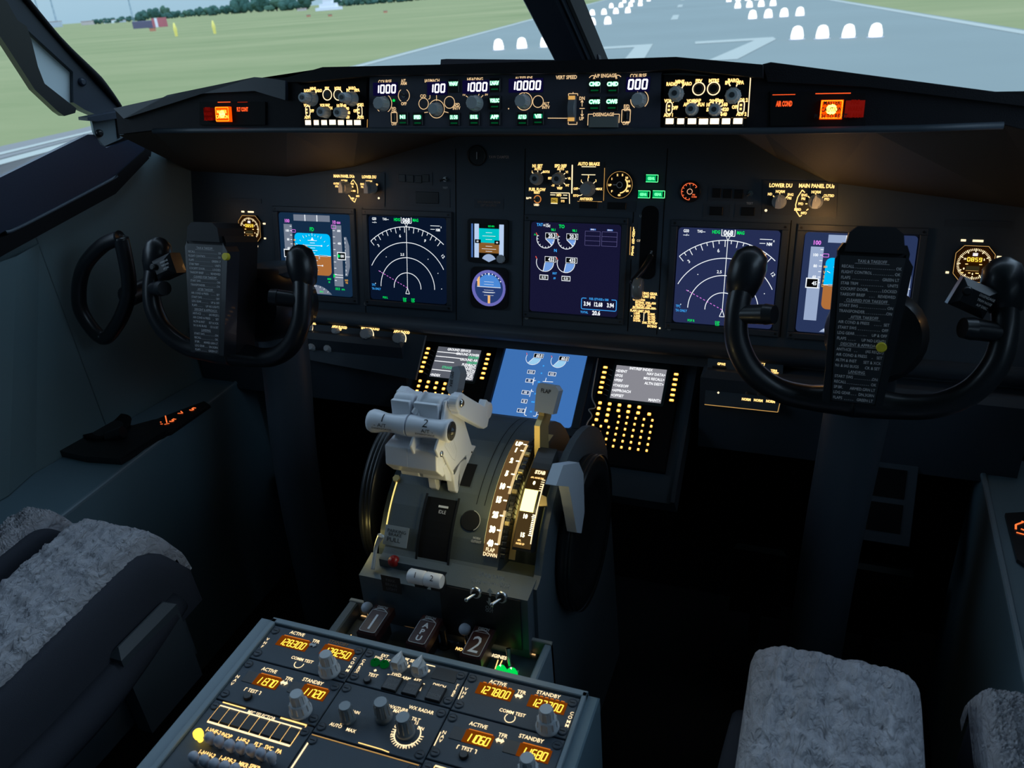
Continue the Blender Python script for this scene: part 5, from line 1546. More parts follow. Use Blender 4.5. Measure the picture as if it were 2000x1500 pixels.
# fuel cutoff slot and levers
mb = MB(); mb.T = None
strip(mb, -.021, .028, 128, 160, TR_ + .0035, MATTE, 10)
for x in (-.0235, .0255): strip(mb, x, x + .0035, 127, 161, TR_ + .006, BLACK, 10)
build('cutoff_slot', mb, t)
mb = MB(); strip(mb, -.001, .014, 131, 131.9, TR_ + .0045, WHITET, 1); strip(mb, .003, .018, 156.5, 157.2, TR_ + .0045, GREYT, 1)
put('IDLE', .0065, 133.6, TR_ + .0045, .0050, WHITET, mb, .0, .8); put('CUT OFF', .011, 154.8, TR_ + .0045, .0042, GREYT, mb, .0, .8)
build('cutoff_lettering', mb, t)
for k in (0, 1):
    x0_ = -.050 + k * .037; 
    def Yp(px, py, y): 
        d = ray(px, py); s_ = (y - CAM[1]) / d[1]; P = CAM + d * s_; return P
    c0_ = Yp(812 + k * 32, 1126 + k * 6.5, -.655)
    mb = MB(); T = Matrix.Translation((c0_[0] - .010, -.655, c0_[2])) @ Matrix.Rotation(radians(90), 4, 'Y')
    mb.lathe([(.008, 0), (.0098, .002), (.0098, .0225), (.0085, .0245)], LEVER, T, 20)
    o = build('fuel_cutoff_lever', mb, t)
    G = frame((c0_[0] + .003, -.655, c0_[2]), (1, 0, 0), (0, .7, .7))
    mb = MB(); mb.T = G; mb.text('12'[k], 0, .002, .0075, INK, .0102, bold=0); mb.T = None; build('lever_number', mb, o)
    mb = MB(); mb.box(c0_[0] - .006, -.652, c0_[2] - .022, c0_[0] + .012, -.640, c0_[2], BLACK, .002); build('lever_arm', mb, o)
# stab trim plate with two toggles
ST = frame((.088, -.6465, .608), (1, 0, 0), (0, .117, .993))
mb = MB(); mb.T = ST; mb.box(-.058, -.040, 0, .058, .040, .0015, BLACK, .0005); mb.T = None
pl_ = build('stab_trim_plate', mb, t)
Ls = lambda px, py: at(ST, px, py, .002)
mb = MB(); mb.T = ST
for s_, px, py, h_, mm in (('STAB TRIM', 960, 1126, .0062, WHITET), ('MAIN', 930, 1133, .0045, WHITET), ('ELECT', 930, 1139, .0040, GREYT), ('NORMAL', 958, 1140, .0045, WHITET), ('AUTO', 986, 1142, .0045, WHITET), ('PILOT', 986, 1148, .0040, GREYT), ('CUT', 956, 1187, .0048, GREYT), ('OUT', 956, 1193, .0045, GREYT)):
    p = Ls(px, py); mb.text(s_, p[0], p[1], h_, mm, .002, sx=.85, bold=0)
for (px, py, d) in ((957, 1157, 1), (956, 1175, -1)):
    p = Ls(px, py); mb.poly([(p[0] - .0045, p[1]), (p[0] + .0045, p[1]), (p[0], p[1] + d * .007)], .002, GREYT); mb.crect(p[0], p[1] - d * .003, .003, .006, .002, GREYT)
mb.T = None; build('plate_lettering', mb, pl_)
for px, py in ((930, 1157), (980, 1166)):
    p = Ls(px, py)
    mb = MB(); mb.T = ST; mb.cyl(p[0], p[1], .001, .005, .0085, STEEL, 18, bev=.001); mb.cyl(p[0], p[1], .005, .007, .005, BLACK, 12)
    mb.rod((p[0], p[1], .006), (p[0] - .007, p[1] - .002, .018), .0018, STEEL, 8, .003); mb.ball((p[0] - .007, p[1] - .002, .018), .0032, STEEL, 10); mb.T = None
    build('toggle_switch', mb, pl_)
# parking brake sign, lever and lamp
PB = frame((-.085, -.602, .668), (1, 0, 0), (0, .55, .85))
Lp = lambda px, py: at(PB, px, py)
mb = MB(); mb.T = PB
q = [Lp(*p) for p in ((748, 1062), (794, 1071), (800, 1032), (755, 1024))]
mb.prism(q, 0, .0015, SIGN); mb.T = None
o = build('parking_brake_sign', mb, t)
mb = MB(); mb.T = PB
for s_, px, py, h_ in (('PARKING', 776, 1038, .0045), ('BRAKE', 773, 1044.5, .0045), ('PULL', 770, 1054, .0062)):
    p = Lp(px, py); mb.text(s_, p[0], p[1], h_, INK, .0018, bold=0, sx=1.1, rot=0)
mb.T = None; build('sign_lettering', mb, o)
def Wp(px, py, y): return Yp(px, py, y)
mb = MB(); mb.tube([Wp(744, 1046, -.605), Wp(735, 1066, -.61), Wp(732, 1085, -.618), Wp(728, 1112, -.63)], [.005, .0028, .0026, .0028], mat('brake_lever_grey', (.5, .55, .6), .35, metal=.4), 10); build('parking_brake_lever', mb, t)
q = Yp(769, 1094, -.615)
mb = MB(); mb.ball((q[0], -.615, q[2] - .002), .0085, REDLENS, 16); build('brake_lamp', mb, t)
SH = frame((-.06, -.647, .60), (1, 0, 0), (0, .05, 1)); 
mb = MB(); mb.T = SH
p = at(SH, 765, 1141); mb.crect(p[0], p[1], .030, .028, .0008, BLACK)
for i, s_ in enumerate(('PARK', 'BRAKE', 'LIGHT')): mb.text(s_, p[0], p[1] + .007 - i * .0075, .0048, mat('dull_lettering', (.16, .17, .18), .6), .0012, sx=.9, bold=0)
mb.T = None; build('park_brake_placard', mb, t)
mb = MB(); mb.T = surf(.0495, 135, TR_ + .001); mb.lathe([(.0135, 0), (.0145, .0008), (.0135, .0012)], BLACK, None, 24); mb.arc(0, 0, .0142, -60, 80, .0008, .0014, GREYT); mb.T = None; build('round_cover', mb, t)
mb = MB(); put('HORN', .063, 141.6, TR_ + .002, .003, GREYT, mb); put('CUTOUT', .063, 143, TR_ + .002, .003, GREYT, mb); build('horn_lettering', mb, t)
# ================================================================ fire protection panel (ahead of the radios)
q = [at(FIRE, *p) for p in ((702, 1180), (1063, 1256), (1031, 1345), (640, 1240))]
t = thing('fire_protection_panel', 'sunken fire panel with three numbered handles between the quadrant and the radios', 'control panel', FIRE)
xa, xb, yb = q[0][0] - .004, q[1][0], (q[0][1] + q[1][1]) / 2
ya = yb - .105
mb = MB(); mb.box(xa, ya, -.06, xb, yb, -.022, PANEL); build('face_plate', mb, t)
mb = MB()
mb.box(xa - .014, ya, -.42, xa, yb + .006, .0, TQ, .002); mb.box(xb, ya, -.42, xb + .010, yb + .006, .0, RIM, .002)
mb.box(xa - .014, yb, -.42, xb + .010, yb + .006, .002, mat('rim_back', (.26, .27, .26), .5), .001); build('box_rim', mb, t)
mb = MB()
for x0_, x1_ in ((xa + .004, xa + .03), (xa + .075, xa + .125), (xa + .20, xb - .012)): mb.rect(x0_, yb - .0045, x1_, yb - .002, -.0205, glow('rim_glow', (1, .6, .25), .8))
build('rim_light_slit', mb, t)
L = lambda px, py, n=0: at(FIRE, px, py, n)
HM = mat('handle_maroon', (.045, .014, .014), .35)
for s_, px, py in (('1', 733, 1208), ('APU', 828, 1229), ('2', 933, 1252)):
    top = .022
    p = L(px, py, top)
    o = build('fire_handle', MB().box(p[0] - .015, p[1] - .027, top - .016, p[0] + .015, p[1] + .027, top, HM, .003).box(p[0] - .009, p[1] - .018, -.022, p[0] + .009, p[1] + .018, top - .016, BLACK), t)
    mb = MB(); z = top + .0004
    mb.pline(rr(p[0], p[1] - .005, .024, .040, .003, 3), .0007, z, GREYT, True)
    mb.arc(p[0], p[1] + .006, .013, 40, 140, .0014, z, GREYT, 10)
    mb.text('DISCH', p[0], p[1] + .0215, .0042, GREYT, z, bold=.02, sx=.9)
    if s_ == 'APU':
        for i, ch in enumerate(s_): mb.text(ch, p[0], p[1] + .007 - i * .0115, .0085, WHITET, z, bold=.03)
    else: mb.text(s_, p[0], p[1] - .006, .028, WHITET, z, bold=.0, sx=.8)
    build('handle_lettering', mb, o)
for px, py in ((717, 1187), (908, 1229)):
    p = L(px, py, .012)
    mb = MB(); mb.ball((p[0], p[1], .012), .0085, BALL, 16, .95); mb.rod((p[0], p[1], .004), (p[0], p[1], -.022), .003, STEEL, 8); build('ball_knob', mb, t)
p = L(866, 1240, 0)
mb = MB(); mb.rod((p[0], p[1], -.022), (p[0], p[1], .012), .0042, BLACK, 10, .0052); mb.cyl(p[0], p[1], -.022, -.018, .008, BLACK, 14); build('black_toggle', mb, t)
mb = MB(); z = -.0215
L2 = lambda px, py: at(FIRE, px, py, -.022)
for s_, px, py, h_, mm in (('TEST', 703, 1249, .0052, AMB), ('FAULT', 680, 1249, .0042, AMB), ('ENGINES', 971, 1282, .0055, AMBP), ('L', 965.5, 1310.5, .0045, AMB), ('R', 1012, 1312, .004, GREYT), ('G', 901, 1245, .0055, AMB), ('A', 895, 1256, .004, GREYT), ('NOR', 900, 1268.5, .005, AMB)):
    p = L2(px, py); mb.text(s_, p[0], p[1], h_, mm, z, bold=.03, sx=.9)
seglist(mb, L2, [(973, 1289, 967, 1307), (981, 1290, 972, 1309), (690, 1243, 686, 1250), (686, 1240, 684, 1246)], .0014, AMB, z)
p = at(FIRE, 871, 1204, .002); mb.text('CUTOUT', p[0], p[1], .0055, mat('dull_lettering', (.16, .17, .18), .6), .0025, sx=.9, bold=0)
build('lettering', mb, t)
for px, py in ((979.5, 1316.5), (1000.5, 1322)):
    p = L2(px, py + 1)
    mb = MB(); mb.lathe([(.0078, -.022), (.0078, -.015), (.006, -.010), (.003, -.0075), (.0005, -.007)], GRNL, Matrix.Translation((p[0], p[1], 0)), 18, cap=False)
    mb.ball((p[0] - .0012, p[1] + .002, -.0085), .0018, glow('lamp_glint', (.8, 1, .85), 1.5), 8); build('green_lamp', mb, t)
p = L2(996, 1306)
mb = MB(); mb.cyl(p[0], p[1], -.022, -.016, .0065, STEEL, 16); mb.rod((p[0], p[1], -.016), (p[0] - .004, p[1] + .010, .004), .0022, STEEL, 10, .0034); build('toggle_switch', mb, t)

# ================================================================ radio pedestal
t = thing('radio_pedestal', 'low wide pedestal box holding the radio panels at the bottom of the frame', 'pedestal', PED)
Wd = .218
mb = MB()
mb.box(-Wd - .030, -.62, -.60, -Wd, .010, -.003, RIM, .002); mb.box(Wd, -.62, -.60, Wd + .020, .010, -.003, CONS, .002)
mb.box(-Wd, .0, -.60, Wd, .010, -.003, RIM, .001); mb.box(-Wd, -.62, -.30, Wd, .0, -.012, MATTE)
build('housing', mb, t)
mb = MB()
for (a, b, c_, d) in ((-Wd - .008, -.62, -Wd, .008), (Wd, -.62, Wd + .006, .008), (-Wd - .008, .001, Wd + .006, .010)): mb.box(a, b, -.004, c_, d, .0035, RIM, .001)
build('top_rail', mb, t)
p = at(PED, 560, 1470)
mb = MB(); mb.prism([(-Wd - .034, -.30), (-Wd - .10, -.33), (-Wd - .10, -.62), (-Wd - .034, -.62)], -.60, -.05, CONS); build('side_shelf', mb, t)

def module(label, x0, x1, y0, y1, name='communication_radio', cat='radio'):
    fr = sub(PED, (x0 + x1) / 2, (y0 + y1) / 2)
    t = thing(name, label, cat, fr)
    W, H = (x1 - x0) / 2 - .0008, (y1 - y0) / 2 - .0008
    build('face_plate', MB().box(-W, -H, -.008, W, H, 0, PANEL, .0008), t)
    for sx in (-1, 1):
        for sy in (-1, 1):
            mb = MB(); mb.lathe([(.0055, 0), (.0058, .001), (.0040, .0013)], PANEL2, Matrix.Translation((sx * (W - .007), sy * (H - .009), 0)), 16)
            mb.crect(sx * (W - .007), sy * (H - .009), .0065, .0009, .0016, MATTE); build('quarter_turn_fastener', mb, t)
    return t, fr, (lambda px, py: at(fr, px, py))
def freq(t, L, px, py, s_, w=.046, dotted=False, blank=0):
    p = L(px, py)
    o = build('digit_window', MB().box(p[0] - w / 2, p[1] - .0075, 0, p[0] + w / 2, p[1] + .0095, .0008, LCDB), t)
    n = len(s_.replace('.', '')); dw = .0043; gp = (w - .006 - n * dw) / n
    mb = MB(); mb.seg7(s_, p[0], p[1] - .0004, .0105, dw, min(gp, .0030), LCD, .0012, .12, th=.0013)
    build('digits', mb, o)
    mb = MB()
    if dotted:
        for i in range(6): mb.crect(p[0] - w * .36 + i * w * .145, p[1] + .0102, .0045, .0012, .0010, LCDE)
    else: mb.crect(p[0], p[1] + .0102, w * .86, .0012, .0010, LCDE)
    build('window_edge', mb, o)
    if blank:
        build('blank_window', MB().box(p[0] - w / 2 - .016, p[1] - .0075, 0, p[0] - w / 2, p[1] + .0095, .0008, BLACK), t)
def vert(m, L, s_, pts):
    for ch, (px, py) in zip(s_, pts):
        p = L(px, py); m.text(ch, p[0], p[1], .0044, AMBP, .0006, bold=.01)
def tfr(m, L, px, py, mm=AMBP):
    p = L(px, py)
    m.poly([(p[0] - .0055, p[1]), (p[0] - .002, p[1] + .004), (p[0] - .002, p[1] + .0018), (p[0] + .002, p[1] + .0018), (p[0] + .002, p[1] + .004), (p[0] + .0055, p[1]), (p[0] + .002, p[1] - .004), (p[0] + .002, p[1] - .0018), (p[0] - .002, p[1] - .0018), (p[0] - .002, p[1] - .004)], .0016, mm)
def dual(t, L, px, py, hide=False):
    p = L(px, py)
    o = knob(t, p[0], p[1], .0125, .016, KNOB, cap=False, name='tuning_knob')
    knob(o, p[0], p[1], .0090, .031, KNOB, cap=False, name='inner_knob')
TX_ = lambda m, L, lst: [m.text(s_, *L(px, py), h_, mm, .0006, bold=.012, sx=.9) for s_, px, py, h_, mm in lst]
c1, c2 = -.218 + .1453, -.218 + .2907
AL = AMBP
DIMT = glow('dim_amber_lettering', (1, .75, .5), .08)
yA = at(PED, 488, 1285)[1]; yB = at(PED, 430, 1367)[1]
t, fr, L = module('upper left radio panel reading 128.300 and 128.250', -Wd, c1, yA, 0)
m = MB()
TX_(m, L, [('ACTIVE', 581, 1238, .0052, AL), ('TFR', 617.5, 1253, .0052, AL), ('STANDBY', 662, 1256.5, .0052, DIMT), ('COMM TEST', 590.5, 1289, .0046, AL)])
p = L(584.3, 1297.5); m.arc(p[0], p[1], .0062, -200, 20, .0010, .0006, AL, 16)
vert(m, L, 'VHF', [(523, 1249), (518, 1256), (513, 1263)]); vert(m, L, 'COMM', [(692.5, 1287), (688.5, 1295), (684, 1302.5), (679, 1310)])
tfr(m, L, 611, 1260.8, GREYT)
build('lettering', m, t)
freq(t, L, 572, 1258, '128.300'); freq(t, L, 658, 1276, '128.250'); dual(t, L, 644, 1311)
t, fr, L = module('lower left radio reading 113.70 and 117.20', -Wd, c1, yB, yA, 'navigation_radio')
m = MB()
TX_(m, L, [('ACTIVE', 526.5, 1309.5, .0052, AL), ('TFR', 565, 1326.5, .0052, AL), ('STANDBY', 611.5, 1331.5, .0052, AL), ('TEST', 494, 1350, .0050, AL)])
vert(m, L, 'NAV', [(464.5, 1322), (459.5, 1329), (453.5, 1336)]); tfr(m, L, 555.3, 1335.3)
p = L(494, 1350); m.pline([(p[0] - .0115, p[1] - .003), (p[0] - .0115, p[1] + .002), (p[0] - .0095, p[1] + .002)], .001, .0006, AL); m.pline([(p[0] + .0115, p[1] - .003), (p[0] + .0115, p[1] + .002), (p[0] + .0095, p[1] + .002)], .001, .0006, AL)
build('lettering', m, t)
freq(t, L, 521, 1332.7, '113.70', .035, blank=1); freq(t, L, 612, 1354.5, '117.20', .036, blank=1); dual(t, L, 588, 1389)
p = L(484.5, 1362); build('push_button', MB().cyl(p[0], p[1], 0, .004, .0055, BLACK, 16, bev=.001), t)
yC = yB - .19
t, fr, L = module('audio selector panel with two rows of round knobs, one lit yellow, bottom left', -Wd, c1, yC, yB, 'audio_selector_panel', 'audio panel')
m = MB()
BAR = AMBP
q = [L(*p) for p in ((429.5, 1378.5), (591.6, 1424), (565, 1456.4), (405.3, 1410.4))]
xl, xr, yt_, yb_ = (q[0][0] + q[3][0]) / 2, (q[1][0] + q[2][0]) / 2, (q[0][1] + q[1][1]) / 2, (q[2][1] + q[3][1]) / 2
m.line((xl, yt_), (xr, yt_), .0018, .0006, BAR); m.line((xl, yb_), (xr, yb_), .0026, .0006, BAR)
for i in range(9): m.line((xl + (xr - xl) * i / 8, yt_), (xl + (xr - xl) * i / 8, yb_), .0009, .0006, AMB)
m.line((xl, yt_ + .005), (xl + .034, yt_ + .005), .0016, .0006, AMB); m.line((xr - .034, yt_ + .006), (xr + .003, yt_ + .006), .0020, .0006, AMB); m.line((xr + .003, yt_ + .006), (xr + .003, yt_), .001, .0006, AMB)
TX_(m, L, [('MIC SELECTOR', 511, 1397.5, .0046, AL)])
for s_, px, py in (('1-VHF-2', 418, 1428.5), ('INOP', 443, 1437), ('1-HF-2', 475, 1446.5), ('FLT', 504, 1455), ('SVC', 525, 1461), ('PA', 545.5, 1468), ('1-NAV-2', 405, 1473), ('1-ADF-2', 445, 1484.5), ('MKR', 476, 1494), ('SPKR', 498, 1499)):
    p = L(px, py); m.text(s_, p[0], p[1], .0052, AMB, .0006, bold=.03, sx=.85)
p = L(602, 1451); m.line((p[0], p[1]), (p[0], p[1] - .12), .0022, .0006, AMBP)
build('lettering', m, t)
for i in range(8):
    x = xl + (xr - xl) * (i + .5) / 8
    build('mic_button', MB().box(x - (xr - xl) / 17, yb_ + .003, 0, x + (xr - xl) / 17, yt_ - .003, .002, BLACK, .0008), t)
for j, row in enumerate(((( 387, 1433), (408.8, 1439.5), (427, 1446), (448, 1454), (468.6, 1458), (489.3, 1463.5), (508.8, 1470.5), (529.5, 1477.5)), ((377.7, 1477.5), (398.4, 1484), (418, 1491), (438.7, 1496.5), (459, 1501)))):
    for i, (px, py) in enumerate(row):
        p = L(px, py)
        mb = MB(); p = at(fr, px, py, .012)
        mm = BULB if (i, j) == (0, 0) else BALL
        mb.lathe([(.003, 0), (.0035, .004), (.0052, .007), (.0060, .011), (.0055, .0150), (.0034, .0172), (.0001, .018)], mm, Matrix.Translation((p[0], p[1], 0)), 18, cap=False)
        build('volume_knob', mb, t, label='yellow lit knob' if mm is BULB else None)

# cargo fire panel
yD = yA + .002
t, fr, L = module('cargo fire panel with two pointed grey knobs and green lamps, top middle of the pedestal', c1, c2, yD, 0, 'cargo_fire_panel', 'control panel')
m = MB()
TX_(m, L, [('EXT', 752, 1281.5, .0045, AL), ('FWD', 740, 1285.5, .0040, AL), ('AFT', 756, 1290.5, .0040, AL), ('TEST', 729, 1319, .0048, AL), ('DET SELECT', 806, 1291.5, .0045, AL), ('A', 796, 1295.5, .0036, AL), ('B', 799, 1302, .004, AL), ('A', 834, 1306, .0036, AL), ('B', 838, 1311, .004, AL), ('ARM', 793.5, 1325, .0045, AL), ('FWD', 775, 1318, .0045, AL), ('AFT', 815, 1329, .0045, AL), ('DISCH', 858, 1340, .0048, AL)])
vert(m, L, 'CARGO', [(710.5, 1291), (707, 1297), (702.5, 1304), (699, 1309), (695, 1315)]); vert(m, L, 'FIRE', [(894, 1339.5), (891, 1345), (888, 1352), (884.5, 1358)])
seglist(m, L, [(757, 1317.5, 785, 1324.5), (800, 1328.5, 829.7, 1336.6), (792, 1288, 797, 1289), (828, 1297, 850, 1302.5), (844, 1347.5, 861, 1352), (823, 1342, 820, 1350)], .0014, AL, .0006)
p = L(733, 1310); m.disc(p[0], p[1], .0022, .0006, AL, 4)
build('lettering', m, t)
for px, py in ((733, 1295), (751, 1298.5)):
    p = L(px, py); mb = MB(); mb.lathe([(.0062, 0), (.0058, .003), (.003, .005), (.001, .0055)], GRNO, Matrix.Translation((p[0], p[1], 0)), 14, cap=False); build('green_lamp', mb, t)
for px, py in ((780, 1303), (820, 1311)):
    p = L(px, py); knob(t, p[0], p[1], .0098, .013, KNOB, 0, flat=True, name='pointer_knob')
p = L(718, 1330); build('push_button', MB().cyl(p[0], p[1], 0, .004, .005, BLACK, 14, bev=.001), t)
for px, py, s_ in ((766.5, 1337, 'FWD'), (805.6, 1346, 'AFT'), (851.5, 1357, 'DISCH')):
    p = L(px, py); o = build('square_button', MB().box(p[0] - .010, p[1] - .011, 0, p[0] + .010, p[1] + .011, .004, BLACK, .001), t)
    m = MB(); m.text('ARMED' if s_ != 'DISCH' else '-', p[0], p[1] + .004, .0034, mat('dull_lettering', (.16, .17, .18), .6), .0042, bold=0); m.text(s_, p[0], p[1] - .004, .0042, mat('dull_lettering', (.16, .17, .18), .6), .0042, bold=0); build('button_legend', m, o)
p = L(870, 1319); build('blank_window', MB().box(p[0] - .016, p[1] - .009, 0, p[0] + .016, p[1] + .009, .0008, BLACK), t)
# weather radar
yE = at(PED, 755, 1472)[1]
t, fr, L = module('weather radar panel with a round tilt dial in the middle column', c1, c2, yE, yD, 'weather_radar_panel', 'control panel')
m = MB()
TX_(m, L, [('WX RADAR', 823, 1387, .0048, AL), ('WX/TURB', 777.5, 1384, .0045, AL), ('MAP', 777, 1390, .0045, AL), ('TILT', 812.5, 1405.5, .0045, AL), ('AUTO', 656, 1417, .0045, AL), ('MAX', 686, 1427, .0045, AL), ('GAIN', 694, 1391, .0040, AL), ('UP', 776, 1419.5, .0042, AL), ('5', 771.5, 1427.5, .0040, AL), ('10', 767, 1435.5, .0040, AL), ('5', 776, 1453.5, .0040, AL), ('10', 790, 1458.5, .0040, AL), ('15', 805.5, 1455, .0040, AL), ('15', 814, 1413, .0040, AL), ('DN', 822, 1423, .0042, AL)])
p = L(796, 1434); m.arc(p[0], p[1], .0155, -235, 60, .0014, .0006, AL, 30)
for i in range(24):
    a = radians(-235 + 240 * i / 23); m.line((p[0] + .0155 * cos(a), p[1] + .0155 * sin(a)), (p[0] + .020 * cos(a), p[1] + .020 * sin(a)), .001, .0006, AL)
seglist(m, L, [(665, 1415, 672, 1409.5), (700, 1451, 745, 1464), (745, 1464, 760, 1470)], .0012, AMB, .0006)
build('lettering', m, t)
for px, py, r_, h_ in ((680, 1405, .0085, .024), (750, 1402, .0095, .028), (793, 1432, .0098, .028)):
    p = L(px, py); knob(t, p[0], p[1], r_, h_, mat('knob_clear_grey', (.17, .21, .24), .35, coat=.3), cap=False)
t, fr, L = module('blank dark panel at the bottom of the middle column', c1, c2, yE - .12, yE, 'blank_panel', 'panel')
m = MB(); m.line((-.07, .043 + .014), (.07, .043 + .014), .0012, .0006, AMBD); build('light_slit', m, t)
# right radios
t, fr, L = module('upper right radio panel reading 127.800 and 127.200', c2, Wd, yA, 0)
m = MB()
TX_(m, L, [('ACTIVE', 973, 1334.5, .0052, AL), ('TFR', 1019, 1352.5, .0052, AL), ('STANDBY', 1071.5, 1357, .0052, AL), ('COMM TEST', 1001, 1392.5, .0046, AL)])
p = L(996, 1403); m.arc(p[0], p[1], .0062, -225, 40, .0010, .0006, AL, 18)
vert(m, L, 'VHF', [(910.5, 1346.5), (907, 1354), (903, 1362)]); vert(m, L, 'COMM', [(1117, 1394), (1113.5, 1401.5), (1110.5, 1410), (1107.5, 1417.5)])
tfr(m, L, 1013.5, 1361); m.line(L(905, 1342), L(895, 1366), .0010, .0006, AMBP)
build('lettering', m, t)
freq(t, L, 966, 1352.5, '127.800', dotted=True); freq(t, L, 1068, 1378, '127.200', dotted=True); dual(t, L, 1069.5, 1420)
t, fr, L = module('lower right radio reading 110.60 and 115.80', c2, Wd, yB, yA, 'navigation_radio')
m = MB()
TX_(m, L, [('ACTIVE', 934.5, 1417, .0052, AL), ('TFR', 982.5, 1437, .0052, AL), ('STANDBY', 1038, 1443, .0052, AL), ('TEST', 912, 1463.5, .0050, AL)])
p = L(912, 1463.5); m.pline([(p[0] - .0115, p[1] - .003), (p[0] - .0115, p[1] + .002), (p[0] - .0095, p[1] + .002)], .001, .0006, AL); m.pline([(p[0] + .0115, p[1] - .003), (p[0] + .0115, p[1] + .002), (p[0] + .0095, p[1] + .002)], .001, .0006, AL)
vert(m, L, 'NAV', [(868, 1431), (864.5, 1439), (860.5, 1447)]); tfr(m, L, 976.5, 1448); m.line(L(861, 1430), L(848, 1457), .0012, .0006, AMBP)
build('lettering', m, t)
freq(t, L, 933, 1445, '110.60', .035, blank=1); freq(t, L, 1042.5, 1473, '115.80', .038, blank=1); dual(t, L, 1033, 1516)
p = L(906, 1476.5); build('push_button', MB().cyl(p[0], p[1], 0, .004, .0055, BLACK, 16, bev=.001), t)
t, fr, L = module('right audio selector panel just entering the frame at the bottom', c2, Wd, yC, yB, 'audio_selector_panel', 'audio panel')
m = MB(); p = L(850, 1496); m.line((p[0], p[1]), (p[0] + .05, p[1]), .0022, .0006, AMBP); m.line((p[0], p[1]), (p[0], p[1] - .03), .0012, .0006, AMB); build('lettering', m, t)

# ================================================================ side consoles and walls
def zf(z): return frame((0, 0, z), (1, 0, 0), (0, 1, 0))
def poly3(mb, pts, m_): mb.add(pts, [tuple(range(len(pts)))], m_)
t = thing('side_console', 'blue grey side console along the left wall holding a black tray', 'console', Matrix.Translation((-.9, -.6, 0)))
mb = MB()
mb.prism([(.147, -1.2), (.147, .58), (.062, .58), (-.257, -1.2)], 0, .56, CONS); build('console_body', mb, t)
build('edge_trim', MB().box(.141, -1.2, .556, .150, .58, .5625, RIM, .002), t)
t = thing('side_console', 'blue grey side console at the right edge of the frame', 'console', Matrix.Translation((.9, -.6, 0)))
mb = MB(); mb.prism([(-.150, .58), (-.150, -1.2), (.257, -1.2), (-.062, .58)], 0, .56, CONS); build('console_body', mb, t)
build('edge_trim', MB().box(-.153, -1.2, .556, -.144, .58, .5625, RIM, .002), t)
C56 = zf(.5605)
def cfr(px, py): 
    p = at(C56, px, py); return sub(C56, p[0], p[1])
pts = [at(C56, *p) for p in ((92, 872), (165, 818), (215, 824), (262, 842), (305, 830), (330, 850), (238, 908), (170, 903), (95, 886))]
cx = sum(p[0] for p in pts) / 9; cy = sum(p[1] for p in pts) / 9
t = thing('oxygen_mask_box', 'dark angular box with a recessed cup on the left side console', 'mask box', sub(C56, cx, cy))
mb = MB(); mb.prism([(p[0] - cx, p[1] - cy) for p in pts], 0, .014, BLACK); build('tray', mb, t)
mb = MB(); mb.lathe([(.030, .014), (.048, .020), (.044, .012), (.02, .004)], MATTE, Matrix.Translation((-.01, .02, 0)), 24, cap=False); mb.rod((.02, -.01, .014), (.055, .0, .026), .012, BLACK); build('mask_cup', mb, t)
build('steel_clip', MB().rod((-.06, .075, .014), (-.045, .08, .022), .003, STEEL, 8), t)
pts = [at(C56, *p) for p in ((268, 838), (400, 788), (412, 796), (335, 850), (300, 858))]
cx = sum(p[0] for p in pts) / 5; cy = sum(p[1] for p in pts) / 5
fr = sub(C56, cx, cy)
t = thing('oxygen_regulator', 'small black panel with red lit markings at the front of the left side console', 'control panel', fr)
mb = MB(); mb.prism([(p[0] - cx, p[1] - cy) for p in pts], 0, .006, BLACK); build('face_plate', mb, t)
L = A(fr, .0065); m = MB(); z = .0068
RL = glow('red_panel_marks', (1, .17, .04), 1.3)
for s_, px, py in (('5', 337.5, 821), ('5', 376.5, 799)):
    p = L(px, py); m.text(s_, p[0], p[1], .012, RL, z, bold=.03, sx=1.3)
seglist(m, L, [(307, 829.5, 318, 828), (321, 829, 331, 827), (323, 812, 326, 826), (347, 807.5, 357, 807), (353, 803, 357, 807), (313, 824, 315, 825)], .0022, RL, z)
build('red_markings', m, t)
pts = [at(C56, *p) for p in ((1962, 1008), (2012, 1005), (2016, 1120), (1985, 1098))]
cx = sum(p[0] for p in pts) / 4; cy = sum(p[1] for p in pts) / 4
fr = sub(C56, cx, cy)
t = thing('oxygen_regulator', 'black panel with a red lit mark on the right side console', 'control panel', fr)
mb = MB(); mb.prism([(p[0] - cx, p[1] - cy) for p in reversed(pts)], 0, .006, BLACK); build('face_plate', mb, t)
L = A(fr, .0065); m = MB(); seglist(m, L, [(1984, 1025, 1998, 1020), (1984, 1025, 1984, 1034), (1985, 1040, 2000, 1044), (1994, 1033, 2001, 1036), (1995, 1018, 2004, 1021)], .0028, RL, z); build('red_markings', m, t)

# walls
NS = Vector((.178, .984, 0)).normalized()
def wallp(mb, s, pts, m_):
    """pts (distance aft along the wall, height), s=-1 left, +1 right"""
    out = []
    for (d, z_) in pts:
        y = -.02 - d
        x = -(.84 + .181 * d)
        out.append((x if s < 0 else -x, y, z_))
    poly3(mb, out if s > 0 else out[::-1], m_)
for s, nm in ((-1, 'left'), (1, 'right')):
    mb = MB()
    wallp(mb, s, [(-.45, 0), (1.05, 0), (1.05, 1.04), (.0, 1.07), (-.04, 1.05), (-.45, 1.0)], WALLM)
    wallp(mb, s, [(1.05, 0), (2.3, 0), (2.3, 2.05), (1.05, 2.05)], WALLM)
    wallp(mb, s, [(.2, 1.72), (1.05, 1.72), (1.05, 2.05), (.2, 2.05)], WALLM)
    # aft corner step with seams
    wallp(mb, s, [(.30, .56), (.302, .56), (.302, 1.05), (.30, 1.05)], MATTE)
    struct('wall_' + nm, mb)
    mb = MB()
mb = MB(); poly3(mb, [(-1.3, -.1, 1.78), (1.3, -.1, 1.78), (1.3, -2.4, 2.05), (-1.3, -2.4, 2.05)], WALLM); struct('ceiling', mb)
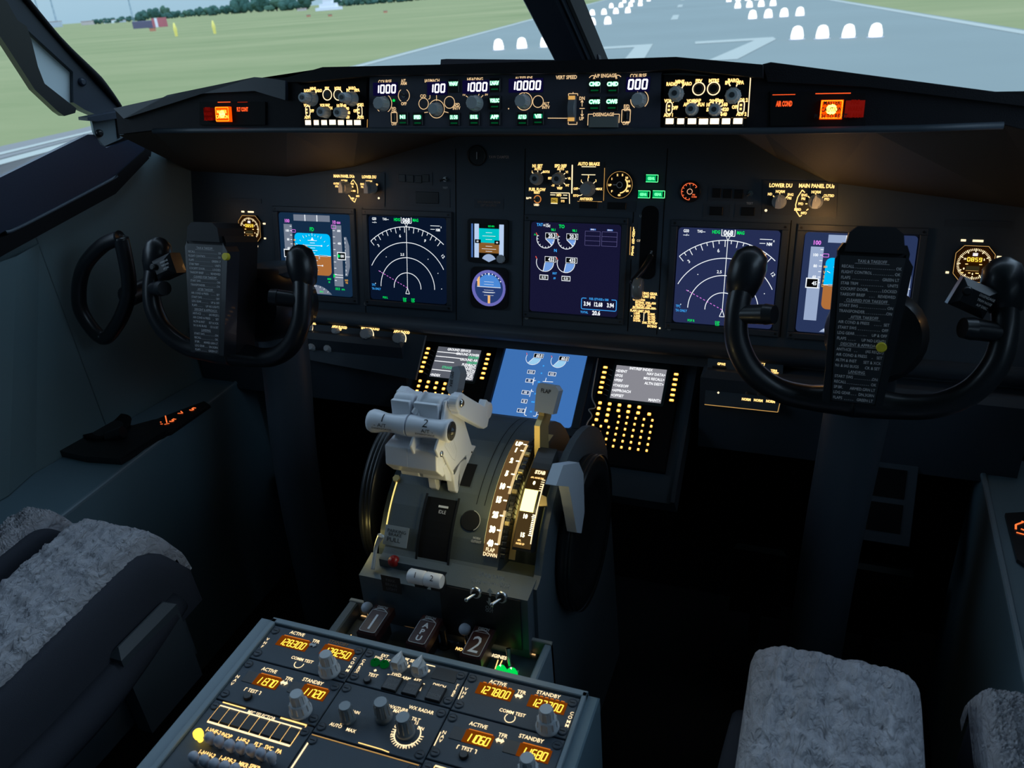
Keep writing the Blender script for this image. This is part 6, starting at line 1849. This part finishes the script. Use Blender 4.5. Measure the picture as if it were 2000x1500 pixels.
mb = MB(); poly3(mb, [(-1.3, -2.35, 0), (1.3, -2.35, 0), (1.3, -2.35, 2.1), (-1.3, -2.35, 2.1)], WALLM); struct('wall_back', mb)
mb = MB(); poly3(mb, [(-1.3, .5, 0), (-1.3, -2.4, 0), (1.3, -2.4, 0), (1.3, .5, 0)], RUBBER); struct('floor', mb)
# wall rib on the left, soft vertical fold
# raised aft lining with a bevelled riser, each side
for s in (-1, 1):
    mb = MB()
    def wv(d, z_, off):
        v = Vector((-(.84 + .181 * d), -.02 - d, z_)) + Vector((.984, -.178, 0)) * off
        return (v[0] * -s, v[1], v[2])
    A0, A1, B0, B1, C0, C1 = wv(.46, .562, .001), wv(.30, .97, .001), wv(.53, .562, .03), wv(.36, .97, .03), wv(1.05, .562, .03), wv(1.05, .97, .03)
    mb.add([A0, A1, B1, B0], [(0, 1, 2, 3)], WALLM); mb.add([B0, B1, C1, C0], [(0, 1, 2, 3)], WALLM)
    struct('trim_%d' % (4 if s < 0 else 5), mb)
# sill, post, handle and bracket on the left
def ext(pa, pb, x=None, y=None):
    """carry an edge of the wall fittings on past the part the photo shows"""
    a, b = at(WALL, *pa), at(WALL, *pb)
    k = (x - a[0]) / (b[0] - a[0]) if x is not None else (y - a[1]) / (b[1] - a[1])
    return (a[0] + (b[0] - a[0]) * k, a[1] + (b[1] - a[1]) * k, 'local')
def wpoly(name, pts, n0, n1, m_, kind=True, parent=None):
    q = [at(WALL, *p) if len(p) == 2 else p[:2] for p in pts]
    a = sum(q[i][0] * q[(i + 1) % len(q)][1] - q[(i + 1) % len(q)][0] * q[i][1] for i in range(len(q)))
    if a < 0: q.reverse()
    mb = MB(); mb.prism(q, n0, n1, m_)
    return mb
SU, SL, SB = ext((160, 262), (0, 340), x=-.98), ext((200, 353), (38, 436), x=-.98), ext((212, 377), (0, 492), x=-.98)
SL = (SL[0], max(SL[1], SU[1] - .13), 'local'); SB = (SB[0], SL[1] - .05, 'local')
mb = wpoly('', [SU, (0, 340), (160, 262), (172, 262), (196, 288), (255, 270), (272, 288), (268, 296), (200, 353), (38, 436), (0, 448), SL], .006, .018, NAVY)
q = [at(WALL, *p) for p in ((200, 284), (226, 236), (300, 250), (292, 306), (240, 300))]
mb.prism(list(reversed(q)), -.03, .004, MATTE)
q = [p[:2] if len(p) == 3 else at(WALL, *p) for p in (SL, (38, 438), (200, 354), (270, 292), (278, 308), (212, 377), (0, 492), SB)]
mb.prism(list(reversed(q)), -.03, .022, MATTE)
q = [at(WALL, *p) for p in ((0, 452), (38, 437), (200, 353), (214, 342))]
mb.tube([(a[0], a[1], .019) for a in q], .0035, PANEL, 8)
o = struct('window_1', MB(), None)
bpy.data.objects.remove(o)
o = struct('window_1', mb, WALL)
PT = ext((150, 112), (50, 8), y=.80)
pm = wpoly('', [(PT[0] - .11, .80, 'local'), PT, (50, 8), (150, 112), (180, 150), (222, 200), (230, 210), (190, 228), (158, 214), (136, 200), (135, 140), (42, 55), (20, 40), (0, 22)], -.02, .012, FRAME)
pm.tube([(*at(WALL, 30, -15), .014), (*at(WALL, 110, 80), .014), (*at(WALL, 182, 155), .016), (*at(WALL, 226, 208), .014)], [.006, .005, .008, .004], MATTE, 8)
q = at(WALL, 152, 160); pm.lathe([(.008, .012), (.007, .016), (.004, .018)], FRAME, Matrix.Translation((q[0], q[1], 0)), 16)
build('window_post', pm, o)
pm = wpoly('', [(40, 56), (135, 141), (136, 214), (74, 163)], -.004, .002, PALE)
build('side_panel', pm, o)
t = thing('window_handle', 'bent black handle arm hanging beside the left window post', 'handle', WALL)
pm = wpoly('', [(-70, -60), (0, 5), (20, 40), (38, 52), (47, 78), (60, 130), (73, 163), (135, 211), (133, 220), (112, 226), (100, 218), (54, 175), (0, 92), (-70, -10)], .004, .022, BLACK)
build('arm', pm, t)
t = thing('hinge_bracket', 'pale grey bracket with a bolt at the left corner of the glareshield', 'bracket', WALL)
pm = wpoly('', [(168, 236), (214, 228), (246, 226), (266, 246), (222, 272), (192, 285), (184, 282), (172, 256)], .012, .018, BRKT)
build('bracket_plate', pm, t)
pm = wpoly('', [(145, 228), (200, 218), (240, 211), (242, 238), (236, 238), (234, 222), (205, 230), (165, 236), (146, 234)], .012, .04, FRAME)
pm2 = wpoly('', [(213, 230), (217, 229), (222, 268), (218, 270)], .018, .020, MATTE)
build('bracket_shelf', pm, t); build('bracket_gap', pm2, t)
q = at(WALL, 193, 260, .018); mb = MB(); mb.lathe([(.007, .018), (.0065, .023), (.003, .024)], BLACK, Matrix.Translation((q[0], q[1], 0)), 16); build('bolt', mb, t)
# mirrored sill on the right (outside the frame, seen only from elsewhere)
mb = MB(); mb.box(-.04, -1.0, -.09, .04, -.05, .0, NAVY, .01)
struct('trim_1', mb, Matrix.Translation((.90, .0, 1.14)) @ Matrix.Rotation(radians(-10), 4, 'Z'))
# centre post
def beam(a, b, w, d, m_, mb, off=0):
    a, b = Vector(a), Vector(b)
    fr = frame(a, (1, 0, 0), (b - a))
    mb.T = fr; L_ = (b - a).length
    mb.box(-w / 2 + off, 0, -d / 2, w / 2 + off, L_, d / 2, m_, .004); mb.T = None
mb = MB()
beam((-.028, .33, 1.14), (-.010, -.32, 1.64), .062, .05, FRAME, mb)
beam((-.028, .33, 1.14), (-.010, -.32, 1.64), .010, .04, mat('seal_pale', (.30, .38, .42), .5), mb, .037)
beam((-.028, .33, 1.14), (-.010, -.32, 1.64), .008, .05, MATTE, mb, .047)
struct('trim_2', mb)
mb = MB(); P = frame((0, .25, 1.17), (1, 0, 0), (0, sin(.26), cos(.26)))
q = [at(P, *p) for p in ((860, 128), (861, 116), (872, 115), (1100, 117), (1130, 108), (1168, 106), (1172, 122))]
mb.prism(list(reversed(q)), -.02, 0, HOOD); struct('trim_3', mb, P)

# ================================================================ seats
FL = mat('sheepskin', (.44, .44, .48), .95, spec=.1, bump=1.0, bscale=55, var=.30, vscale=22)
for n_ in FL.node_tree.nodes:
    if n_.type == 'BUMP': n_.inputs['Distance'].default_value = .012
    if n_.type == 'TEX_NOISE' : n_.inputs['Distortion'].default_value = 1.2
_mp = FL.node_tree.nodes.new('ShaderNodeMapping'); _mp.inputs['Scale'].default_value = (1.6, .7, 1); _mp.inputs['Rotation'].default_value = (0, 0, .6)
_tc_ = next(n_ for n_ in FL.node_tree.nodes if n_.type == 'TEX_COORD')
FL.node_tree.links.new(_tc_.outputs['Object'], _mp.inputs['Vector'])
for n_ in FL.node_tree.nodes:
    if n_.type == 'TEX_NOISE': FL.node_tree.links.new(_mp.outputs['Vector'], n_.inputs['Vector'])
def pillow(w, l, h, m_, n=14, noise=0, seed=0, ex=4.0, droop=0):
    """rounded slab of seat cushion, local x across, y forward"""
    rnd = random.Random(seed)
    vs_, fs = [], []
    nx, ny = n, int(n * l / w)
    for j in range(ny + 1):
        for i in range(nx + 1):
            u_, v_ = -1 + 2 * i / nx, -1 + 2 * j / ny
            e = max(0, 1 - abs(u_) ** ex) ** .5 * max(0, 1 - abs(v_) ** (ex * 1.6)) ** .5
            z_ = h * e
            k = 1.0
            z_ += noise * (sin(u_ * 9 + v_ * 14 + seed) * sin(v_ * 17 - u_ * 5) * .5 + rnd.uniform(-.5, .5)) * e
            if droop and v_ > .7: z_ -= droop * ((v_ - .7) / .3) ** 2
            vs_.append((u_ * w / 2, v_ * l / 2, z_))
    for j in range(ny):
        for i in range(nx):
            a = j * (nx + 1) + i
            fs.append((a, a + 1, a + nx + 2, a + nx + 1))
    b = len(vs_)
    ring_ = [i for i in range(nx + 1)] + [(j) * (nx + 1) + nx for j in range(1, ny + 1)] + [ny * (nx + 1) + i for i in range(nx - 1, -1, -1)] + [j * (nx + 1) for j in range(ny - 1, 0, -1)]
    for r_ in ring_: vs_.append((vs_[r_][0], vs_[r_][1], -.10))
    N = len(ring_)
    for i in range(N): fs.append((ring_[i], b + i, b + (i + 1) % N, ring_[(i + 1) % N]))
    return vs_, fs
def seat(label, px, sx, y1, z, wR, gap, wL, ln, left):
    """px: x of the inner edge of the thigh pad nearest the pedestal"""
    t = thing('pilot_seat', label, 'seat', Matrix.Translation((px, y1, 0)))
    s = -1 if left else 1
    xc = s * wR / 2
    out = []
    # thigh pads
    for k, (x, w_) in enumerate(((xc, wR), (s * (wR + gap + wL / 2), wL))):
        mb = MB(); mb.T = Matrix.Translation((x, -ln / 2 - .018, z - .05)) @ Matrix.Rotation(radians(3), 4, 'X')
        v_, f_ = pillow(w_, ln, .045, FABRIC, 12, 0, 3, 5, .03); mb.add(v_, f_, FABRIC, True); mb.T = None
        pad = build('seat_cushion', mb, t)
        fw_ = w_ * (.86 if left else 1.04)
        mb = MB(); mb.T = Matrix.Translation((x + (-.014 if left else 0), -ln / 2 + .006, z - .034)) @ Matrix.Rotation(radians(3), 4, 'X')
        v_, f_ = pillow(fw_, ln * 1.01, .048, FL, 44, .008, 5 + k, 5, .05)
        v_ = [v if v[2] > -.05 else (v[0], v[1], -.075 if v[1] > ln * .46 else -.035) for v in v_]
        mb.add(v_, f_, FL, True); mb.T = None
        build('sheepskin_cover', mb, pad)
    mb = MB(); W = wR + gap + wL
    x0_, x1_ = (-W, 0) if left else (0, W)
    mb.box(x0_ + .01, -ln, z - .23, x1_ - .01, -.05, z - .125, SEATP, .02); mb.box(x0_ + .08, -ln + .05, .03, x1_ - .08, -.12, z - .23, BLACK, .01)
    build('seat_pan', mb, t)
    mb = MB()
    mb.tube([((x1_ - .0) if left else x0_, -.06, z - .10), ((x1_ + .006) if left else x0_ - .006, -.25, z - .12), ((x1_ + .006) if left else x0_ - .006, -ln, z - .12)], [.02, .03, .03], FABRIC, 12); build('side_piping', mb, t)
    mb = MB(); mb.box(x0_ - .01, -.55, .0, x0_ + .03, -.0, .03, BLACK, .004); mb.box(x1_ - .03, -.55, .0, x1_ + .01, -.0, .03, BLACK, .004); build('floor_rail', mb, t)
    if left:
        mb = MB(); mb.box(-.005, -.20, z - .24, .022, -.08, z - .07, SEATP, .012); build('side_panel', mb, t)
        mb = MB(); mb.T = Matrix.Translation((-.10, -.30, z - .10)); v_, f_ = pillow(.36, .06, .05, FABRIC, 8); mb.T = None
    # seat back behind the camera's view, lower part only
    hb = .55 if left else .15
    mb = MB(); mb.T = frame(((x0_ + x1_) / 2, -ln, z - .1 + hb / 2), (1, 0, 0), (0, -.12, 1)); mb.prism(rr(0, 0, W - .02, hb, .07, 6), .0, .11, FABRIC); mb.T = None
    build('backrest', mb, t)
    return t
seat('left pilot seat cushion with white sheepskin over dark fabric', -.455, 1, -.590, .60, .205, .030, .065, .40, True)
seat('right pilot seat with split sheepskin cushion in the lower right', .437, 1, -.562, .60, .188, .062, .062, .42, False)
# ================================================================ the world outside
ps, pt_ = radians(-9.3), radians(-3.25)
Fv = Vector((sin(ps) * cos(pt_), cos(ps) * cos(pt_), sin(pt_)))
Rv = Vector((cos(ps), -sin(ps), 0))
Uv = Rv.cross(Fv)
H = 5.0
GO = CAM - Uv * H
G = Matrix(((Rv[0], Fv[0], Uv[0], GO[0]), (Rv[1], Fv[1], Uv[1], GO[1]), (Rv[2], Fv[2], Uv[2], GO[2]), (0, 0, 0, 1)))
def gp(r, f, z=0): return G @ Matrix.Translation((r, f, z))

GRASS = bpy.data.materials.new('airfield_grass'); GRASS.use_nodes = True
nt = GRASS.node_tree; b = nt.nodes['Principled BSDF']; b.inputs['Roughness'].default_value = .95; b.inputs['Specular IOR Level'].default_value = .05
tc = nt.nodes.new('ShaderNodeTexCoord'); mp = nt.nodes.new('ShaderNodeMapping'); mp.inputs['Scale'].default_value = (.012, .03, 1)
n1 = nt.nodes.new('ShaderNodeTexNoise'); n1.inputs['Scale'].default_value = 1; n1.inputs['Detail'].default_value = 6; n1.inputs['Roughness'].default_value = .65
cr = nt.nodes.new('ShaderNodeValToRGB')
cr.color_ramp.elements[0].position = .33; cr.color_ramp.elements[0].color = (.172, .190, .082, 1)
cr.color_ramp.elements[1].position = .68; cr.color_ramp.elements[1].color = (.262, .250, .122, 1)
nt.links.new(tc.outputs['Object'], mp.inputs['Vector']); nt.links.new(mp.outputs['Vector'], n1.inputs['Vector']); nt.links.new(n1.outputs['Fac'], cr.inputs['Fac']); nt.links.new(cr.outputs['Color'], b.inputs['Base Color'])
ASPH = mat('runway_asphalt', (.174, .195, .18), .85, spec=.15, var=.12, vscale=.05)
PAINT = mat('runway_paint', (.33, .33, .29), .8, spec=.1)
TAXI = mat('taxiway_concrete', (.19, .18, .17), .9, spec=.1, var=.15, vscale=.08)

mb = MB(); mb.rect(-6000, -300, 6000, 9000, 0, GRASS); struct('ground', mb, G)
mb = MB(); mb.box(-28.6, 8, -.1, 23, 2600, .03, ASPH); rw = struct('runway', mb, G)
mb = MB(); mb.rect(-28.2, 8, -27.2, 2600, .05, PAINT); mb.rect(21.6, 8, 22.6, 2600, .05, PAINT); build('edge_line', mb, rw)
mb = MB()
for i in range(30): mb.rect(-2.75, 120 + i * 50, -1.85, 135 + i * 50, .05, PAINT)
build('centre_line_dash', mb, rw)
mb = MB()
mb.poly([(.3, 73.6), (6.6, 73.6), (6.6, 76.4), (.3, 76.4)], .05, PAINT)
mb.poly([(4.9, 73.6), (6.6, 73.6), (2.9, 58.0), (1.0, 58.0)], .051, PAINT)
mb.poly([(-9.6, 76.6), (-3.2, 76.6), (-3.2, 73.9), (-9.6, 73.9)], .05, PAINT); mb.poly([(-9.6, 73.9), (-8.2, 73.9), (-8.2, 61), (-9.6, 61)], .05, PAINT); mb.poly([(-4.6, 73.9), (-3.2, 73.9), (-3.2, 61), (-4.6, 61)], .05, PAINT); mb.poly([(-9.6, 61), (-3.2, 61), (-3.2, 58), (-9.6, 58)], .05, PAINT)
build('runway_number', mb, rw)
mb = MB()
mb.add([(-110, 6, .02), (-30, 6, .02), (-30, 24, .02), (-46, 62, .02), (-58, 62, .02), (-120, 30, .02)], [(0, 1, 2, 3, 4, 5)], TAXI)
a = [(-70, 40), (-33.4, 36), (-20, 20), (-20, 8), (-90, 8)]
tw = struct('taxiway', MB().add([(-31.1, 28, .03), (-31.6, 34, .03), (-31.0, 38.9, .03), (-31, 52, .03), (-24, 52, .03), (-14, 4, .03), (-32, 4, .03)], [(6, 5, 4, 3, 2, 1, 0)], TAXI), G)
mb = MB(); mb.poly([(-30.2, 28), (-29.5, 28), (-28.9, 40), (-29.4, 40)], .05, PAINT); build('edge_stripe', mb, tw)

LITE = glow('runway_lamp', (.95, .98, 1.0), 1.9)
HALO = mat('lamp_base', (.35, .35, .38), .7)
proto = None
def rl(r, f, s_, lab):
    global proto
    if proto is None:
        proto = thing('runway_light', lab, 'runway light', gp(r, f), 'touchdown zone lights')
        mb = MB(); mb.lathe([(.62, 0), (.62, .08), (.5, .1)], HALO, None, 16); build('lamp_base', mb, proto)
        mb = MB(); mb.lathe([(.46, .08), (.48, .3), (.42, .62), (.34, .88), (.18, 1.0), (.02, 1.03)], LITE, None, 18, cap=False); build('lamp_dome', mb, proto)
        proto.matrix_world = gp(r, f) @ Matrix.Scale(s_, 4)
    else:
        o = copy_tree(proto); o['label'] = lab; o.matrix_world = gp(r, f) @ Matrix.Scale(s_, 4)
ORD = ('first', 'second', 'third', 'fourth', 'fifth', 'sixth', 'seventh')
for k in range(7):
    f = 72.0 + k * 36.2
    for i in range(4):
        rl(6.9 + i * 1.75 + (1.1 if k == 0 else 0), f - (0 if k else i * .8), 1.0, 'white runway light, %s from left in the %s row up, right of the centreline' % (ORD[i], ORD[k]))
    f2 = 80.5 + k * 38
    for i in range(4):
        rl(-17.5 + i * 2.2 if k == 0 else -17.0 + i * 2.05, f2, 1.0, 'white runway light, %s from left in the %s row up, left of the centreline' % (ORD[i], ORD[k]))

# things on the grass
def spot(px, py, far=1800):
    d = ray(px, py); dn = -d.dot(Uv); r, f = d.dot(Rv), d.dot(Fv); q = sqrt(r * r + f * f)
    s_ = H / dn if dn > 0 else 1e9
    s_ = min(s_, far / q)
    return r * s_, f * s_
def ground_thing(name, label, cat, px, py, group=None):
    r, f = spot(px, py)
    return thing(name, label, cat, gp(r, f), group), f, r
def pxs(f, r): return sqrt(f * f + r * r) / F     # metres per pixel out there
YP = mat('marker_yellow', (.85, .68, .16), .6)
for px, py, lb_ in ((345, 71, 'yellow marker post, left of the two on the grass'), (420, 66, 'yellow marker post, right of the two on the grass')):
    t, f, r = ground_thing('marker_post', lb_, 'marker post', px, py); k = pxs(f, r)
    mb = MB(); mb.lathe([(2.2 * k, 0), (2.6 * k, 8 * k), (3.0 * k, 12 * k), (1.2 * k, 20 * k), (.2 * k, 21 * k)], YP, None, 12, cap=False); build('post', mb, t)
DK = mat('hut_purple', (.10, .09, .15), .7); RD = mat('hut_red', (.45, .12, .14), .7); WH = mat('hut_white', (.75, .72, .78), .7); OR = mat('equipment_orange', (.5, .2, .12), .7)
t, f, r = ground_thing('equipment_hut', 'long dark hut with red and white end on the far grass', 'hut', 295, 54); k = pxs(f, r)
mb = MB(); mb.box(-29 * k, -6 * k, 0, 8 * k, 6 * k, 11 * k, DK, .6 * k); build('dark_section', mb, t)
mb = MB()
for i in range(4): mb.box((8 + i * 5) * k, -6 * k, 0, (13 + i * 5) * k, 6 * k, 14 * k, RD if i % 2 == 0 or i == 3 else WH)
build('striped_end', mb, t)
t, f, r = ground_thing('equipment_box', 'small orange box in front of the dark hut', 'box', 299, 61); mb = MB(); k = pxs(f, r); mb.box(-4 * k, -3 * k, 0, 4 * k, 3 * k, 5 * k, OR, .3 * k); tag(build('x', mb), '', ''); bpy.data.objects.remove(bpy.data.objects['x']); build('cabinet', mb, t)
build('lid', MB().box(-4.4 * k, -3.4 * k, 5 * k, 4.4 * k, 3.4 * k, 5.6 * k, DK), t)
for px, py, lb_ in ((603, 33, 'small red box on the grass left of the white tower'), (645, 32, 'small brown box on the grass below the white tower'), (753, 25, 'small dark box on the grass right of the white tower')):
    t, f, r = ground_thing('equipment_box', lb_, 'box', px, py); k = pxs(f, r)
    mb = MB(); mb.box(-3 * k, -2 * k, 0, 3 * k, 2 * k, 3 * k, OR, .3 * k); build('cabinet', mb, t); build('lid', MB().box(-3.2 * k, -2.2 * k, 3 * k, 3.2 * k, 2.2 * k, 3.4 * k, DK), t)
t, f, r = ground_thing('control_tower', 'white stepped tower base rising among the trees at the top edge', 'tower', 643, 20); k = pxs(f, r)
mb = MB(); mb.box(-22 * k, -8 * k, 0, 22 * k, 8 * k, 5 * k, WH); mb.box(-15 * k, -6 * k, 5 * k, 15 * k, 6 * k, 11 * k, WH); build('tower_base', mb, t)
mb = MB(); mb.box(-8 * k, -5 * k, 11 * k, 8 * k, 5 * k, 30 * k, WH); build('tower_shaft', mb, t)
mb = MB(); mb.lathe([(7 * k, 30 * k), (13 * k, 34 * k), (14 * k, 42 * k), (9 * k, 43 * k)], mat('tower_glass', (.1, .2, .25), .2), None, 8); build('tower_cab', mb, t)
HB = [(100, 47, 34, 8, 'long pale terminal building far left on the horizon'), (172, 44, 20, 5, 'low pinkish building left of the first trees'), (214, 39, 18, 4, 'white flat roofed building in front of the tree line'), (236, 38, 12, 3, 'small white building beside the flat roofed one'), (590, 21, 14, 3, 'low pale shed left of the tower')]
for i, (px, py, w_, h_, lb_) in enumerate(HB):
    t, f, r = ground_thing('airport_building', lb_, 'building', px, py); k = pxs(f, r)
    mb = MB(); mb.box(-w_ / 2 * k, -4 * k, 0, w_ / 2 * k, 4 * k, h_ * k, mat('far_wall_%d' % (i % 3), ((.42, .45, .5), (.5, .42, .40), (.7, .72, .74))[i % 3], .8)); build('wall', mb, t)
    build('roof', MB().box(-w_ / 2 * k, -4.3 * k, h_ * k, w_ / 2 * k, 4.3 * k, (h_ + 1) * k, mat('far_roof', (.35, .25, .24), .8)), t)
for px, py, hh, lb_ in ((262, 46, 44, 'tall pylon with a flat head beside the first big trees'), (82, 48, 60, 'thin mast at the far left of the horizon'), (112, 48, 62, 'thin mast right of the leftmost mast')):
    t, f, r = ground_thing('light_mast', lb_, 'mast', px, py); k = pxs(f, r)
    MS = mat('mast_grey', (.24, .33, .40), .8)
    mb = MB(); mb.rod((-1.5 * k, 0, 0), (-.3 * k, 0, hh * k), .45 * k, MS, 6); mb.rod((1.5 * k, 0, 0), (.3 * k, 0, hh * k), .45 * k, MS, 6)
    for j in range(7): mb.rod((-1.4 * k + j * .17 * k, 0, hh * k * j / 7), (1.3 * k - j * .15 * k, 0, hh * k * (j + 1) / 7), .2 * k, MS, 4)
    build('mast', mb, t)
    mb = MB(); mb.box(-9 * k, -1 * k, (hh - 1) * k, 9 * k, 1 * k, (hh + 2) * k, MS) if hh < 50 else mb.box(-2 * k, -1 * k, (hh - 1) * k, 2 * k, 1 * k, (hh + 1) * k, MS); build('lamp_head', mb, t)

# trees: lumpy crowns on short trunks, each its own
LEAF = [mat('leaf_%d' % i, c, .9, spec=.05, var=.5, vscale=.12) for i, c in enumerate(((.050, .105, .085), (.04, .09, .075), (.065, .125, .09)))]
BARK = mat('bark', (.08, .07, .06), .9)
import bmesh
def crown(seed):
    rnd = random.Random(seed)
    bm = bmesh.new()
    for j in range(9):
        x, z_ = rnd.uniform(-.62, .62), rnd.uniform(.25, .72)
        r_ = rnd.uniform(.22, .36) * (1.05 - abs(x) * .5)
        mt = Matrix.Translation((x, rnd.uniform(-.3, .3), z_)) @ Matrix.Scale(r_, 4)
        bmesh.ops.create_icosphere(bm, subdivisions=2, radius=1, matrix=mt)
    for v in bm.verts:
        v.co += v.normal * 0 + Vector((rnd.uniform(-1, 1), rnd.uniform(-1, 1), rnd.uniform(-1, 1))) * .035
    me = bpy.data.meshes.new('crown'); bm.to_mesh(me); bm.free()
    return me
CR = [crown(i) for i in range(5)]
TK = MB().rod((0, 0, 0), (0, 0, .4), .06, BARK, 8, .04)
rnd = random.Random(3)
TREES = []
def tree(px, py, w_, h_, i):
    r, f = spot(px, py, (1700, 2300, 2000)[i % 3]); dist = sqrt(r * r + f * f)
    k = dist / F
    lab = 'dark green tree, number %d counted from the left end of the distant tree line' % (i + 1)
    t = thing('tree', lab, 'tree', gp(r, f), 'trees in the line beyond the grass')
    t.matrix_world = gp(r, f) @ Matrix.Rotation(ps * 0 + atan2(-r, f), 4, 'Z') @ Matrix.Diagonal((w_ * k, w_ * k, h_ * k, 1))
    me = CR[i % 5]
    if not me.materials:
        me.materials.append(LEAF[(i % 5) % 3])
    c_ = bpy.data.objects.new('crown', me); COL.objects.link(c_); c_.parent = t
    build('trunk', TK, t)
i = 0
def base(px): return 57 - (px - 70) * .0745 if px < 180 else 48.5 - (px - 180) * .064
spec = []
px = 66
while px < 100: spec.append((px, 9, 7)); px += 7
for px, w_, h_ in spec: tree(px, 50, w_, h_, i); i += 1
def row(p0, p1, y0, y1, hmin, hmax, wmin, wmax):
    global i
    px = p0
    while px < p1:
        f = (px - p0) / (p1 - p0)
        w_ = rnd.uniform(wmin, wmax)
        tree(px, y0 + (y1 - y0) * f, w_, rnd.uniform(hmin, hmax), i); i += 1
        px += w_ * .78
row(185, 272, 42, 36.5, 6, 9, 7, 10)
row(276, 325, 36, 33, 13, 19, 12, 16)
row(325, 405, 33, 30, 9, 14, 10, 13)
row(405, 470, 29.5, 26, 11, 17, 13, 16)
row(470, 620, 26, 17, 20, 30, 20, 27)
row(664, 705, 13, 10, 12, 16, 10, 14)
row(705, 812, 10, 2, 8, 12, 12, 16)
row(812, 880, 1, -5, 8, 12, 12, 16)

# ================================================================ light
w = bpy.data.worlds.new('sky'); SC.world = w; w.use_nodes = True
nt = w.node_tree; nt.nodes.clear()
out = nt.nodes.new('ShaderNodeOutputWorld'); bg = nt.nodes.new('ShaderNodeBackground')
tc = nt.nodes.new('ShaderNodeTexCoord'); sx = nt.nodes.new('ShaderNodeSeparateXYZ'); cr = nt.nodes.new('ShaderNodeValToRGB')
nz = nt.nodes.new('ShaderNodeTexNoise'); nz.inputs['Scale'].default_value = 3; nz.inputs['Detail'].default_value = 5
mp = nt.nodes.new('ShaderNodeMapping'); mp.inputs['Scale'].default_value = (1, 1, 5)
ma = nt.nodes.new('ShaderNodeMath'); ma.operation = 'MULTIPLY_ADD'; ma.inputs[1].default_value = .10
nt.links.new(tc.outputs['Generated'], mp.inputs['Vector']); nt.links.new(mp.outputs['Vector'], nz.inputs['Vector'])
nt.links.new(tc.outputs['Generated'], sx.inputs['Vector']); nt.links.new(nz.outputs['Fac'], ma.inputs[0]); nt.links.new(sx.outputs['Z'], ma.inputs[2])
nt.links.new(ma.outputs[0], cr.inputs['Fac'])
e = cr.color_ramp.elements
e[0].position = 0; e[0].color = (.36, .56, .70, 1)
e[1].position = 1; e[1].color = (1.5, 2.1, 2.8, 1)
e1 = cr.color_ramp.elements.new(.04); e1.color = (.40, .60, .74, 1)
e2 = cr.color_ramp.elements.new(.13); e2.color = (.34, .54, .70, 1)
e3 = cr.color_ramp.elements.new(.35); e3.color = (1.2, 1.7, 2.2, 1)
nt.links.new(cr.outputs['Color'], bg.inputs['Color']); bg.inputs['Strength'].default_value = 1.0
nt.links.new(bg.outputs[0], out.inputs['Surface'])

def lamp_(name, loc, col, e_, size=.01, kind='POINT', rot=None, sy=None, portal=False):
    ld = bpy.data.lights.new(name, kind); ld.color = col; ld.energy = e_
    if kind == 'POINT': ld.shadow_soft_size = size
    if kind == 'AREA':
        ld.size = size
        if sy: ld.shape = 'RECTANGLE'; ld.size_y = sy
        ld.cycles.is_portal = portal
    o = bpy.data.objects.new(name, ld); COL.objects.link(o); o.location = loc
    if rot is not None: o.rotation_euler = rot
    return o
# portals at the windscreen and side windows (they only help sampling the daylight)
def portal(c_, direction, w_, h_):
    o = lamp_('window_daylight', c_, (1, 1, 1), 1, w_, 'AREA', None, h_, True)
    o.rotation_euler = Vector(direction).to_track_quat('-Z', 'Y').to_euler()
portal((0, .1, 1.45), (0, -1, -.15), 2.0, .75)
portal((-1.0, -.55, 1.42), (1, .1, 0), 1.1, .62)
portal((1.0, -.55, 1.42), (-1, .1, 0), 1.1, .62)
# the quadrant's own scale lamps and points added for panel lettering spill
WARM = (1.0, .62, .25)
lamp_('flap_scale_lamp', (.112, -.60, .80), (1.0, .82, .42), .10, .012)
lamp_('flap_scale_lamp', (.100, -.50, .735), (1.0, .80, .30), .06, .01)
lamp_('flap_scale_lamp', (.080, -.585, .765), (1.0, .82, .30), .07, .008)
lamp_('trim_wheel_lamp', (-.115, -.60, .66), (1.0, .80, .25), .03, .008)
for x, y, z_, e_ in ((-.44, -.04, .975, .06), (.46, -.04, .965, .12), (.84, -.06, .93, .04), (-.735, -.03, .935, .008)):
    lamp_('backlight_spill', (x, y, z_), (1.0, .5, .15), e_, .01)
